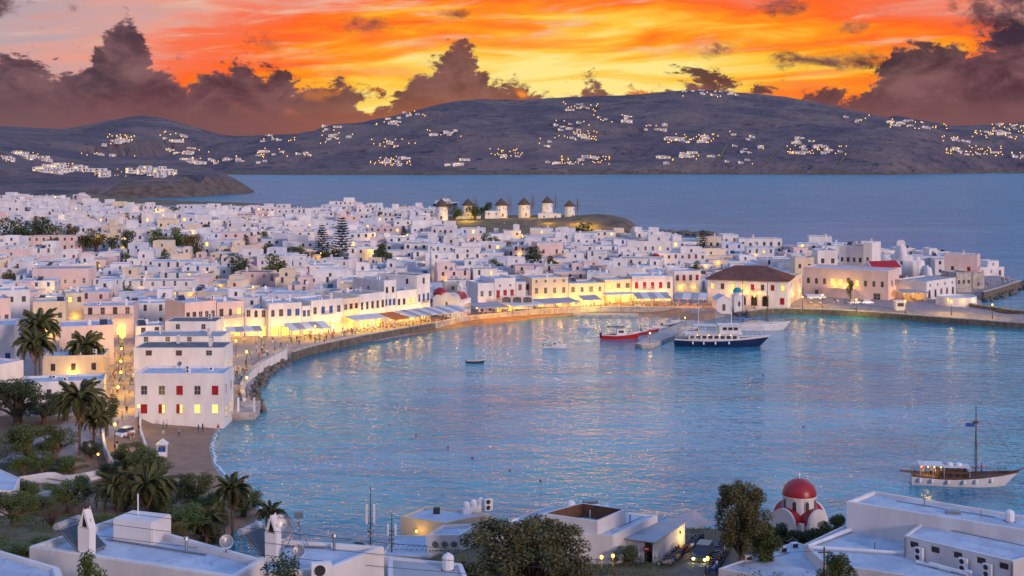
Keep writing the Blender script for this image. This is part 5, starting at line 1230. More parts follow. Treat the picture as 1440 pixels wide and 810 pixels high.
norf = [(346, 362, 330, 'slender dark pine left of the shrubbery'), (453, 366, 314, 'broad Norfolk pine, left one of the twin pines'), (481, 364, 303, 'taller Norfolk pine, right one of the twin pines'), (567, 340, 317, 'small Norfolk pine among the houses behind the tall quay block'), (988, 366, 322, 'lone Norfolk pine by the outer sea shore'), (50, 330, 303, 'thin bare-topped pine over the left grove')]
for i, (px, pb, pt, lab) in enumerate(norf):
    z = 5
    for _ in range(4): q = P(px, pb, z); z = gz(q.x, q.y)
    norfolk((q.x, q.y, z), ztop(pt, q.y) - z, lab, i + 2, 'tall pines rising over the roofs')
def pz(px, py, z0=4, n=5):
    z = z0
    for _ in range(n): q = P(px, py, z); z = gz(q.x, q.y)
    return Vector((q.x, q.y, z))
# palms
def palm_at(px, pb, pc, L, n, lab, seed, dry=8, lean=0):
    q = pz(px, pb); t = ztop(pc, q.y) - q.z; return palm(q, t, L * 1.22, n + 8, lab, lean, seed, 'date palms', dry)
palm_at(56, 545, 458, 4.3, 46, 'tall palm, higher one of the twin palms by the white house', 1, 6)
palm_at(50, 552, 484, 4.0, 44, 'lower palm growing in front of the tallest palm', 2, 8)
palm_at(120, 535, 487, 3.9, 44, 'palm between the stepped white roofs left of the street', 3, 6)
palm_at(112, 640, 562, 3.9, 50, 'tall palm standing alone among the garden trees', 4, 12)
palm_at(132, 632, 590, 2.9, 34, 'short palm beside the tall garden palm at the street', 5, 4)
palm_at(165, 735, 688, 3.3, 44, 'left one of two low dark palms behind the big roof', 6, 2)
palm_at(206, 738, 686, 3.7, 50, 'right one of two low dark palms behind the big roof', 7, 4)
palm_at(327, 765, 690, 2.6, 46, 'palm with brown skirt of dead fronds near the shore', 8, 18)
palm_at(290, 768, 735, 2.6, 30, 'small drooping palm beside the brown-skirted palm', 9, 2)
palm_at(380, 745, 722, 2.0, 24, 'little palm behind the big satellite dish', 10, 0)
q = P(121, 340, 11); palm((q.x, q.y, gz(q.x, q.y)), 5, 4.2, 40, 'reddish palm in the town grove', 0, 12, 'date palms', 22)
q = P(666, 352, 5); palm((q.x, q.y, gz(q.x, q.y)), 6.5, 2.6, 30, 'orange-lit palm left of the small red dome', 0, 13, 'date palms', 14)
# garden and hillside trees, shrubs
BIG = {k: [tree_meshes(1, .75, .22, 6500, .021, k, 70 + v, 30) for v in range(2)] for k in ('leaf', 'leafd', 'leafg', 'leafo')}
def bush(px, pb, wpx, hpx, km, lab, v=0, name='garden_tree', cat='tree', group='garden trees and shrubs on the hillside'):
    q = pz(px, pb); w = 1.3 * wpx / F * q.y; hh = 1.15 * hpx / F * q.y; t = plant_tree(name, q, BIG[km][v], px * .1, 1, lab, group, cat); t.scale = (w, w, hh / .95); return t
for a in ((25, 598, 74, 56, 'leafd', 'large dark tree at the left edge of the garden', 0), (62, 596, 44, 38, 'leafd', 'dark tree between the left garden tree and the tall palm', 1), (92, 590, 46, 34, 'leafd', 'dark rounded tree behind the tall garden palm', 0), (150, 612, 30, 52, 'leafd', 'dark tree edging the lit street', 1),
    (40, 650, 62, 46, 'leaf', 'grey-green olive tree in the garden', 0), (78, 646, 48, 44, 'leaf', 'olive tree left of the tall garden palm', 1), (34, 668, 34, 22, 'leafg', 'low fresh green bush on the garden terrace', 0), (58, 664, 36, 26, 'leafg', 'bright green little tree on the garden terrace', 1), (100, 664, 46, 22, 'leafg', 'round clipped green tree on the garden terrace', 0), (128, 640, 26, 24, 'leafd', 'dark bush beside the orange garden lamp', 1),
    (200, 690, 62, 48, 'leaf', 'broad bush above the beach', 0), (275, 712, 46, 44, 'leaf', 'round bush on the slope above the sand', 1), (98, 720, 60, 44, 'leafg', 'leafy shrub behind the bare twigs', 1), (20, 745, 60, 40, 'leafg', 'green bush at the left edge above the near roof', 0), (255, 750, 70, 32, 'leafg', 'yellow-green shrub behind the big roof', 0), (240, 765, 50, 26, 'leafo', 'brownish shrub beside the big roof', 1), (300, 745, 40, 30, 'leafo', 'brown-green shrub below the brown-skirted palm', 0), (175, 712, 60, 24, 'leafd', 'dark low shrub under the two palms', 0),
    (35, 795, 80, 24, 'leafg', 'bright bush in front of the big left roof', 1), (60, 735, 46, 30, 'leaf', 'scrubby bush among the twigs', 1),
    (942, 728, 46, 20, 'leaf', 'low shore tree behind the flat-roofed restaurant', 0), (1272, 700, 84, 30, 'leaf', 'wide shrub between the long roof and the sea', 1), (1255, 776, 56, 42, 'leaf', 'olive tree in the courtyard of the white building', 0)):
    bush(*a)
rg = random.Random(61)
for i in range(34):
    px, py = rg.uniform(5, 350), rg.uniform(655, 770)
    if px > 215 and py < 700 or (px < 150 and py < 690): continue
    km = rg.choice(['leaf', 'leaf', 'leafg', 'leafd']); w = rg.uniform(24, 54)
    bush(px, py, w, w * rg.uniform(.5, .8), km, f"{'bright' if km == 'leafg' else 'dark' if km == 'leafd' else 'grey-green'} shrub in the tangle {'under the low palms' if 140 < px < 250 else 'near the brown-skirted palm' if px >= 250 else 'around the bare twigs'}", i % 2, 'shrub', 'shrub')
for i, (px, py) in enumerate(((410, 776), (440, 780), (480, 786), (505, 790), (560, 792), (470, 772), (880, 800), (700, 790), (1062, 776), (1085, 782), (1140, 770), (1095, 765))):
    w = rg.uniform(26, 46); bush(px, py, w, w * .6, rg.choice(['leaf', 'leafd']), f"{'low'} shrub {('left of the antenna masts' if px < 450 else 'right below the antenna masts' if px < 500 else 'by the low blue roof') if px < 600 else 'by the restaurant' if px < 1000 else 'left of the church'}", i % 2, 'shrub', 'shrub')
def big_tree(px, pt, D, wpx, hgt, km, n, leaf, lab, seed, lobes=34, name='tree', trunk=.24):
    q = D2(px, D); zt = ztop(pt, D); w = wpx / F * D; z = gz(q.x, q.y); hgt = zt - z
    m = tree_meshes(w, hgt * (1 - trunk), hgt * trunk, n, leaf, km, seed, lobes); return plant_tree(name, (q.x, q.y, z), m, 0, 1, lab)
big_tree(742, 722, 82, 215, 8, 'leafm', 21000, .12, 'big loose olive-green tree in front of the flat-roofed restaurant', 91, 90)
big_tree(1042, 670, 132, 88, 8, 'leafm', 18000, .12, 'tall pepper tree between the road and the domed church', 92, 70)
big_tree(1075, 735, 132, 44, 8, 'leaf', 4500, .13, 'smaller leaning tree against the domed church', 93, 20)
big_tree(1178, 777, 92, 50, 4, 'leaf', 6500, .08, 'small olive tree behind the wooden utility pole', 94, 22)
big_tree(128, 775, 52, 56, 3, 'leafg', 6000, .06, 'bright leafy bush in front of the chimney', 95, 18)
big_tree(395, 788, 50, 90, 3, 'leafd', 5200, .06, 'dark bush top below the round dish', 96, 18)
big_tree(1100, 738, 146, 44, 4, 'leafd', 4000, .12, 'dark hedge tree left of the church front', 97, 20)
big_tree(1138, 738, 146, 52, 4, 'leafd', 5000, .12, 'dark hedge tree in front of the church', 98, 22)
big_tree(1176, 724, 147, 44, 4, 'leaf', 4500, .12, 'shrub at the corner of the long white building', 99, 20)
# bare twigs
for px, py, s, lab in ((72, 745, 3.2, 'bare grey twiggy shrub behind the near roof'), (110, 735, 3.6, 'tall bare shrub left of the two dark palms'), (30, 715, 2.8, 'bare shrub beside the white garden wall')):
    q = pz(px, py); r = empty('bare_shrub', q, 0, lab, 'shrub', 'garden trees and shrubs on the hillside'); b = MB(); rr = random.Random(px)
    for i in range(70):
        a = rr.uniform(0, 6.28); l = s * rr.uniform(.5, 1); p1 = Vector((math.cos(a) * l * .5, math.sin(a) * l * .5, l * rr.uniform(.5, 1))); m = p1 * .5 + Vector((0, 0, .2)); b.tube((0, 0, -.2), m, .03, .02, 4, caps=False); b.tube(m, p1, .02, .008, 4, caps=False)
        for k in range(4): p2 = p1 + Vector((rr.uniform(-.5, .5), rr.uniform(-.5, .5), rr.uniform(0, .6))); b.tube(m.lerp(p1, rr.random()), p2, .012, .005, 3, caps=False)
    b.build('twigs', M['twig'], r)

# scrub and dry grass that covers the hillside between houses
def cover(name, m, n, seed, label, size, hmax):
    r = np.random.default_rng(seed); x = r.uniform(-110, 90, n * 4); y = r.uniform(70, 238, n * 4); z = ground(x, y); px = x / y * F + 720
    ok = (z > 2.3) & (px > -20) & (px < 1460) & ~((x > -76) & (x < -32) & (y > 192)) & ~((px > 930) & (px < 1050) & (y > 108) & (y < 165)) & ~((px > 140) & (y > 236)) & ~((x > 18) & (y < 150) & (px > 1180))
    vs = [leaf_cloud([(a, b_, c + .2, w, w, h)], 70, size, int(k)) for k, (a, b_, c, w, h) in enumerate(zip(x[ok][:n], y[ok][:n], z[ok][:n], r.uniform(.6, 1.9, n), r.uniform(.25, hmax, n)))]
    o = inst(name, leaf_mesh(name, np.concatenate(vs), M[m])); tag(o, label, 'scrub', kind='stuff')
cover('scrub', 'leaf', 900, 1, 'grey-green scrub spread over the near hillside', .11, .9)
cover('scrub', 'leafg', 500, 2, 'fresh green weeds spread over the near hillside', .10, .6)
cover('dry_grass', 'leafo', 500, 3, 'dry golden grass spread over the near hillside', .10, .5)
# ------------------------------------------------------------------ near roofs on the hillside
def inset(poly, t):
    n = len(poly); out = []
    for i in range(n):
        p0, p1, p2 = Vector(poly[i - 1]), Vector(poly[i]), Vector(poly[(i + 1) % n])
        d1, d2 = (p1 - p0).normalized(), (p2 - p1).normalized(); n1, n2 = Vector((-d1.y, d1.x)), Vector((-d2.y, d2.x))
        k = t / max(.3, 1 + n1.dot(n2)); out.append(p1 + (n1 + n2) * k)
    return out
def slab_house(pts, z, label, name='house', wall='white', roof='roof', par=.3, base=None, opens={}, t=.3, cat='house', zz=None, bev=.05):
    """house given by the corners of its roof (photo pixels, seen at height z): front-left, front-right, back-right, back-left"""
    W_ = [P(a, b, z) for a, b in pts]; c = sum(W_, Vector()) / len(W_); bz = (min(gz(p.x, p.y) for p in W_) - .5) if base is None else base
    r = empty(name, (c.x, c.y, bz), 0, label, cat); poly = [(p.x - c.x, p.y - c.y) for p in W_]; h = z - bz
    b = MB(); n = len(poly)
    for i in range(n):
        side_wall(b, poly[i], poly[(i + 1) % n], 0, h, [(u0, u1, za - bz, zb - bz) for u0, u1, za, zb, *_ in opens.get(i, [])])
    q = inset(poly, t); o = [(x, y, h) for x, y in poly]; p2 = [(v.x, v.y, h) for v in q]; p3 = [(v.x, v.y, h - par) for v in q]
    b.add(o + p2 + p3, [(i, (i + 1) % n, n + (i + 1) % n, n + i) for i in range(n)] + [(n + i, n + (i + 1) % n, 2 * n + (i + 1) % n, 2 * n + i) for i in range(n)])
    b.build('wall', M[wall], r, bevel=bev)
    rb = MB(); rb.add(p3, [tuple(range(n))]); rb.build('roof', M[roof], r)
    for i, ol in opens.items():
        a, e = Vector(poly[i]), Vector(poly[(i + 1) % n]); d = (e - a).normalized(); nn = Vector((-d.y, d.x))
        for u0, u1, za, zb, kind in ol:
            p = a + d * (u0 + u1) / 2 + nn * .12; me = DOOR[kind[5:]] if kind.startswith('door_') else WIN[kind]
            inst('door' if kind.startswith('door_') else 'window', me, r, (p.x, p.y, za - bz), math.atan2(d.y, d.x), (u1 - u0, 1, zb - za))
    r['roof_z'] = z - par
    return r
def on(r, px, py, z=None):
    z = r['roof_z'] if z is None else z; return P(px, py, z) - r.location
def hood_chimney(r, px, py, h, w=.56, d=.42):
    p = on(r, px, py); b = MB(); b.box(-w / 2, w / 2, -d / 2, d / 2, -.3, h - .75)
    b.extr([(-w / 2, h - .75), (-w / 2 + .06, h - .75), (0, h - .12), (w / 2 - .06, h - .75), (w / 2, h - .75), (0, h)], -d / 2, d / 2)
    b.box(-w / 2 + .07, w / 2 - .07, -.03, .03, h - .76, h - .4, 1)
    return b.build('chimney', [M['white'], M['black']], r, p, -.35, bevel=.02)
A1 = slab_house([(40, 768), (330, 812), (372, 786), (161, 728)], 38.5, 'near white roof with gable-hooded chimney and stair block', roof='roof', par=.25)
b = MB(); b.box(-1.0, 1.0, -.7, .7, -.2, .95); o = b.build('stair_block', M['white'], A1, on(A1, 200, 757), -.35, bevel=.05)
hood_chimney(A1, 122, 784, 2.0); inst('solar_heater', KIT['solar_heater'], A1, on(A1, 112, 776), 1.2, .8)
b = MB(); b.tube((0, 0, 0), (0, 0, 1.0), .03); b.build('vent_pipe', M['plastic'], A1, on(A1, 194, 757) + Vector((0, 0, .9)))
inst('satellite_dish', KIT['satellite_dish'], A1, on(A1, 318, 784), .4, .58)
A2 = slab_house([(356, 806), (462, 800), (541, 768), (372, 756)], 37.6, 'near white roof with big satellite dish and slanting pink end wall', roof='roof', par=.18)
hood_chimney(A2, 384, 788, 1.95); inst('satellite_dish', KIT['big_dish'], A2, on(A2, 394, 764), .5, .62); inst('satellite_dish', KIT['satellite_dish'], A2, on(A2, 420, 796), .2, .55)
inst('solar_heater', KIT['solar_heater'], A2, on(A2, 366, 780), 1.1, .75); inst('small_ac', KIT['small_ac'], A2, on(A2, 452, 812), .2, .9).name = 'air_conditioner'
b = MB()
for dx, dy in ((-.5, -.3), (.5, -.3), (0, .5)): b.tube((dx, dy, 0), (0, 0, 1.1), .02)
b.tube((0, 0, 1.1), (0, 0, 1.5), .03); b.box(-.18, .18, -.1, .1, 1.25, 1.5); b.build('tripod', M['metal'], A2, on(A2, 420, 768))
l = inst('wall_lamp', KIT['wall_lamp'], A2, on(A2, 508, 792, 37.0), .6, .8); light(l, (0, -.4, -.1), 30, (1, .6, .2), .1)
A3 = slab_house([(-40, 822), (92, 818), (84, 797), (-10, 770)], 40.0, 'pale corner of a roof below the bright bush', roof='roof', par=.12)
A4 = slab_house([(545, 822), (662, 822), (650, 792), (545, 782)], 32.0, 'blue-grey flat roof below the antenna masts', roof='roofg', par=.1)
b = MB()
for i in range(3): p, q = Vector((-24, 53 + i, 42.4 - i * .55)), Vector((1, 58, 37.9 - i * .5)); prev = p; 
for i in range(3):
    p, q = Vector((-26, 53, 42.2 - i * .55)), Vector((4, 60, 36.6 - i * .5)); prev = p
    for k in range(1, 17):
        t = k / 16; c = p.lerp(q, t) - Vector((0, 0, 1.6 * t * (1 - t))); b.tube(prev, c, .011, n=4, caps=False); prev = c
tag(b.build('power_cable', M['dark']), 'three thin power cables sagging across the near roofs', 'cable')
# middle of the slope
B1 = slab_house([(563, 726), (626, 735), (690, 722), (601, 711)], 10.5, 'cream-walled building with flat blue roof at the water edge', wall='cream', par=.25)
l = inst('wall_lamp', KIT['wall_lamp'], B1, on(B1, 585, 745, 9.2) + Vector((0, -.2, 0)), .3); light(l, (0, -1, 0), 120, (1, .66, .25), .3)
b = MB(); b.box(-.4, .4, -.3, .3, 0, .7); b.build('roof_unit', M['dark'], B1, on(B1, 614, 722))
B2 = slab_house([(601, 752), (648, 752), (672, 736), (622, 738)], 12.0, 'small white plant house with three round vents in its front', par=.35)
b = MB(); w0 = P(601, 752, 12) - B2.location; w1 = P(648, 752, 12) - B2.location; dd = (w1 - w0)
for k in (.25, .52, .8):
    p = w0 + dd * k + Vector((0, -.03, -1.0)); v = MB(); v.lathe([(0, 0), (.26, 0), (.34, .0), (.36, .06), (.28, .1), (.24, .02), (0, .02)], 14, M=Matrix.Rotation(R(90), 4, 'X')); v.build('round_vent', M['metal'], B2, p)
for k in range(12):
    p = w0 + dd * (.08 + k * .077) + Vector((0, -.02, -1.75)); b.box(p.x - .06, p.x + .06, p.y - .03, p.y + .02, p.z - .07, p.z + .07)
b.build('vent_slots', M['dark'], B2); p = w0 + dd * .5 + Vector((0, -.03, -2.9)); b = MB(); b.box(-.9, .9, -.03, .03, 0, .45); b.build('grille', M['dark'], B2, p)
B3 = slab_house([(536, 782), (604, 782), (602, 753), (552, 753)], 9.4, 'low blue-roofed building under the antenna masts', par=.12)
def cowl(r, px, py, s, z=None):
    p = on(r, px, py, z); b = MB(); b.box(-.6 * s, .6 * s, -.6 * s, .6 * s, -.2, .8 * s); b.lathe([(.52 * s, .8 * s), (.56 * s, 1.2 * s), (.45 * s, 1.6 * s), (.2 * s, 1.8 * s), (0, 1.84 * s)], 12); return b.build('vent_cowl', M['plastic'], r, p, .3, smooth=False)
for px, py in ((656, 722), (666, 719), (676, 716)): cowl(B1, px, py, .8)
inst('air_conditioner', KIT['air_conditioner'], B1, on(B1, 687, 718), .3, 1.1)
for px, pb, pt, lab in ((521, 775, 684, 'tall steel antenna mast with white panel antennas'), (551, 775, 722, 'short antenna mast with round drum antennas')):
    z = 9.4; q = P(px, pb, z); r = empty('antenna_mast', q, 0, lab, 'antenna mast'); h = ztop(pt, q.y) - z; b = MB(); b.tube((0, 0, -.5), (0, 0, h), .09, .04, 6)
    for k in range(5): zk = h * (.12 + .1 * k); b.tube((-.35, 0, zk), (.35, 0, zk), .03, n=4); b.tube((-.35, 0, zk), (.35, 0, zk + h * .1), .02, n=4)
    b.build('pole', M['dark'], r)
    for sx in (-1, 1):
        b = MB(); b.box(sx * .42 - .1, sx * .42 + .1, -.1, .1, h * .42, h * .72); b.build('panel_antenna', M['plastic'], r)
    b = MB(); b.lathe([(0, 0), (.3, 0), (.3, .2), (0, .2)], 10, (0, -.15, h * .3), M=None); b.build('drum_antenna', M['metal'], r)
b = MB()
for i in range(8): b.tube((i * .6, 0, .0), (i * .6 + .3, 0, .55), .025, n=4); b.tube((i * .6 + .3, 0, .55), (i * .6 + .6, 0, 0), .025, n=4)
b.tube((0, 0, 0), (4.8, 0, 0), .03, n=4); b.tube((0, 0, .55), (4.8, 0, .55), .03, n=4); q = P(542, 772, 9.4); tag(b.build('lattice_boom', M['metal'], None, q, -.1), 'grey lattice boom lying on the low blue roof', 'lattice')
# flat-roofed restaurant and its shed
C1 = slab_house([(690, 741), (862, 753), (925, 724), (770, 712)], 15.0, 'white flat-roofed restaurant block with raised roof walls', par=.15, wall='white')
C2 = MB(); pts = [P(a, b_, 16.3) for a, b_ in ((762, 722), (840, 733), (880, 716), (818, 707))]; poly = [(p.x, p.y) for p in pts]; q = inset(poly, .25); n = 4
o = [(x, y, 16.3) for x, y in poly]; u = [(x, y, 14.8) for x, y in poly]; i1 = [(v.x, v.y, 16.3) for v in q]; i0 = [(v.x, v.y, 14.8) for v in q]
C2.add(u + o + i1 + i0, [(i, (i + 1) % 4, 4 + (i + 1) % 4, 4 + i) for i in range(4)] + [(4 + i, 4 + (i + 1) % 4, 8 + (i + 1) % 4, 8 + i) for i in range(4)]); C2.add(i1 + i0, [(i, (i + 1) % 4, 4 + (i + 1) % 4, 4 + i) for i in range(4)], 1)
ob = C2.build('roof_screen', [M['white'], M['wbrown']], C1); ob.location = -C1.location
cowl(C1, 803, 727, 1.0); b = MB(); b.box(-1.3, 1.3, -.7, .7, 0, .9); b.box(-.9, .2, -.5, .5, .9, 1.15); b.build('roof_unit', M['plastic'], C1, on(C1, 842, 725), .3)
b = MB(); b.box(-.8, .8, -.4, .4, 0, 1.1); b.build('roof_unit', M['metal'], C1, on(C1, 830, 718), .3)
D1 = P(895, 762, 14.2); r = empty('shed', (D1.x, D1.y, 11.2), 0, 'board-walled shed with grey sheet roof beside the motorbikes', 'shed')
cs = [P(a, b_, 14.2) - Vector((D1.x, D1.y, 11.2)) for a, b_ in ((871, 756), (921, 763), (969, 731), (940, 728))]; poly = [(p.x, p.y) for p in cs]
b = MB(); b.prism(poly, 2.9, 3.0); b.build('sheet_roof', M['roofg'], r); q = inset(poly, .35)
for i in (0, 1, 2):
    a, e = q[i], q[(i + 1) % 4]; L = (e - a).length; nb = int(L / .42); dd = (e - a) / L
    for k in range(nb):
        if i == 0 and k > nb * .62: continue
        c = a + dd * (k + .5) * L / nb; bb = MB(); bb.box(-L / nb * .48, L / nb * .48, -.03, .03, -.4, 2.88 - .03 * (k % 2)); bb.build('board', M['canvas'], r, (c.x, c.y, 0), math.atan2(dd.y, dd.x))
for k in (0, .5, 1):
    c = q[0].lerp(q[1], k); bb = MB(); bb.box(-.06, .06, -.1, -.0, -.4, 2.89); bb.build('post', M['plastic'], r, (c.x, c.y - .06, 0))
c = q[1].lerp(q[2], .82); bb = MB(); bb.box(-.05, .05, -.1, .1, 1.9, 2.2); bb.box(-.08, .08, -.12, .12, 1.75, 1.9, 1); ob = bb.build('wall_lamp', [M['dark'], M['bulb']], r, (c.x + .15, c.y, 0)); light(ob, (.7, -.1, 1.7), 300, (1, .66, .2), .2)
# road, sign, barrels, parked bikes, car
rd = MB(); L_ = [(935, 840), (950, 812), (962, 795), (975, 778), (984, 764), (990, 757)]; R_ = [(1045, 840), (1036, 812), (1028, 795), (1022, 778), (1018, 764), (1014, 757)]
vs = []
for (a, b1), (c, d1) in zip(L_, R_):
    p, q = pz(a, b1, 12), pz(c, d1, 12); z = max(p.z, q.z) + .12; vs += [(p.x, p.y, z), (q.x, q.y, z)]
rd.add(vs + [(x, y, z - .5) for x, y, z in vs], [(2 * i, 2 * i + 1, 2 * i + 3, 2 * i + 2) for i in range(5)] + [(12 + 2 * i, 2 * i, 2 * i + 2, 14 + 2 * i) for i in range(5)] + [(2 * i + 1, 13 + 2 * i, 15 + 2 * i, 2 * i + 3) for i in range(5)])
tag(rd.build('road', M['asphalt']), kind='structure')
q = pz(909, 792, 12); r = empty('no_entry_sign', q, 0, 'round red no entry sign at the shed corner', 'sign'); b = MB(); b.tube((0, 0, -.3), (0, 0, 1.6), .03); b.build('pole', M['metal'], r)
b = MB(); b.lathe([(0, .02), (.32, .02), (.34, 0), (.32, -.02), (0, -.02)], 18, M=Matrix.Translation((0, -.06, 1.5)) @ Matrix.Rotation(R(90), 4, 'X')); b.build('disc', M['red'], r); b = MB(); b.box(-.22, .22, -.1, -.085, 1.45, 1.55); b.build('bar', M['plastic'], r)
for i, px in enumerate((879, 884, 889)):
    q = pz(px, 789, 12); r = empty('barrel', q, 0, 'blue plastic barrel standing beside the shed', 'barrel', 'blue barrels by the shed'); b = MB(); b.lathe([(0, 0), (.28, 0), (.3, .3), (.28, .32), (.3, .34), (.3, .62), (.28, .64), (.28, .92), (0, .92)], 12); b.build('drum', M['bluetank'], r); b = MB(); b.lathe([(.29, .9), (.29, .96), (0, .97)], 12); b.build('lid', M['dark'], r)
def bike_meshes(col):
    w = MB()
    T = lambda x: Matrix.Translation((x, 0, .3)) @ Matrix.Rotation(R(90), 4, 'X')
    w.lathe([(.2, -.05), (.29, -.05), (.3, 0), (.29, .05), (.2, .05), (.2, -.05)], 12, M=T(0)); w.lathe([(0, .03), (.2, .02)], 12, mat=1, M=T(0)); w.lathe([(0, -.03), (.2, -.02)], 12, mat=1, M=T(0))
    wheel = w.mesh('wheel', [M['black'], M['metal']])
    b = MB(); b.extr([(-.75, .55), (-.55, .42), (-.1, .35), (.25, .32), (.38, .6), (.5, .95), (.42, 1.0), (.28, .62), (.1, .48), (-.1, .62), (-.3, .72), (-.78, .74)], -.14, .14); body = b.mesh('body', col)
    b = MB(); b.box(-.7, -.02, -.13, .13, .73, .84); seat = b.mesh('seat', M['black'])
    b = MB(); b.tube((.42, -.32, 1.04), (.42, .32, 1.04), .02, n=5); b.tube((.65, 0, .3), (.43, 0, 1.04), .03, n=5); b.box(.47, .53, -.1, .1, .78, .95); bar = b.mesh('handlebar', M['metal'])
    return wheel, body, seat, bar
bcol = {'red': M['wred'], 'black': M['black'], 'white': M['plastic'], 'blue': M['wblue'], 'silver': M['metal']}; BK = {k: bike_meshes(v) for k, v in bcol.items()}
rb = random.Random(3); k = 0
for (x0, y0), (x1, y1), n, sgn, wh in (((934, 800), (984, 760), 15, 1, 'in the row along the shed'), ((1000, 812), (1022, 766), 12, -1, 'in the row opposite the shed')):
    for i in range(n):
        t = (i + .5) / n; q = pz(x0 + (x1 - x0) * t + rb.uniform(-1, 1), y0 + (y1 - y0) * t, 12); c = rb.choice(list(bcol)); w_, bo, se, ha = BK[c]
        r = empty('motorbike', (q.x, q.y, q.z + .14), R(200 if sgn > 0 else 20) + rb.uniform(-.25, .25), f'{c} parked motorbike {wh}', 'motorbike', 'motorbikes parked along the road')
        inst('wheel', w_, r, (.66, 0, 0)); inst('wheel', w_, r, (-.55, 0, 0)); inst('body', bo, r); inst('seat', se, r); inst('handlebar', ha, r)
def car(p, rz, label, paint, lights=True, van=False, group=None):
    r = empty('car', p, rz, label, 'car', group); b = MB(); s = 1
    sec = [(-2.1, .45, .82, .80), (-1.95, .3, .98, .86), (-1.2, .28, 1.02, .9), (0, .28, 1.02, .9), (1.2, .28, .98, .9), (1.9, .3, .9, .86), (2.12, .42, .76, .76)]
    vs = []
    for x, z0, z1, hw in sec: vs += [(x, -hw, z0), (x, -hw - .02, (z0 + z1) / 2), (x, -hw + .05, z1), (x, hw - .05, z1), (x, hw + .02, (z0 + z1) / 2), (x, hw, z0)]
    fs = []
    for i in range(len(sec) - 1):
        for j in range(6): fs.append((6 * i + j, 6 * i + 6 + j, 6 * i + 6 + (j + 1) % 6, 6 * i + (j + 1) % 6))
    fs += [tuple(range(5, -1, -1)), tuple(range(36, 42))]; b.add(vs, fs); b.build('body', paint, r, smooth=False, bevel=.03)
    cab = MB(); x0, x1, t0, t1 = -1.9, 1.15, -1.55, .45
    if van: t1 = .8
    cab.add([(x0, -.82, .98), (x1, -.82, .98), (x1, .82, .98), (x0, .82, .98), (t0, -.66, 1.6), (t1, -.66, 1.6), (t1, .66, 1.6), (t0, .66, 1.6)], [(0, 1, 5, 4), (1, 2, 6, 5), (2, 3, 7, 6), (3, 0, 4, 7)]); cab.build('windows', M['glass'], r)
    b = MB(); b.box(t0 - .03, t1 + .03, -.69, .69, 1.6, 1.68); b.build('roof', paint, r, bevel=.03)
    for x in (-1.3, 1.3):
        for y in (-.82, .82):
            w = MB(); T = Matrix.Rotation(R(90), 4, 'X'); w.lathe([(0, .1), (.2, .1), (.32, .1), (.33, 0), (.32, -.1), (.2, -.1), (0, -.1)], 14, M=T); o = w.build('wheel', M['black'], r, (x, y, .33)); w = MB(); w.lathe([(0, .115), (.19, .11)], 10, M=T); w.lathe([(0, -.115), (.19, -.11)], 10, M=T); w.build('rim', M['metal'], o)
    for y in (-.6, .6):
        b = MB(); b.lathe([(0, .04), (.11, .03), (.14, 0)], 10, M=Matrix.Translation((2.1, y, .66)) @ Matrix.Rotation(R(90), 4, 'Y')); o = b.build('headlight', M['bulbw'] if lights else M['glass'], r)
        if lights:
            light(o, (2.5, y, .62), 60, (1, .9, .8), .1)
    b = MB(); b.box(2.08, 2.14, -.4, .4, .45, .56); b.build('grille', M['dark'], r)
    return r
M['carg'] = mat('dark_grey_car_paint', (.05, .06, .06), (.06, .07, .07), .25, 1, metal=.3, spec=.6); M['carw'] = mat('white_car_paint', (.72, .72, .72), (.68, .68, .68), .3, 1, spec=.5)
q = pz(989, 789, 12); car((q.x, q.y, q.z + .15), R(250), 'dark grey car with headlights on driving up the road', M['carg'])
q = pz(175, 612, 3); car((q.x, q.y, q.z + .03), R(250), 'pale car at the foot of the crowded street', M['carw'], False)
for px, py, rz, lab in ((1202, 428, 10, 'white car parked left of the van below the arched building'), (1219, 428, 12, 'white van parked below the arched building stairs')):
    q = P(px, py, 1.95); car((q.x, q.y, 1.95), R(rz), lab, M['carw'], False, van='van' in lab)
# peach tent by the shore, lamps at the bottom
q = pz(975, 757, 8); r = empty('tent', q, .4, 'peach tent canopy at the shore end of the road', 'tent'); b = MB(); b.add([(-2, -2, 2), (2, -2, 2), (2, 2, 2), (-2, 2, 2), (0, 0, 3.4)], [(0, 1, 4), (1, 2, 4), (2, 3, 4), (3, 0, 4)]); b.build('canopy', M['pink'], r)
for x in (-1.9, 1.9):
    for y in (-1.9, 1.9): b = MB(); b.tube((x, y, -.3), (x, y, 2.05), .04); b.build('pole', M['metal'], r)
for px, py, D in ((846, 795, 118), (862, 800, 120), (995, 812, 116)):
    q = D2(px, D); z = ztop(py, D) - 2.4; street_lamp((q.x, q.y, max(z, gz(q.x, q.y))), 2.4, 'short orange lamp by the road below the big tree', 220, (1, .55, .15), 'orange lamps by the road')
# domed church on the slope
q = D2(1124, 155); domed_church('church', (q.x, q.y, gz(q.x, q.y) + .9), R(38), .92, 'white church with large crimson dome on the shore below the road')
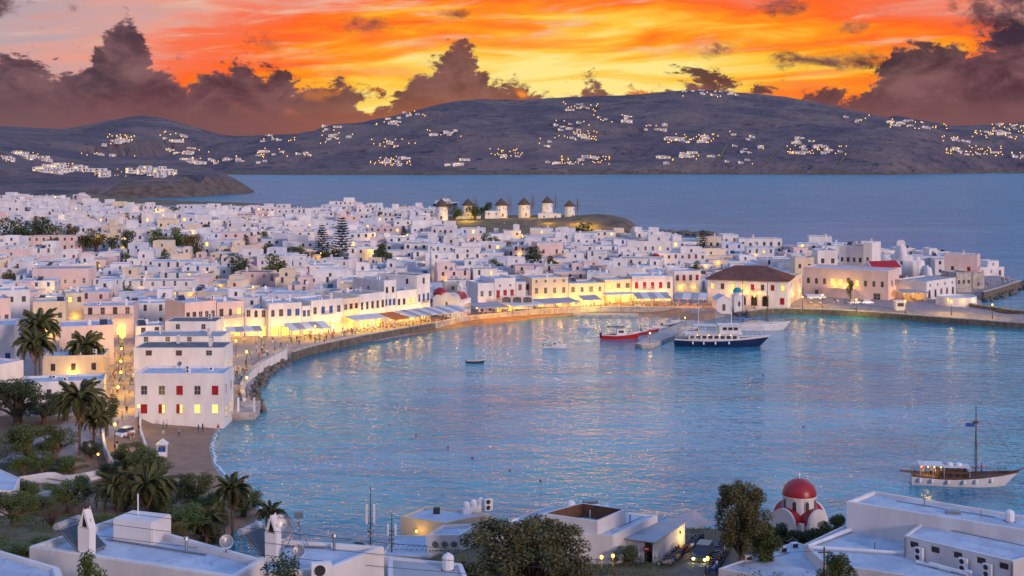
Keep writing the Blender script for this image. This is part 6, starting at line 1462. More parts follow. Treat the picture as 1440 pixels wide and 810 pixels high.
# long white building on the right
E1 = slab_house([(1190, 705), (1520, 758), (1520, 738), (1228, 690)], 18.6, 'long white building with pale blue roof beside the sea', par=.28, t=.4)
E2 = slab_house([(1160, 792), (1480, 840), (1480, 760), (1188, 738), (1130, 765)], 15.6, 'low terrace roof around the courtyard tree', par=.12, opens={0: [(5.0, 8.0, 12.9, 14.2, 'lit')]}, roof='roof')
E3 = slab_house([(1010, 799), (1125, 822), (1192, 786), (1118, 761)], 14.6, 'low pale roof with small vents beside the parked bikes', par=.08)
l = inst('wall_lamp', KIT['wall_lamp'], E3, on(E3, 1030, 808, 13.8) + Vector((0, -.3, 0)), .0); light(l, (-.4, -1, 0), 260, (1, .6, .12), .3)
for px, py in ((1052, 788), (1101, 776), (1117, 770)): b = MB(); b.box(-.35, .35, -.25, .25, -.05, .5); b.box(-.28, .28, -.26, -.25, .05, .42, 1); b.build('roof_vent', [M['plastic'], M['dark']], E3, on(E3, px, py), .3)
p0, p1 = P(1271, 753, 17.5), P(1425, 789, 17.5); LL = (p1 - p0).length
op = [(LL * f, LL * f + .85, 16.55, 17.1, 'brown') for f in (.06, .26, .47, .68, .88)]
E4 = slab_house([(1271, 753), (1425, 789), (1520, 762), (1306, 727)], 17.5, 'white roof block with five small windows and three air conditioners', par=.15, opens={0: op}, base=15.3)
dv = (p1 - p0).normalized(); rz4 = math.atan2(dv.y, dv.x)
for f in (.165, .575, .79): p = p0 + dv * LL * f; inst('air_conditioner', KIT['air_conditioner'], E4, Vector((p.x + dv.y * .35, p.y - dv.x * .35, 15.55)) - E4.location, rz4, .95)
b = MB()
for u0, u1, z, s in ((2.0, 3.6, 15.62, .22), (3.4, 4.6, 15.72, .3), (4.5, 5.6, 15.66, .34), (5.5, 7.2, 15.7, .28), (7.1, 7.6, 15.9, .24)):
    a, c = p0 + dv * u0, p0 + dv * u1; off = Vector((dv.y, -dv.x, 0)) * 1.2; a, c = a + off, c + off; a.z = c.z = z + .05; b = MB(); b.tube(a - E4.location, c - E4.location, s * .75, n=8); b.build('air_duct', M['plastic'], E4)
for u, v in ((P(1136, 768, 15.75), P(1196, 744, 15.75)), (P(1137, 769, 15.75), P(1290, 779, 15.75)), (P(1146, 764, 15.75), P(1205, 742, 15.75))):
    b = MB(); b.tube(u - E2.location, v - E2.location, .17, n=8); b.build('roof_duct', M['plastic'], E2)
q = D2(1159, 112); z = gz(q.x, q.y); r = empty('utility_pole', (q.x, q.y, z), 0, 'wooden utility pole with cable across the low roof', 'pole'); zt = ztop(769, 112) - z; b = MB(); b.tube((0, 0, -.5), (0, 0, zt), .1, .07, 7); b.box(-.5, .5, -.05, .05, zt - .5, zt - .4); b.build('post', M['bark'], r)
b = MB(); b.tube((0, 0, zt - .3), (-12, 8, zt - 3.4), .015, n=4); b.build('cable', M['dark'], r)
# garden walls on the left
for pts, h, lab in (([(28, 679), (90, 676), (146, 668)], .9, 'low white planter wall along the garden terrace'), ([(142, 616), (146, 640), (158, 666)], 1.7, 'pale blue-white wall sloping along the street'), ([(20, 722), (60, 708), (100, 700)], 1.6, 'lavender white wall behind the bare shrubs'), ([(30, 684), (100, 681), (148, 672)], .5, 'lower white step of the garden terrace'), ([(165, 640), (182, 645), (212, 640)], .6, 'low wall at the top of the beach'), ([(196, 586), (196, 608), (205, 634)], .7, 'white kerb wall between the street and the sand')):
    Q = [pz(a, b_, 4) for a, b_ in pts]; zb = min(q.z for q in Q); SL = smooth_line(Q); ribbon_wall('garden_wall', SL, .4, -.8, h, 'white', lab, 'wall', zs=[gz(q.x, q.y) for q in SL])
slab_house([(-40, 690), (20, 690), (28, 672), (-10, 655)], 7.2, 'pale low roof at the left edge of the garden', par=.1, roof='roof')
q = pz(104, 648, 3); r = empty('garden_lamp', (q.x + 4, q.y, q.z), 0, 'orange lamp glowing low in the garden', 'lamp'); b = MB(); b.tube((0, 0, -.2), (0, 0, .9), .05); b.build('post', M['dark'], r); b = MB(); b.lathe([(0, .9), (.16, .95), (.18, 1.15), (0, 1.3)], 8); o = b.build('lantern', M['bulb'], r); light(o, (0, 0, 1.5), 200, (1, .45, .1), .2)
q = pz(228, 643, 2); r = empty('beach_booth', q, .1, 'white beach booth with little gabled roof on the sand', 'booth'); b = MB(); b.box(-.8, .8, -.7, .7, -.3, 1.0); b.build('counter', M['plastic'], r)
for x in (-.75, .75):
    for y in (-.65, .65): b = MB(); b.box(x - .06, x + .06, y - .06, y + .06, 1, 2.3); b.build('post', M['plastic'], r)
b = MB(); b.extr([(-1.05, 2.3), (1.05, 2.3), (0, 3.1)], -.9, .9); b.build('roof', M['plastic'], r); b = MB(); b.box(-.6, .6, -.3, .5, 1.0, 1.7); b.build('cooler', M['wblue'], r)

# small clutter on the near roofs: pipes, vents, a tank, downpipes
for r_, a, c in ((A1, (150, 760), (290, 782)), (A2, (400, 770), (520, 772)), (E1, (1260, 705), (1400, 728)), (E4, (1330, 745), (1440, 768)), (C1, (870, 742), (905, 727)), (E3, (1040, 796), (1110, 778))):
    b = MB(); p, q = on(r_, *a), on(r_, *c); b.tube(p + Vector((0, 0, .06)), q + Vector((0, 0, .06)), .04, n=6); b.build('roof_pipe', M['metal'], r_)
for r_, px, py, hh in ((A1, 262, 776, .5), (A2, 470, 774, .6), (E1, 1300, 712, .7), (E1, 1380, 727, .5), (E4, 1352, 748, .6), (E2, 1230, 772, .5), (C1, 886, 735, .7)):
    b = MB(); b.tube((0, 0, -.05), (0, 0, hh), .06, n=8); b.lathe([(.13, hh), (.1, hh + .12), (0, hh + .14)], 8); b.build('vent_pipe', M['metal'], r_, on(r_, px, py))
inst('water_tank', KIT['water_tank'], E1, on(E1, 1420, 733), 0, .8); inst('water_tank', KIT['water_tank'], A4, on(A4, 630, 800), 0, .6)
for f in (.015, .985):
    p = p0 + dv * LL * f + Vector((dv.y, -dv.x, 0)) * .08; b = MB(); b.tube(Vector((p.x, p.y, 15.4)) - E4.location, Vector((p.x, p.y, 17.3)) - E4.location, .05, n=6); b.build('downpipe', M['metal'], E4)
b = MB(); b.box(-.7, .7, -.45, .45, -.02, .3); b.build('skylight', M['metal'], E1, on(E1, 1340, 722), -.15)
# ------------------------------------------------------------------ boats
def hull(root, L, B, H_, mats, draft=.8, bow=1.0, sheer=.35, rake=.12, stern=.75, stripe=.2, ns=15):
    """lofted hull, bow to +x; returns the sheer height and half-beam functions"""
    def hb(t): return B / 2 * (stern + (1 - stern) * math.sin(min(1, t / .45) * math.pi / 2)) * (1 - max(0, (t - .5) / .5) ** (2.0 * bow)) + .02
    def zs(t): return H_ * (1 + sheer * (1.1 * max(0, t - .35) ** 1.6 * 2.2 + max(0, .3 - t) * .9))
    rows = []
    for i in range(ns):
        t = i / (ns - 1); x = -L / 2 + L * t; b = hb(t); z = zs(t); k = []
        for f, zz in ((0, -draft), (.55, -draft * .6), (.86, 0), (.95, z * .5), (1.0, z * (1 - stripe)), (1.03, z)):
            xx = x + rake * L * max(0, t - .6) / .4 * ((zz + draft) / (z + draft)) - rake * L * .5 * max(0, t - .6) / .4; k.append((xx, b * f, zz))
        rows.append(k)
    for s, nm in ((0, 'hull'),):
        mb = MB(); n = 6
        for sg in (-1, 1):
            vs = [(x, sg * y, z) for r in rows for x, y, z in r]
            for j in range(n - 1):
                fs = []
                for i in range(ns - 1):
                    q = (i * n + j, (i + 1) * n + j, (i + 1) * n + j + 1, i * n + j + 1); fs.append(q if sg < 0 else q[::-1])
                mb.add(vs, fs, 1 if j == n - 2 else 0)
        r0 = rows[0]; mb.add([(x, -y, z) for x, y, z in r0] + [(x, y, z) for x, y, z in r0], [(i, i + 1, 6 + i + 1, 6 + i)[::-1] for i in range(5)], 0)
        mb.build('hull', mats[:2], root, smooth=False)
    d = MB(); vs = []
    for k in rows: x, y, z = k[4]; vs += [(x, -y * .98, z), (x, y * .98, z)]
    d.add(vs, [(2 * i, 2 * i + 2, 2 * i + 3, 2 * i + 1) for i in range(ns - 1)]); d.build('deck', mats[2], root)
    return hb, zs
def mast(root, x, z0, h, r_=.1, m='plastic', boom=0, yard=0):
    b = MB(); b.tube((x, 0, z0), (x, 0, z0 + h), r_, r_ * .55, 7)
    if yard: b.tube((x, -yard, z0 + h * .8), (x, yard, z0 + h * .8), r_ * .5, n=5)
    o = b.build('mast', M[m], root)
    if boom: b = MB(); b.tube((x, 0, z0 + 1.6), (x - boom, 0, z0 + 2.1), .07, n=6); b.build('boom', M[m], root)
    return o
def rigging(root, pts, r_=.02):
    b = MB()
    for a, c in pts: b.tube(a, c, r_, n=3, caps=False)
    b.build('rigging', M['dark'], root)
def rail(root, L, hb, zs, t0, t1, h=.8, m='plastic'):
    b = MB(); n = max(4, int((t1 - t0) * L / 1.1))
    for sg in (-1, 1):
        prev = None
        for i in range(n + 1):
            t = t0 + (t1 - t0) * i / n; p = Vector((-L / 2 + L * t, sg * hb(t), zs(t))); q = p + Vector((0, 0, h)); b.tube(p, q, .025, n=3)
            if prev: b.tube(prev, q, .025, n=3); b.tube(prev - Vector((0, 0, h * .5)), q - Vector((0, 0, h * .5)), .018, n=3)
            prev = q
    b.build('railing', M[m], root)
def fenders(root, L, hb, zs, ts, side=-1):
    for t in ts: b = MB(); z = zs(t) * .55; b.lathe([(0, -.4), (.2, -.3), (.24, .0), (.2, .3), (.05, .42), (0, .42)], 8, (-L / 2 + L * t, side * (hb(t) + .2), z)); b.build('fender', M['plastic'], root)
# navy motor ship
c = P(1011, 486, 0); r = empty('passenger_boat', c, R(-4), 'large navy blue wooden passenger boat with white upper decks at the jetty', 'boat'); L = 24.5
hb, zs = hull(r, L, 6.2, 1.9, [M['navy'], M['hullw'], M['wood']], 1, 1, .55, .16, .8)
b = MB(); b.box(-8.5, 5.5, -2.4, 2.4, 1.5, 3.4); dk = b.build('deckhouse', M['hullw'], r, bevel=.08)
for s in (-1, 1):
    for i in range(8): b = MB(); b.box(-8 + i * 1.65, -6.9 + i * 1.65, s * 2.41 - .02, s * 2.41 + .02, 2.2, 3.0); b.build('window', M['glass'], dk)
b = MB(); b.box(-9.5, 6.2, -2.7, 2.7, 3.4, 3.55); b.build('upper_deck', M['hullw'], r)
b = MB(); b.add([(0, -1.9, 3.55), (6.2, -1.9, 3.55), (6.2, 1.9, 3.55), (0, 1.9, 3.55), (0.3, -1.8, 5.8), (5.4, -1.7, 5.8), (5.4, 1.7, 5.8), (.3, 1.8, 5.8)], [(0, 1, 5, 4), (1, 2, 6, 5), (2, 3, 7, 6), (3, 0, 4, 7), (4, 5, 6, 7)]); wh = b.build('wheelhouse', M['hullw'], r)
for s in (-1, 1):
    for i in range(3): b = MB(); b.box(.9 + i * 1.5, 2 + i * 1.5, s * 1.86 - .04, s * 1.86 + .04, 4.5, 5.3); b.build('window', M['glass'], wh)
b = MB(); b.box(5.62, 5.75, -1.4, 1.4, 4.6, 5.3); b.build('window', M['glass'], wh); b = MB(); b.box(-.4, 6, -2.1, 2.1, 5.8, 5.95); b.build('wheelhouse_roof', M['hullw'], r)
b = MB(); b.box(-7, -.6, -2.3, 2.3, 5.6, 5.7); b.build('sun_canopy', M['canvas'], r, bevel=.03)
for x in (-6.8, -3.8, -.8):
    for y in (-2.2, 2.2): b = MB(); b.tube((x, y, 3.5), (x, y, 5.6), .05); b.build('canopy_post', M['plastic'], r)
for x in (-9, 4.2): pass
mast(r, -5.6, 3.5, 14.5, .13); mast(r, 3.4, 5.9, 9.5, .12, yard=1)
rigging(r, [((-5.6, 0, 17.5), (-11.5, 0, 3)), ((-5.6, 0, 17.5), (3.4, 0, 14.5)), ((3.4, 0, 14.5), (12.8, 0, 3.6)), ((-5.6, 0, 16), (-5.6, -2.6, 3)), ((-5.6, 0, 16), (-5.6, 2.6, 3))])
rail(r, L, hb, zs, .02, .3); rail(r, L, hb, zs, .72, .98); fenders(r, L, hb, zs, (.2, .32, .45, .6))
for x in (-6, -3, 0, 3): b = MB(); b.lathe([(0, 0), (.1, .03), (.12, .15), (0, .22)], 8, (x, -2.5, 3.1)); b.build('deck_lamp', M['bulb'], r)
# white schooner behind
c = P(1066, 464, 0); r = empty('sailing_boat', c, R(2), 'white two-masted sailing boat moored behind the navy boat', 'boat'); L = 17
hb, zs = hull(r, L, 4.4, 1.7, [M['hullw'], M['plastic'], M['wood']], .8, 1, .5, .16); b = MB(); b.box(-5, 3, -1.3, 1.3, 1.3, 2.3); b.build('deckhouse', M['hullw'], r, bevel=.06); b = MB(); b.box(-6, 1, -1.6, 1.6, 3.2, 3.3); b.build('boom_cover', M['bluetank'], r)
mast(r, -4.6, 1.4, 15.5, .14, 'wood', 4); mast(r, 2.8, 1.4, 14.5, .14, 'wood', 5); rigging(r, [((-4.6, 0, 16.5), (-8.2, 0, 2)), ((-4.6, 0, 16.5), (2.8, 0, 15.5)), ((2.8, 0, 15.5), (9.5, 0, 3)), ((2.8, 0, 14), (2.8, -2, 2)), ((2.8, 0, 14), (2.8, 2, 2))]); rail(r, L, hb, zs, .05, .95, .7)
b = MB(); b.tube((8, 0, 2.6), (12, 0, 3.4), .1, .06); b.build('bowsprit', M['wood'], r)
# two-masted gulet under way
c = P(1350, 681, 0); r = empty('gulet', c, R(-9), 'wooden gulet with one tall mast and lit stern under way', 'boat'); L = 15.5
hb, zs = hull(r, L, 4.2, 1.35, [M['canvas'], M['wood'], M['wood']], .7, 1, .75, .2, .8, .16)
b = MB(); b.box(-3.6, 1.2, -1.3, 1.3, 1.1, 2.3); dk = b.build('deckhouse', M['wood'], r, bevel=.05)
for s in (-1, 1):
    for i in range(4): b = MB(); b.box(-3.2 + i * 1.1, -2.4 + i * 1.1, s * 1.31 - .02, s * 1.31 + .02, 1.5, 2.0); b.build('window', M['glass'], dk)
b = MB(); b.box(-6.6, -2.6, -1.7, 1.7, 3.15, 3.25); b.build('stern_canopy', M['canvas'], r, bevel=.03); b = MB(); b.box(-2.7, 1.5, -1.5, 1.5, 2.95, 3.07); b.build('wheel_canopy', M['canvas'], r, bevel=.03)
for x in (-6.4, -4.4, -2.7, 1.3):
    for y in (-1.4, 1.4): b = MB(); b.tube((x, y, 1.2), (x, y, 3.1), .04, n=5); b.build('canopy_post', M['plastic'], r)
for x in (-1.6, -.2): b = MB(); b.lathe([(.0, 0), (.55, 0), (.55, .15), (.4, .42), (0, .5)], 12, (x, 0, 3.07)); b.build('life_raft', M['plastic'], r)
mt = mast(r, 2.5, 1.2, 11.8, .14, 'wood', 5.2); b = MB(); b.lathe([(0, 0), (.4, 0), (.45, .3), (.4, .35), (0, .35)], 10, (2.5, 0, 10)); b.build('crows_nest', M['wood'], mt); b = MB(); b.box(.9, 2.3, -.02, .02, 9.4, 10); b.build('flag', M['wblue'], mt)
rigging(r, [((2.5, 0, 12.5), (-7.4, 0, 2)), ((2.5, 0, 12.5), (10, 0, 2.8)), ((2.5, 0, 10), (2.5, -1.9, 1.6)), ((2.5, 0, 10), (2.5, 1.9, 1.6)), ((2.5, 0, 10), (1.6, -1.9, 1.6)), ((2.5, 0, 10), (8.3, 0, 2.4))])
b = MB(); b.tube((7.5, 0, 2.2), (10.4, 0, 3.1), .12, .06); b.tube((10.4, 0, 3.1), (10.2, 0, 4.0), .03); b.build('bowsprit', M['wood'], r); b = MB(); b.box(-9.4, -7.3, -.5, .5, 1.75, 1.9); b.build('gangway', M['wood'], r)
rail(r, L, hb, zs, .02, .96, .6, 'dark'); fenders(r, L, hb, zs, (.08, .2, .36, .52, .64, .8))
for x in (-6.2, -5.2, -4.2, -3.2): b = MB(); b.lathe([(0, 0), (.09, .03), (.1, .13), (0, .2)], 8, (x, -1.3, 2.85)); o = b.build('deck_lamp', M['bulb'], r)
light(o, (-4.8, 0, 2.6), 320, (1, .72, .2), .3)
b = MB(); b.box(5.6, 6.4, -1.06, -1.0, .8, 1.4)
# small craft
def small_boat(px, py, rz, L, hullm, label, cab=None, top=None, group=None, name='motor_boat', glow=False):
    c = P(px, py, 0); r = empty(name, c, R(rz), label, 'boat', group); hb, zs = hull(r, L, L * .33, L * .11, [hullm, M['plastic'], M['wood']], .4, 1, .6, .1)
    if cab: b = MB(); b.add([(-L * .1, -L * .1, L * .09), (L * .2, -L * .09, L * .09), (L * .2, L * .09, L * .09), (-L * .1, L * .1, L * .09), (-L * .08, -L * .09, L * .26), (L * .1, -L * .08, L * .26), (L * .1, L * .08, L * .26), (-L * .08, L * .09, L * .26)], [(0, 1, 5, 4), (1, 2, 6, 5), (2, 3, 7, 6), (3, 0, 4, 7), (4, 5, 6, 7)]); o = b.build('cabin', cab, r); b = MB(); b.box(-L * .05, L * .08, -L * .101, -L * .094, L * .16, L * .22); b.build('window', M['glass'], o)
    if top: b = MB(); b.box(-L * .35, L * .1, -L * .14, L * .14, L * .3, L * .31); b.build('canopy', top, r)
    b = MB(); b.tube((L * .05, 0, L * .08), (L * .05, 0, L * .5), .05, .03, 5); b.build('mast', M['plastic'], r)
    b = MB(); b.box(-L * .53, -L * .47, -.18, .18, .1, L * .16); b.build('engine', M['dark'], r); return r
small_boat(780, 489, -4, 6.2, M['hullw'], 'small white motor boat alone in the open harbour', M['plastic'], M['canvas'])
small_boat(823, 461, -3, 4.6, M['hullw'], 'little white boat nearest the bright quay corner', M['plastic'])
small_boat(668, 510, -6, 4.6, M['dark'], 'dark open boat in the middle of the harbour')
small_boat(872, 476, 4, 11, M['hullr'], 'red fishing boat with green canopy at the jetty end', M['plastic'], M['wgreen'])
for i, (px, py, rz, L, hm, lab) in enumerate(((898, 470, 20, 6, 'hullr', 'red and white boat tied along the jetty'), (914, 466, 24, 6, 'hullr', 'second red boat tied along the jetty'), (928, 462, 200, 5.5, 'hullw', 'white boat with dark engine beside the red boats'), (942, 458, 24, 5.5, 'metal', 'grey inflatable boat at the jetty root'), (956, 454, 200, 5.5, 'hullw', 'white inflatable boat close to the sand'), (968, 466, 20, 6.5, 'metal', 'grey covered motor boat between jetty and navy boat'), (1074, 527, 3, 0.9, 'dark', 'tiny dark buoy float right of the navy boat'))):
    if L > 2: small_boat(px, py, rz, L, M[hm], lab, None, None, 'boats tied along the jetty', 'motor_boat')
c = P(626, 289, 0); r = empty('ferry', c, R(2), 'small blue and white ferry beyond the windmill hill', 'ferry'); L = 22; hb, zs = hull(r, L, 6, 2.2, [M['navy'], M['hullw'], M['plastic']], .8)
b = MB(); b.box(-9, 6, -2.4, 2.4, 1.9, 4.4); dk = b.build('deckhouse', M['hullw'], r); b = MB(); b.box(-8, 5, -2.45, -2.41, 2.8, 3.6); b.build('window_band', M['glass'], dk); b = MB(); b.box(-3, 4.5, -1.9, 1.9, 4.4, 6.4); b.build('bridge', M['hullw'], r); mast(r, 0, 6.4, 4)
for i, (px, py) in enumerate(((630, 629), (664, 644), (717, 662), (548, 598), (585, 611), (1073, 528), (1130, 600), (760, 676))):
    c = P(px, py, 0); r = empty('buoy', c, 0, 'small red swim-line buoy floating on the harbour' if i != 5 else 'dark mooring buoy right of the navy boat', 'buoy', 'swim-line buoys'); b = MB(); b.lathe([(0, -.2), (.18, -.08), (.22, .06), (.15, .18), (0, .24)], 10); b.build('float', M['red'] if i != 5 else M['dark'], r); b = MB(); b.tube((0, 0, .2), (0, 0, .36), .03); b.build('ring', M['metal'], r)
# ------------------------------------------------------------------ villas on the far slopes
rf = random.Random(21)
def villa_mesh(seed, w, d, h):
    r = random.Random(seed); b = MB(); n = r.choice([2, 3]); x = -w / 2
    for i in range(n):
        ww = w / n * r.uniform(.8, 1.1); hh = h * r.choice([.55, 1, 1]); y0 = -d / 2 + r.uniform(0, d * .3); b.box(x, x + ww, y0, d / 2, -4, hh)
        b.box(x - .2, x + ww + .2, y0 - .2, d / 2 + .2, hh, hh + .4)
        for k in range(max(1, int(ww / 4))):
            u = x + (k + .5) * ww / max(1, int(ww / 4))
            for z in ([1.0, 4.2] if hh > 5 else [1.0]): b.box(u - .9, u + .9, y0 - .12, y0 + .1, z, z + 1.8, 2 if r.random() < .22 else 1)
        x += ww * .93
    return b.mesh('villa', [M['white'], M['glass'], M['lit']])
VM = [villa_mesh(s, 18, 10, 6.4) for s in range(7)]; VL = [villa_mesh(20 + s, 34, 10, 6.6) for s in range(3)]
lampm = MB(); lampm.lathe([(0, 0), (.8, .3), (1.0, 1.0), (.8, 1.7), (0, 2.0)], 6); LMESH = lampm.mesh('garden_lamp', M['farbulb'])
CL = [  # px, py, spread px, number, lamps, phrase
 (85, 238, 36, 9, 16, 'in the brightly lit hotel cluster on the left slope'), (150, 216, 40, 5, 6, 'in the row above the lit hotel'), (140, 246, 26, 3, 4, 'beside the pale wall near the headland'), (205, 244, 40, 7, 14, 'on top of the brown headland'), (40, 222, 40, 6, 8, 'at the far left foot of the dark hill'), (170, 196, 22, 4, 14, 'in the amber-lit cluster on the left hill'),
 (250, 192, 30, 3, 5, 'on the shoulder of the left hill'), (270, 212, 40, 6, 6, 'along the track at the saddle'), (290, 228, 34, 5, 4, 'in the white group near the left bay shore'), (345, 225, 40, 5, 4, 'above the left end of the bay'), (390, 194, 30, 4, 6, 'on the low saddle skyline'), (400, 215, 46, 6, 8, 'scattered over the saddle slope'), (470, 184, 26, 3, 3, 'high on the left flank'),
 (546, 171, 24, 4, 3, 'just under the left skyline'), (582, 160, 20, 3, 4, 'on the left skyline crest'), (548, 228, 30, 6, 18, 'in the big lit villa group by the left shore'), (625, 190, 24, 4, 3, 'in the white pair below the crest'), (640, 230, 26, 3, 1, 'in the long white block by the shore'), (555, 203, 30, 3, 9, 'on the lamp-lit terrace left of centre'), (715, 218, 26, 3, 16, 'on the amber terraces near centre'), (490, 196, 40, 4, 4, 'dotted on the left flank'),
 (815, 151, 26, 6, 8, 'in the ridge hamlet left of the summit'), (860, 168, 30, 5, 4, 'below the ridge hamlet'), (800, 178, 34, 6, 4, 'on the middle slope of the big hill'), (810, 192, 30, 4, 14, 'on the lamp-lit shelf of the big hill'), (822, 226, 36, 4, 22, 'in the amber hotel row by the shore'), (770, 202, 14, 2, 2, 'in the small pair left of the gully'), (775, 226, 12, 2, 1, 'in the shore tower pair'), (925, 180, 22, 4, 2, 'high right of the middle slope'),
 (970, 196, 40, 8, 20, 'in the long lit terraces right of centre'), (935, 226, 16, 3, 2, 'in the white cluster close to the shore'), (985, 220, 30, 4, 5, 'under the long lit terraces'), (1044, 194, 20, 3, 1, 'in the pale block beside the track'), (1050, 212, 26, 4, 1, 'in the low row beside the track'), (1040, 228, 26, 3, 1, 'by the shore under the track'), (1130, 200, 24, 4, 2, 'in the white pair above the amber quarter'), (1150, 212, 46, 10, 26, 'in the amber quarter above the right shore'),
 (985, 131, 30, 6, 3, 'on the summit'), (1020, 131, 24, 4, 2, 'on the summit right of the masts'), (1205, 167, 20, 3, 2, 'on the right shoulder'), (1265, 175, 26, 5, 6, 'along the right skyline'), (1345, 196, 24, 4, 5, 'in the small group on the right slope'), (1370, 214, 40, 6, 24, 'inside the curved string of lamps at the right'), (1410, 190, 40, 7, 14, 'at the right end of the slope'), (1430, 222, 20, 3, 5, 'by the right shore'), (1425, 178, 30, 6, 12, 'on the right-hand skyline'), (1310, 178, 22, 2, 6, 'on the right crest lights')]
for ci, (px, py, sp, n, nl, ph) in enumerate(CL):
    n = int(n * (1.6 if px < 330 else 1.25)); nl = int(nl * 1.6)
    for i in range(n):
        q = None
        for _ in range(3):
            q = hit(px + rf.uniform(-sp, sp) * .8, py + rf.uniform(-5, 6), 1180, 4600, 12)
            if q is not None and q.z > 3: break
        if q is None or q.z < 2: continue
        long_ = 'long' in ph or rf.random() < .2; o = inst('villa', rf.choice(VL if long_ else VM), None, q, rf.uniform(-.4, .4), rf.uniform(.5, .85) * (1 if q.y > 2000 else 1.25))
        tag(o, f"white {'long low' if long_ else 'cube-built'} villa {ph}", 'villa', f'villas {ph}')
    b = MB(); cnt = 0; base = None
    for i in range(nl):
        q = hit(px + rf.uniform(-sp, sp), py + rf.uniform(-6, 7), 1180, 4600, 12)
        if q is None or q.z < 1: continue
        base = base or q; s = q.y / 3000 * .9; v = q - base
        b.lathe([(0, 1.2), (.7 * s, 1.4), (1.0 * s, 2 * s + .6), (.6 * s, 2.8 * s + .4), (0, 3 * s + .5)], 5, (v.x, v.y, v.z)); cnt += 1
    if cnt: o = b.build('garden_lights', M['farbulb'], None, base); tag(o, f'amber garden lights {ph}', 'lights', kind='stuff')
# curved road lamps on the right slope and hilltop masts
for px, pb, pt, lab in ((965, 128, 120, 'thin mast on the summit, left of the tall one'), (1005, 128, 115, 'tallest thin mast on the summit')):
    q = hit(px, pb + 2, 2600, 4800, 12)
    if q: r = empty('radio_mast', q, 0, lab, 'mast'); b = MB(); b.tube((0, 0, -2), (0, 0, ztop(pt, q.y) - q.z), .9, .5, 6); b.build('pole', M['dark'], r); b = MB(); b.box(-2, 2, -2, 2, -2, 3); b.build('base_hut', M['white'], r)
# pale tracks and retaining walls that climb the far slope
for i, (a, c) in enumerate((((1068, 238), (1095, 212)), ((1005, 236), (1022, 205)), ((1180, 232), (1195, 212)), ((868, 152), (905, 140)), ((780, 160), (900, 142)))):
    pts = []
    for k in range(12):
        t = k / 11; q = hit(a[0] + (c[0] - a[0]) * t, a[1] + (c[1] - a[1]) * t, 2600, 4400, 8)
        if q: pts.append(q)
    if len(pts) > 3:
        b = MB(); vs = []
        for q in pts: vs += [(q.x - 2.6, q.y, gz(q.x - 2.6, q.y) + 1.2), (q.x + 2.6, q.y, gz(q.x + 2.6, q.y) + 1.2)]
        b.add(vs, [(2 * k, 2 * k + 1, 2 * k + 3, 2 * k + 2) for k in range(len(pts) - 1)]); tag(b.build('hill_track', M['soil']), kind='structure')
# ------------------------------------------------------------------ people
def body_mesh(pose):
    """one continuous skinned figure, 1.72 m"""
    st = {'stand': .05, 'walk': .22, 'lean': .1}[pose]; j = {}
    V = [(0, 0, .95), (0, 0, 1.15), (0, 0, 1.38), (0, -.01, 1.50), (0, -.02, 1.62), (0, -.02, 1.70),
         (-.1, 0, .90), (-.11, -st, .50), (-.11, -st * .9, .08), (-.11, -st - .13, .03), (.1, 0, .90), (.11, st * .6, .50), (.11, st * 1.3, .08), (.11, st * 1.3 - .13, .03),
         (-.19, 0, 1.36), (-.24, st * .4, 1.08), (-.23, -.08 + st * .4, .84), (.19, 0, 1.36), (.24, -st * .6, 1.08), (.22, -.1 - st * .8, .88)]
    E = [(0, 1), (1, 2), (2, 3), (3, 4), (4, 5), (0, 6), (6, 7), (7, 8), (8, 9), (0, 10), (10, 11), (11, 12), (12, 13), (2, 14), (14, 15), (15, 16), (2, 17), (17, 18), (18, 19)]
    Rr = [.15, .14, .15, .065, .105, .08, .09, .065, .045, .04, .09, .065, .045, .04, .06, .045, .035, .06, .045, .035]
    me = bpy.data.meshes.new('person'); me.from_pydata(V, E, []); o = bpy.data.objects.new('person_tmp', me); COL.objects.link(o); md = o.modifiers.new('s', 'SKIN')
    for v, rr in zip(me.skin_vertices[0].data, Rr): v.radius = (rr, rr * (.75 if rr > .12 else 1))
    me.skin_vertices[0].data[0].use_root = True
    s = o.modifiers.new('d', 'SUBSURF'); s.levels = 1; s.render_levels = 1
    dg = bpy.context.evaluated_depsgraph_get(); ev = o.evaluated_get(dg); out = bpy.data.meshes.new_from_object(ev); bpy.data.objects.remove(o)
    return out
BASEB = {p: body_mesh(p) for p in ('stand', 'walk', 'lean')}
CLOTH = {'white': (.7, .7, .7), 'black': (.02, .02, .025), 'red': (.5, .03, .03), 'navy': (.03, .06, .2), 'beige': (.5, .4, .28), 'grey': (.25, .25, .27), 'sky-blue': (.25, .42, .62), 'orange': (.6, .22, .05), 'green': (.06, .2, .1), 'pink': (.62, .28, .34)}
CM = {k: mat('cloth_' + k.replace(' ', '_'), v, None, .9, 3) for k, v in CLOTH.items()}
def person_mesh(pose, top, bot):
    me = BASEB[pose].copy(); me.materials.clear()
    for m in (CM[top], CM[bot], M['skin'], M['hair']): me.materials.append(m)
    for p in me.polygons:
        c = p.center; z = c.z
        if z > 1.62 or (z > 1.55 and c.y > .0): k = 3
        elif z > 1.45: k = 2
        elif z > .93: k = 2 if abs(c.x) > .17 and z < 1.15 else 0
        elif abs(c.x) > .19: k = 2
        elif z > .1: k = 1
        else: k = 3
        p.material_index = k; p.use_smooth = True
    return me
rp = random.Random(77); names = list(CLOTH); PM = []
for i in range(26):
    a, b_ = rp.choice(names), rp.choice(['black', 'navy', 'beige', 'grey', 'white']); PM.append((a, b_, person_mesh(rp.choice(['stand', 'walk', 'walk', 'lean']), a, b_)))
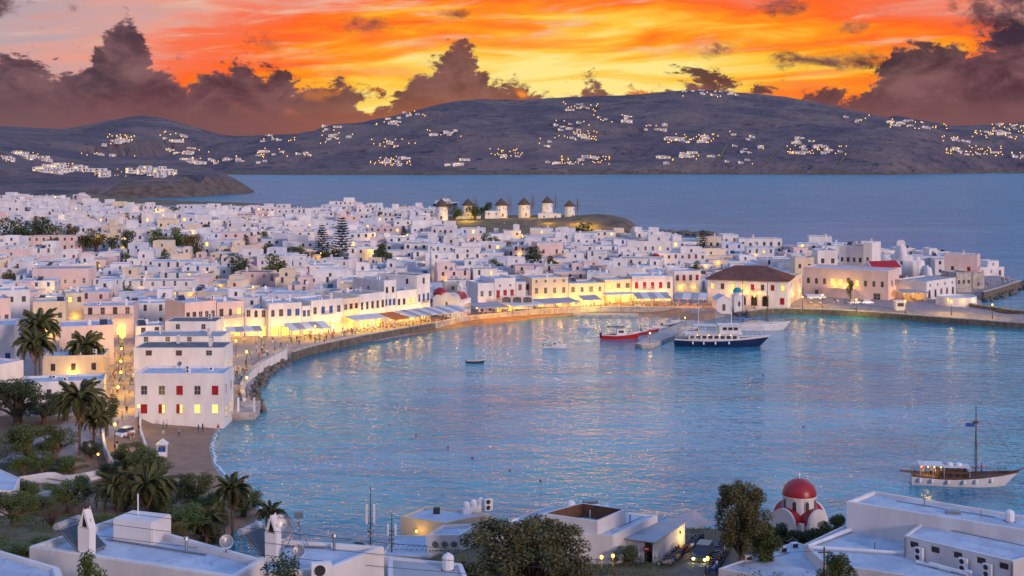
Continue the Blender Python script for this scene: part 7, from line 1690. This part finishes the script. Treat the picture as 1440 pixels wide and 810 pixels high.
def person(x, y, z, where_, rz=None):
    a, b_, me = rp.choice(PM); s = rp.uniform(.92, 1.06)
    o = inst('person', me, None, (x, y, z), rp.uniform(0, 6.28) if rz is None else rz, s); tag(o, f"person in {a} top and {b_} trousers {where_}", 'person', f'people {where_}'); return o
def crowd(quad, n, where_, z=None):
    q = [P(a, b_, 2.0) for a, b_ in quad]
    for i in range(n):
        u, v = rp.random(), rp.random(); p = q[0].lerp(q[1], u).lerp(q[3].lerp(q[2], u), v); zz = gz(p.x, p.y) if z is None else z; person(p.x, p.y, zz, where_)
crowd([(152, 600), (186, 600), (188, 520), (160, 520)], 34, 'in the lantern-lit street')
crowd([(160, 520), (188, 520), (186, 475), (165, 475)], 15, 'at the far end of the lantern-lit street')
crowd([(165, 640), (196, 640), (192, 600), (160, 600)], 9, 'near the pale car at the street foot')
crowd([(325, 545), (342, 535), (380, 500), (330, 505)], 22, 'on the promenade by the curved wall')
crowd([(345, 505), (405, 492), (430, 480), (360, 482)], 19, 'on the wide promenade corner')
crowd([(420, 489), (500, 471), (500, 464), (420, 479)], 25, 'along the quay under the striped awning')
crowd([(500, 470), (610, 452), (610, 446), (500, 463)], 30, 'along the quay by the bright restaurants')
crowd([(612, 452), (760, 434), (760, 429), (612, 445)], 34, 'along the kerb by the long terrace')
crowd([(780, 434), (890, 431), (890, 426), (780, 428)], 19, 'by the dazzling yellow arches')
crowd([(890, 432), (1000, 433), (1000, 427), (890, 427)], 19, 'in front of the orange awnings')
crowd([(1050, 435), (1110, 433), (1110, 429), (1055, 429)], 5, 'at the arches of the tiled hall')
crowd([(1115, 434), (1215, 437), (1215, 428), (1120, 427)], 19, 'on the quay by the arched building')
crowd([(1280, 442), (1350, 446), (1350, 440), (1280, 438)], 4, 'on the pier')
crowd([(1384, 408), (1430, 398), (1428, 394), (1384, 402)], 15, 'on the seaward promenade')
crowd([(205, 604), (310, 604), (310, 592), (205, 592)], 7, 'on the sand in front of the beach house')
crowd([(322, 578), (345, 578), (342, 560), (325, 560)], 4, 'on the landing stage steps')
for i in range(14):
    p = hit(rp.uniform(620, 860), rp.uniform(308, 322), 740, 900, 2)
    if p: person(p.x, p.y, p.z, 'on the slope below the windmills')
g_ = [o for o in COL.objects if o.name.startswith('gulet')][0]
for i in range(9):
    x = rp.uniform(-6.3, 6.5); v = g_.matrix_basis @ Vector((x, rp.uniform(-.8, .8), 0)); person(v.x, v.y, 1.25 if x < 3 else 1.7, 'standing on the gulet deck')
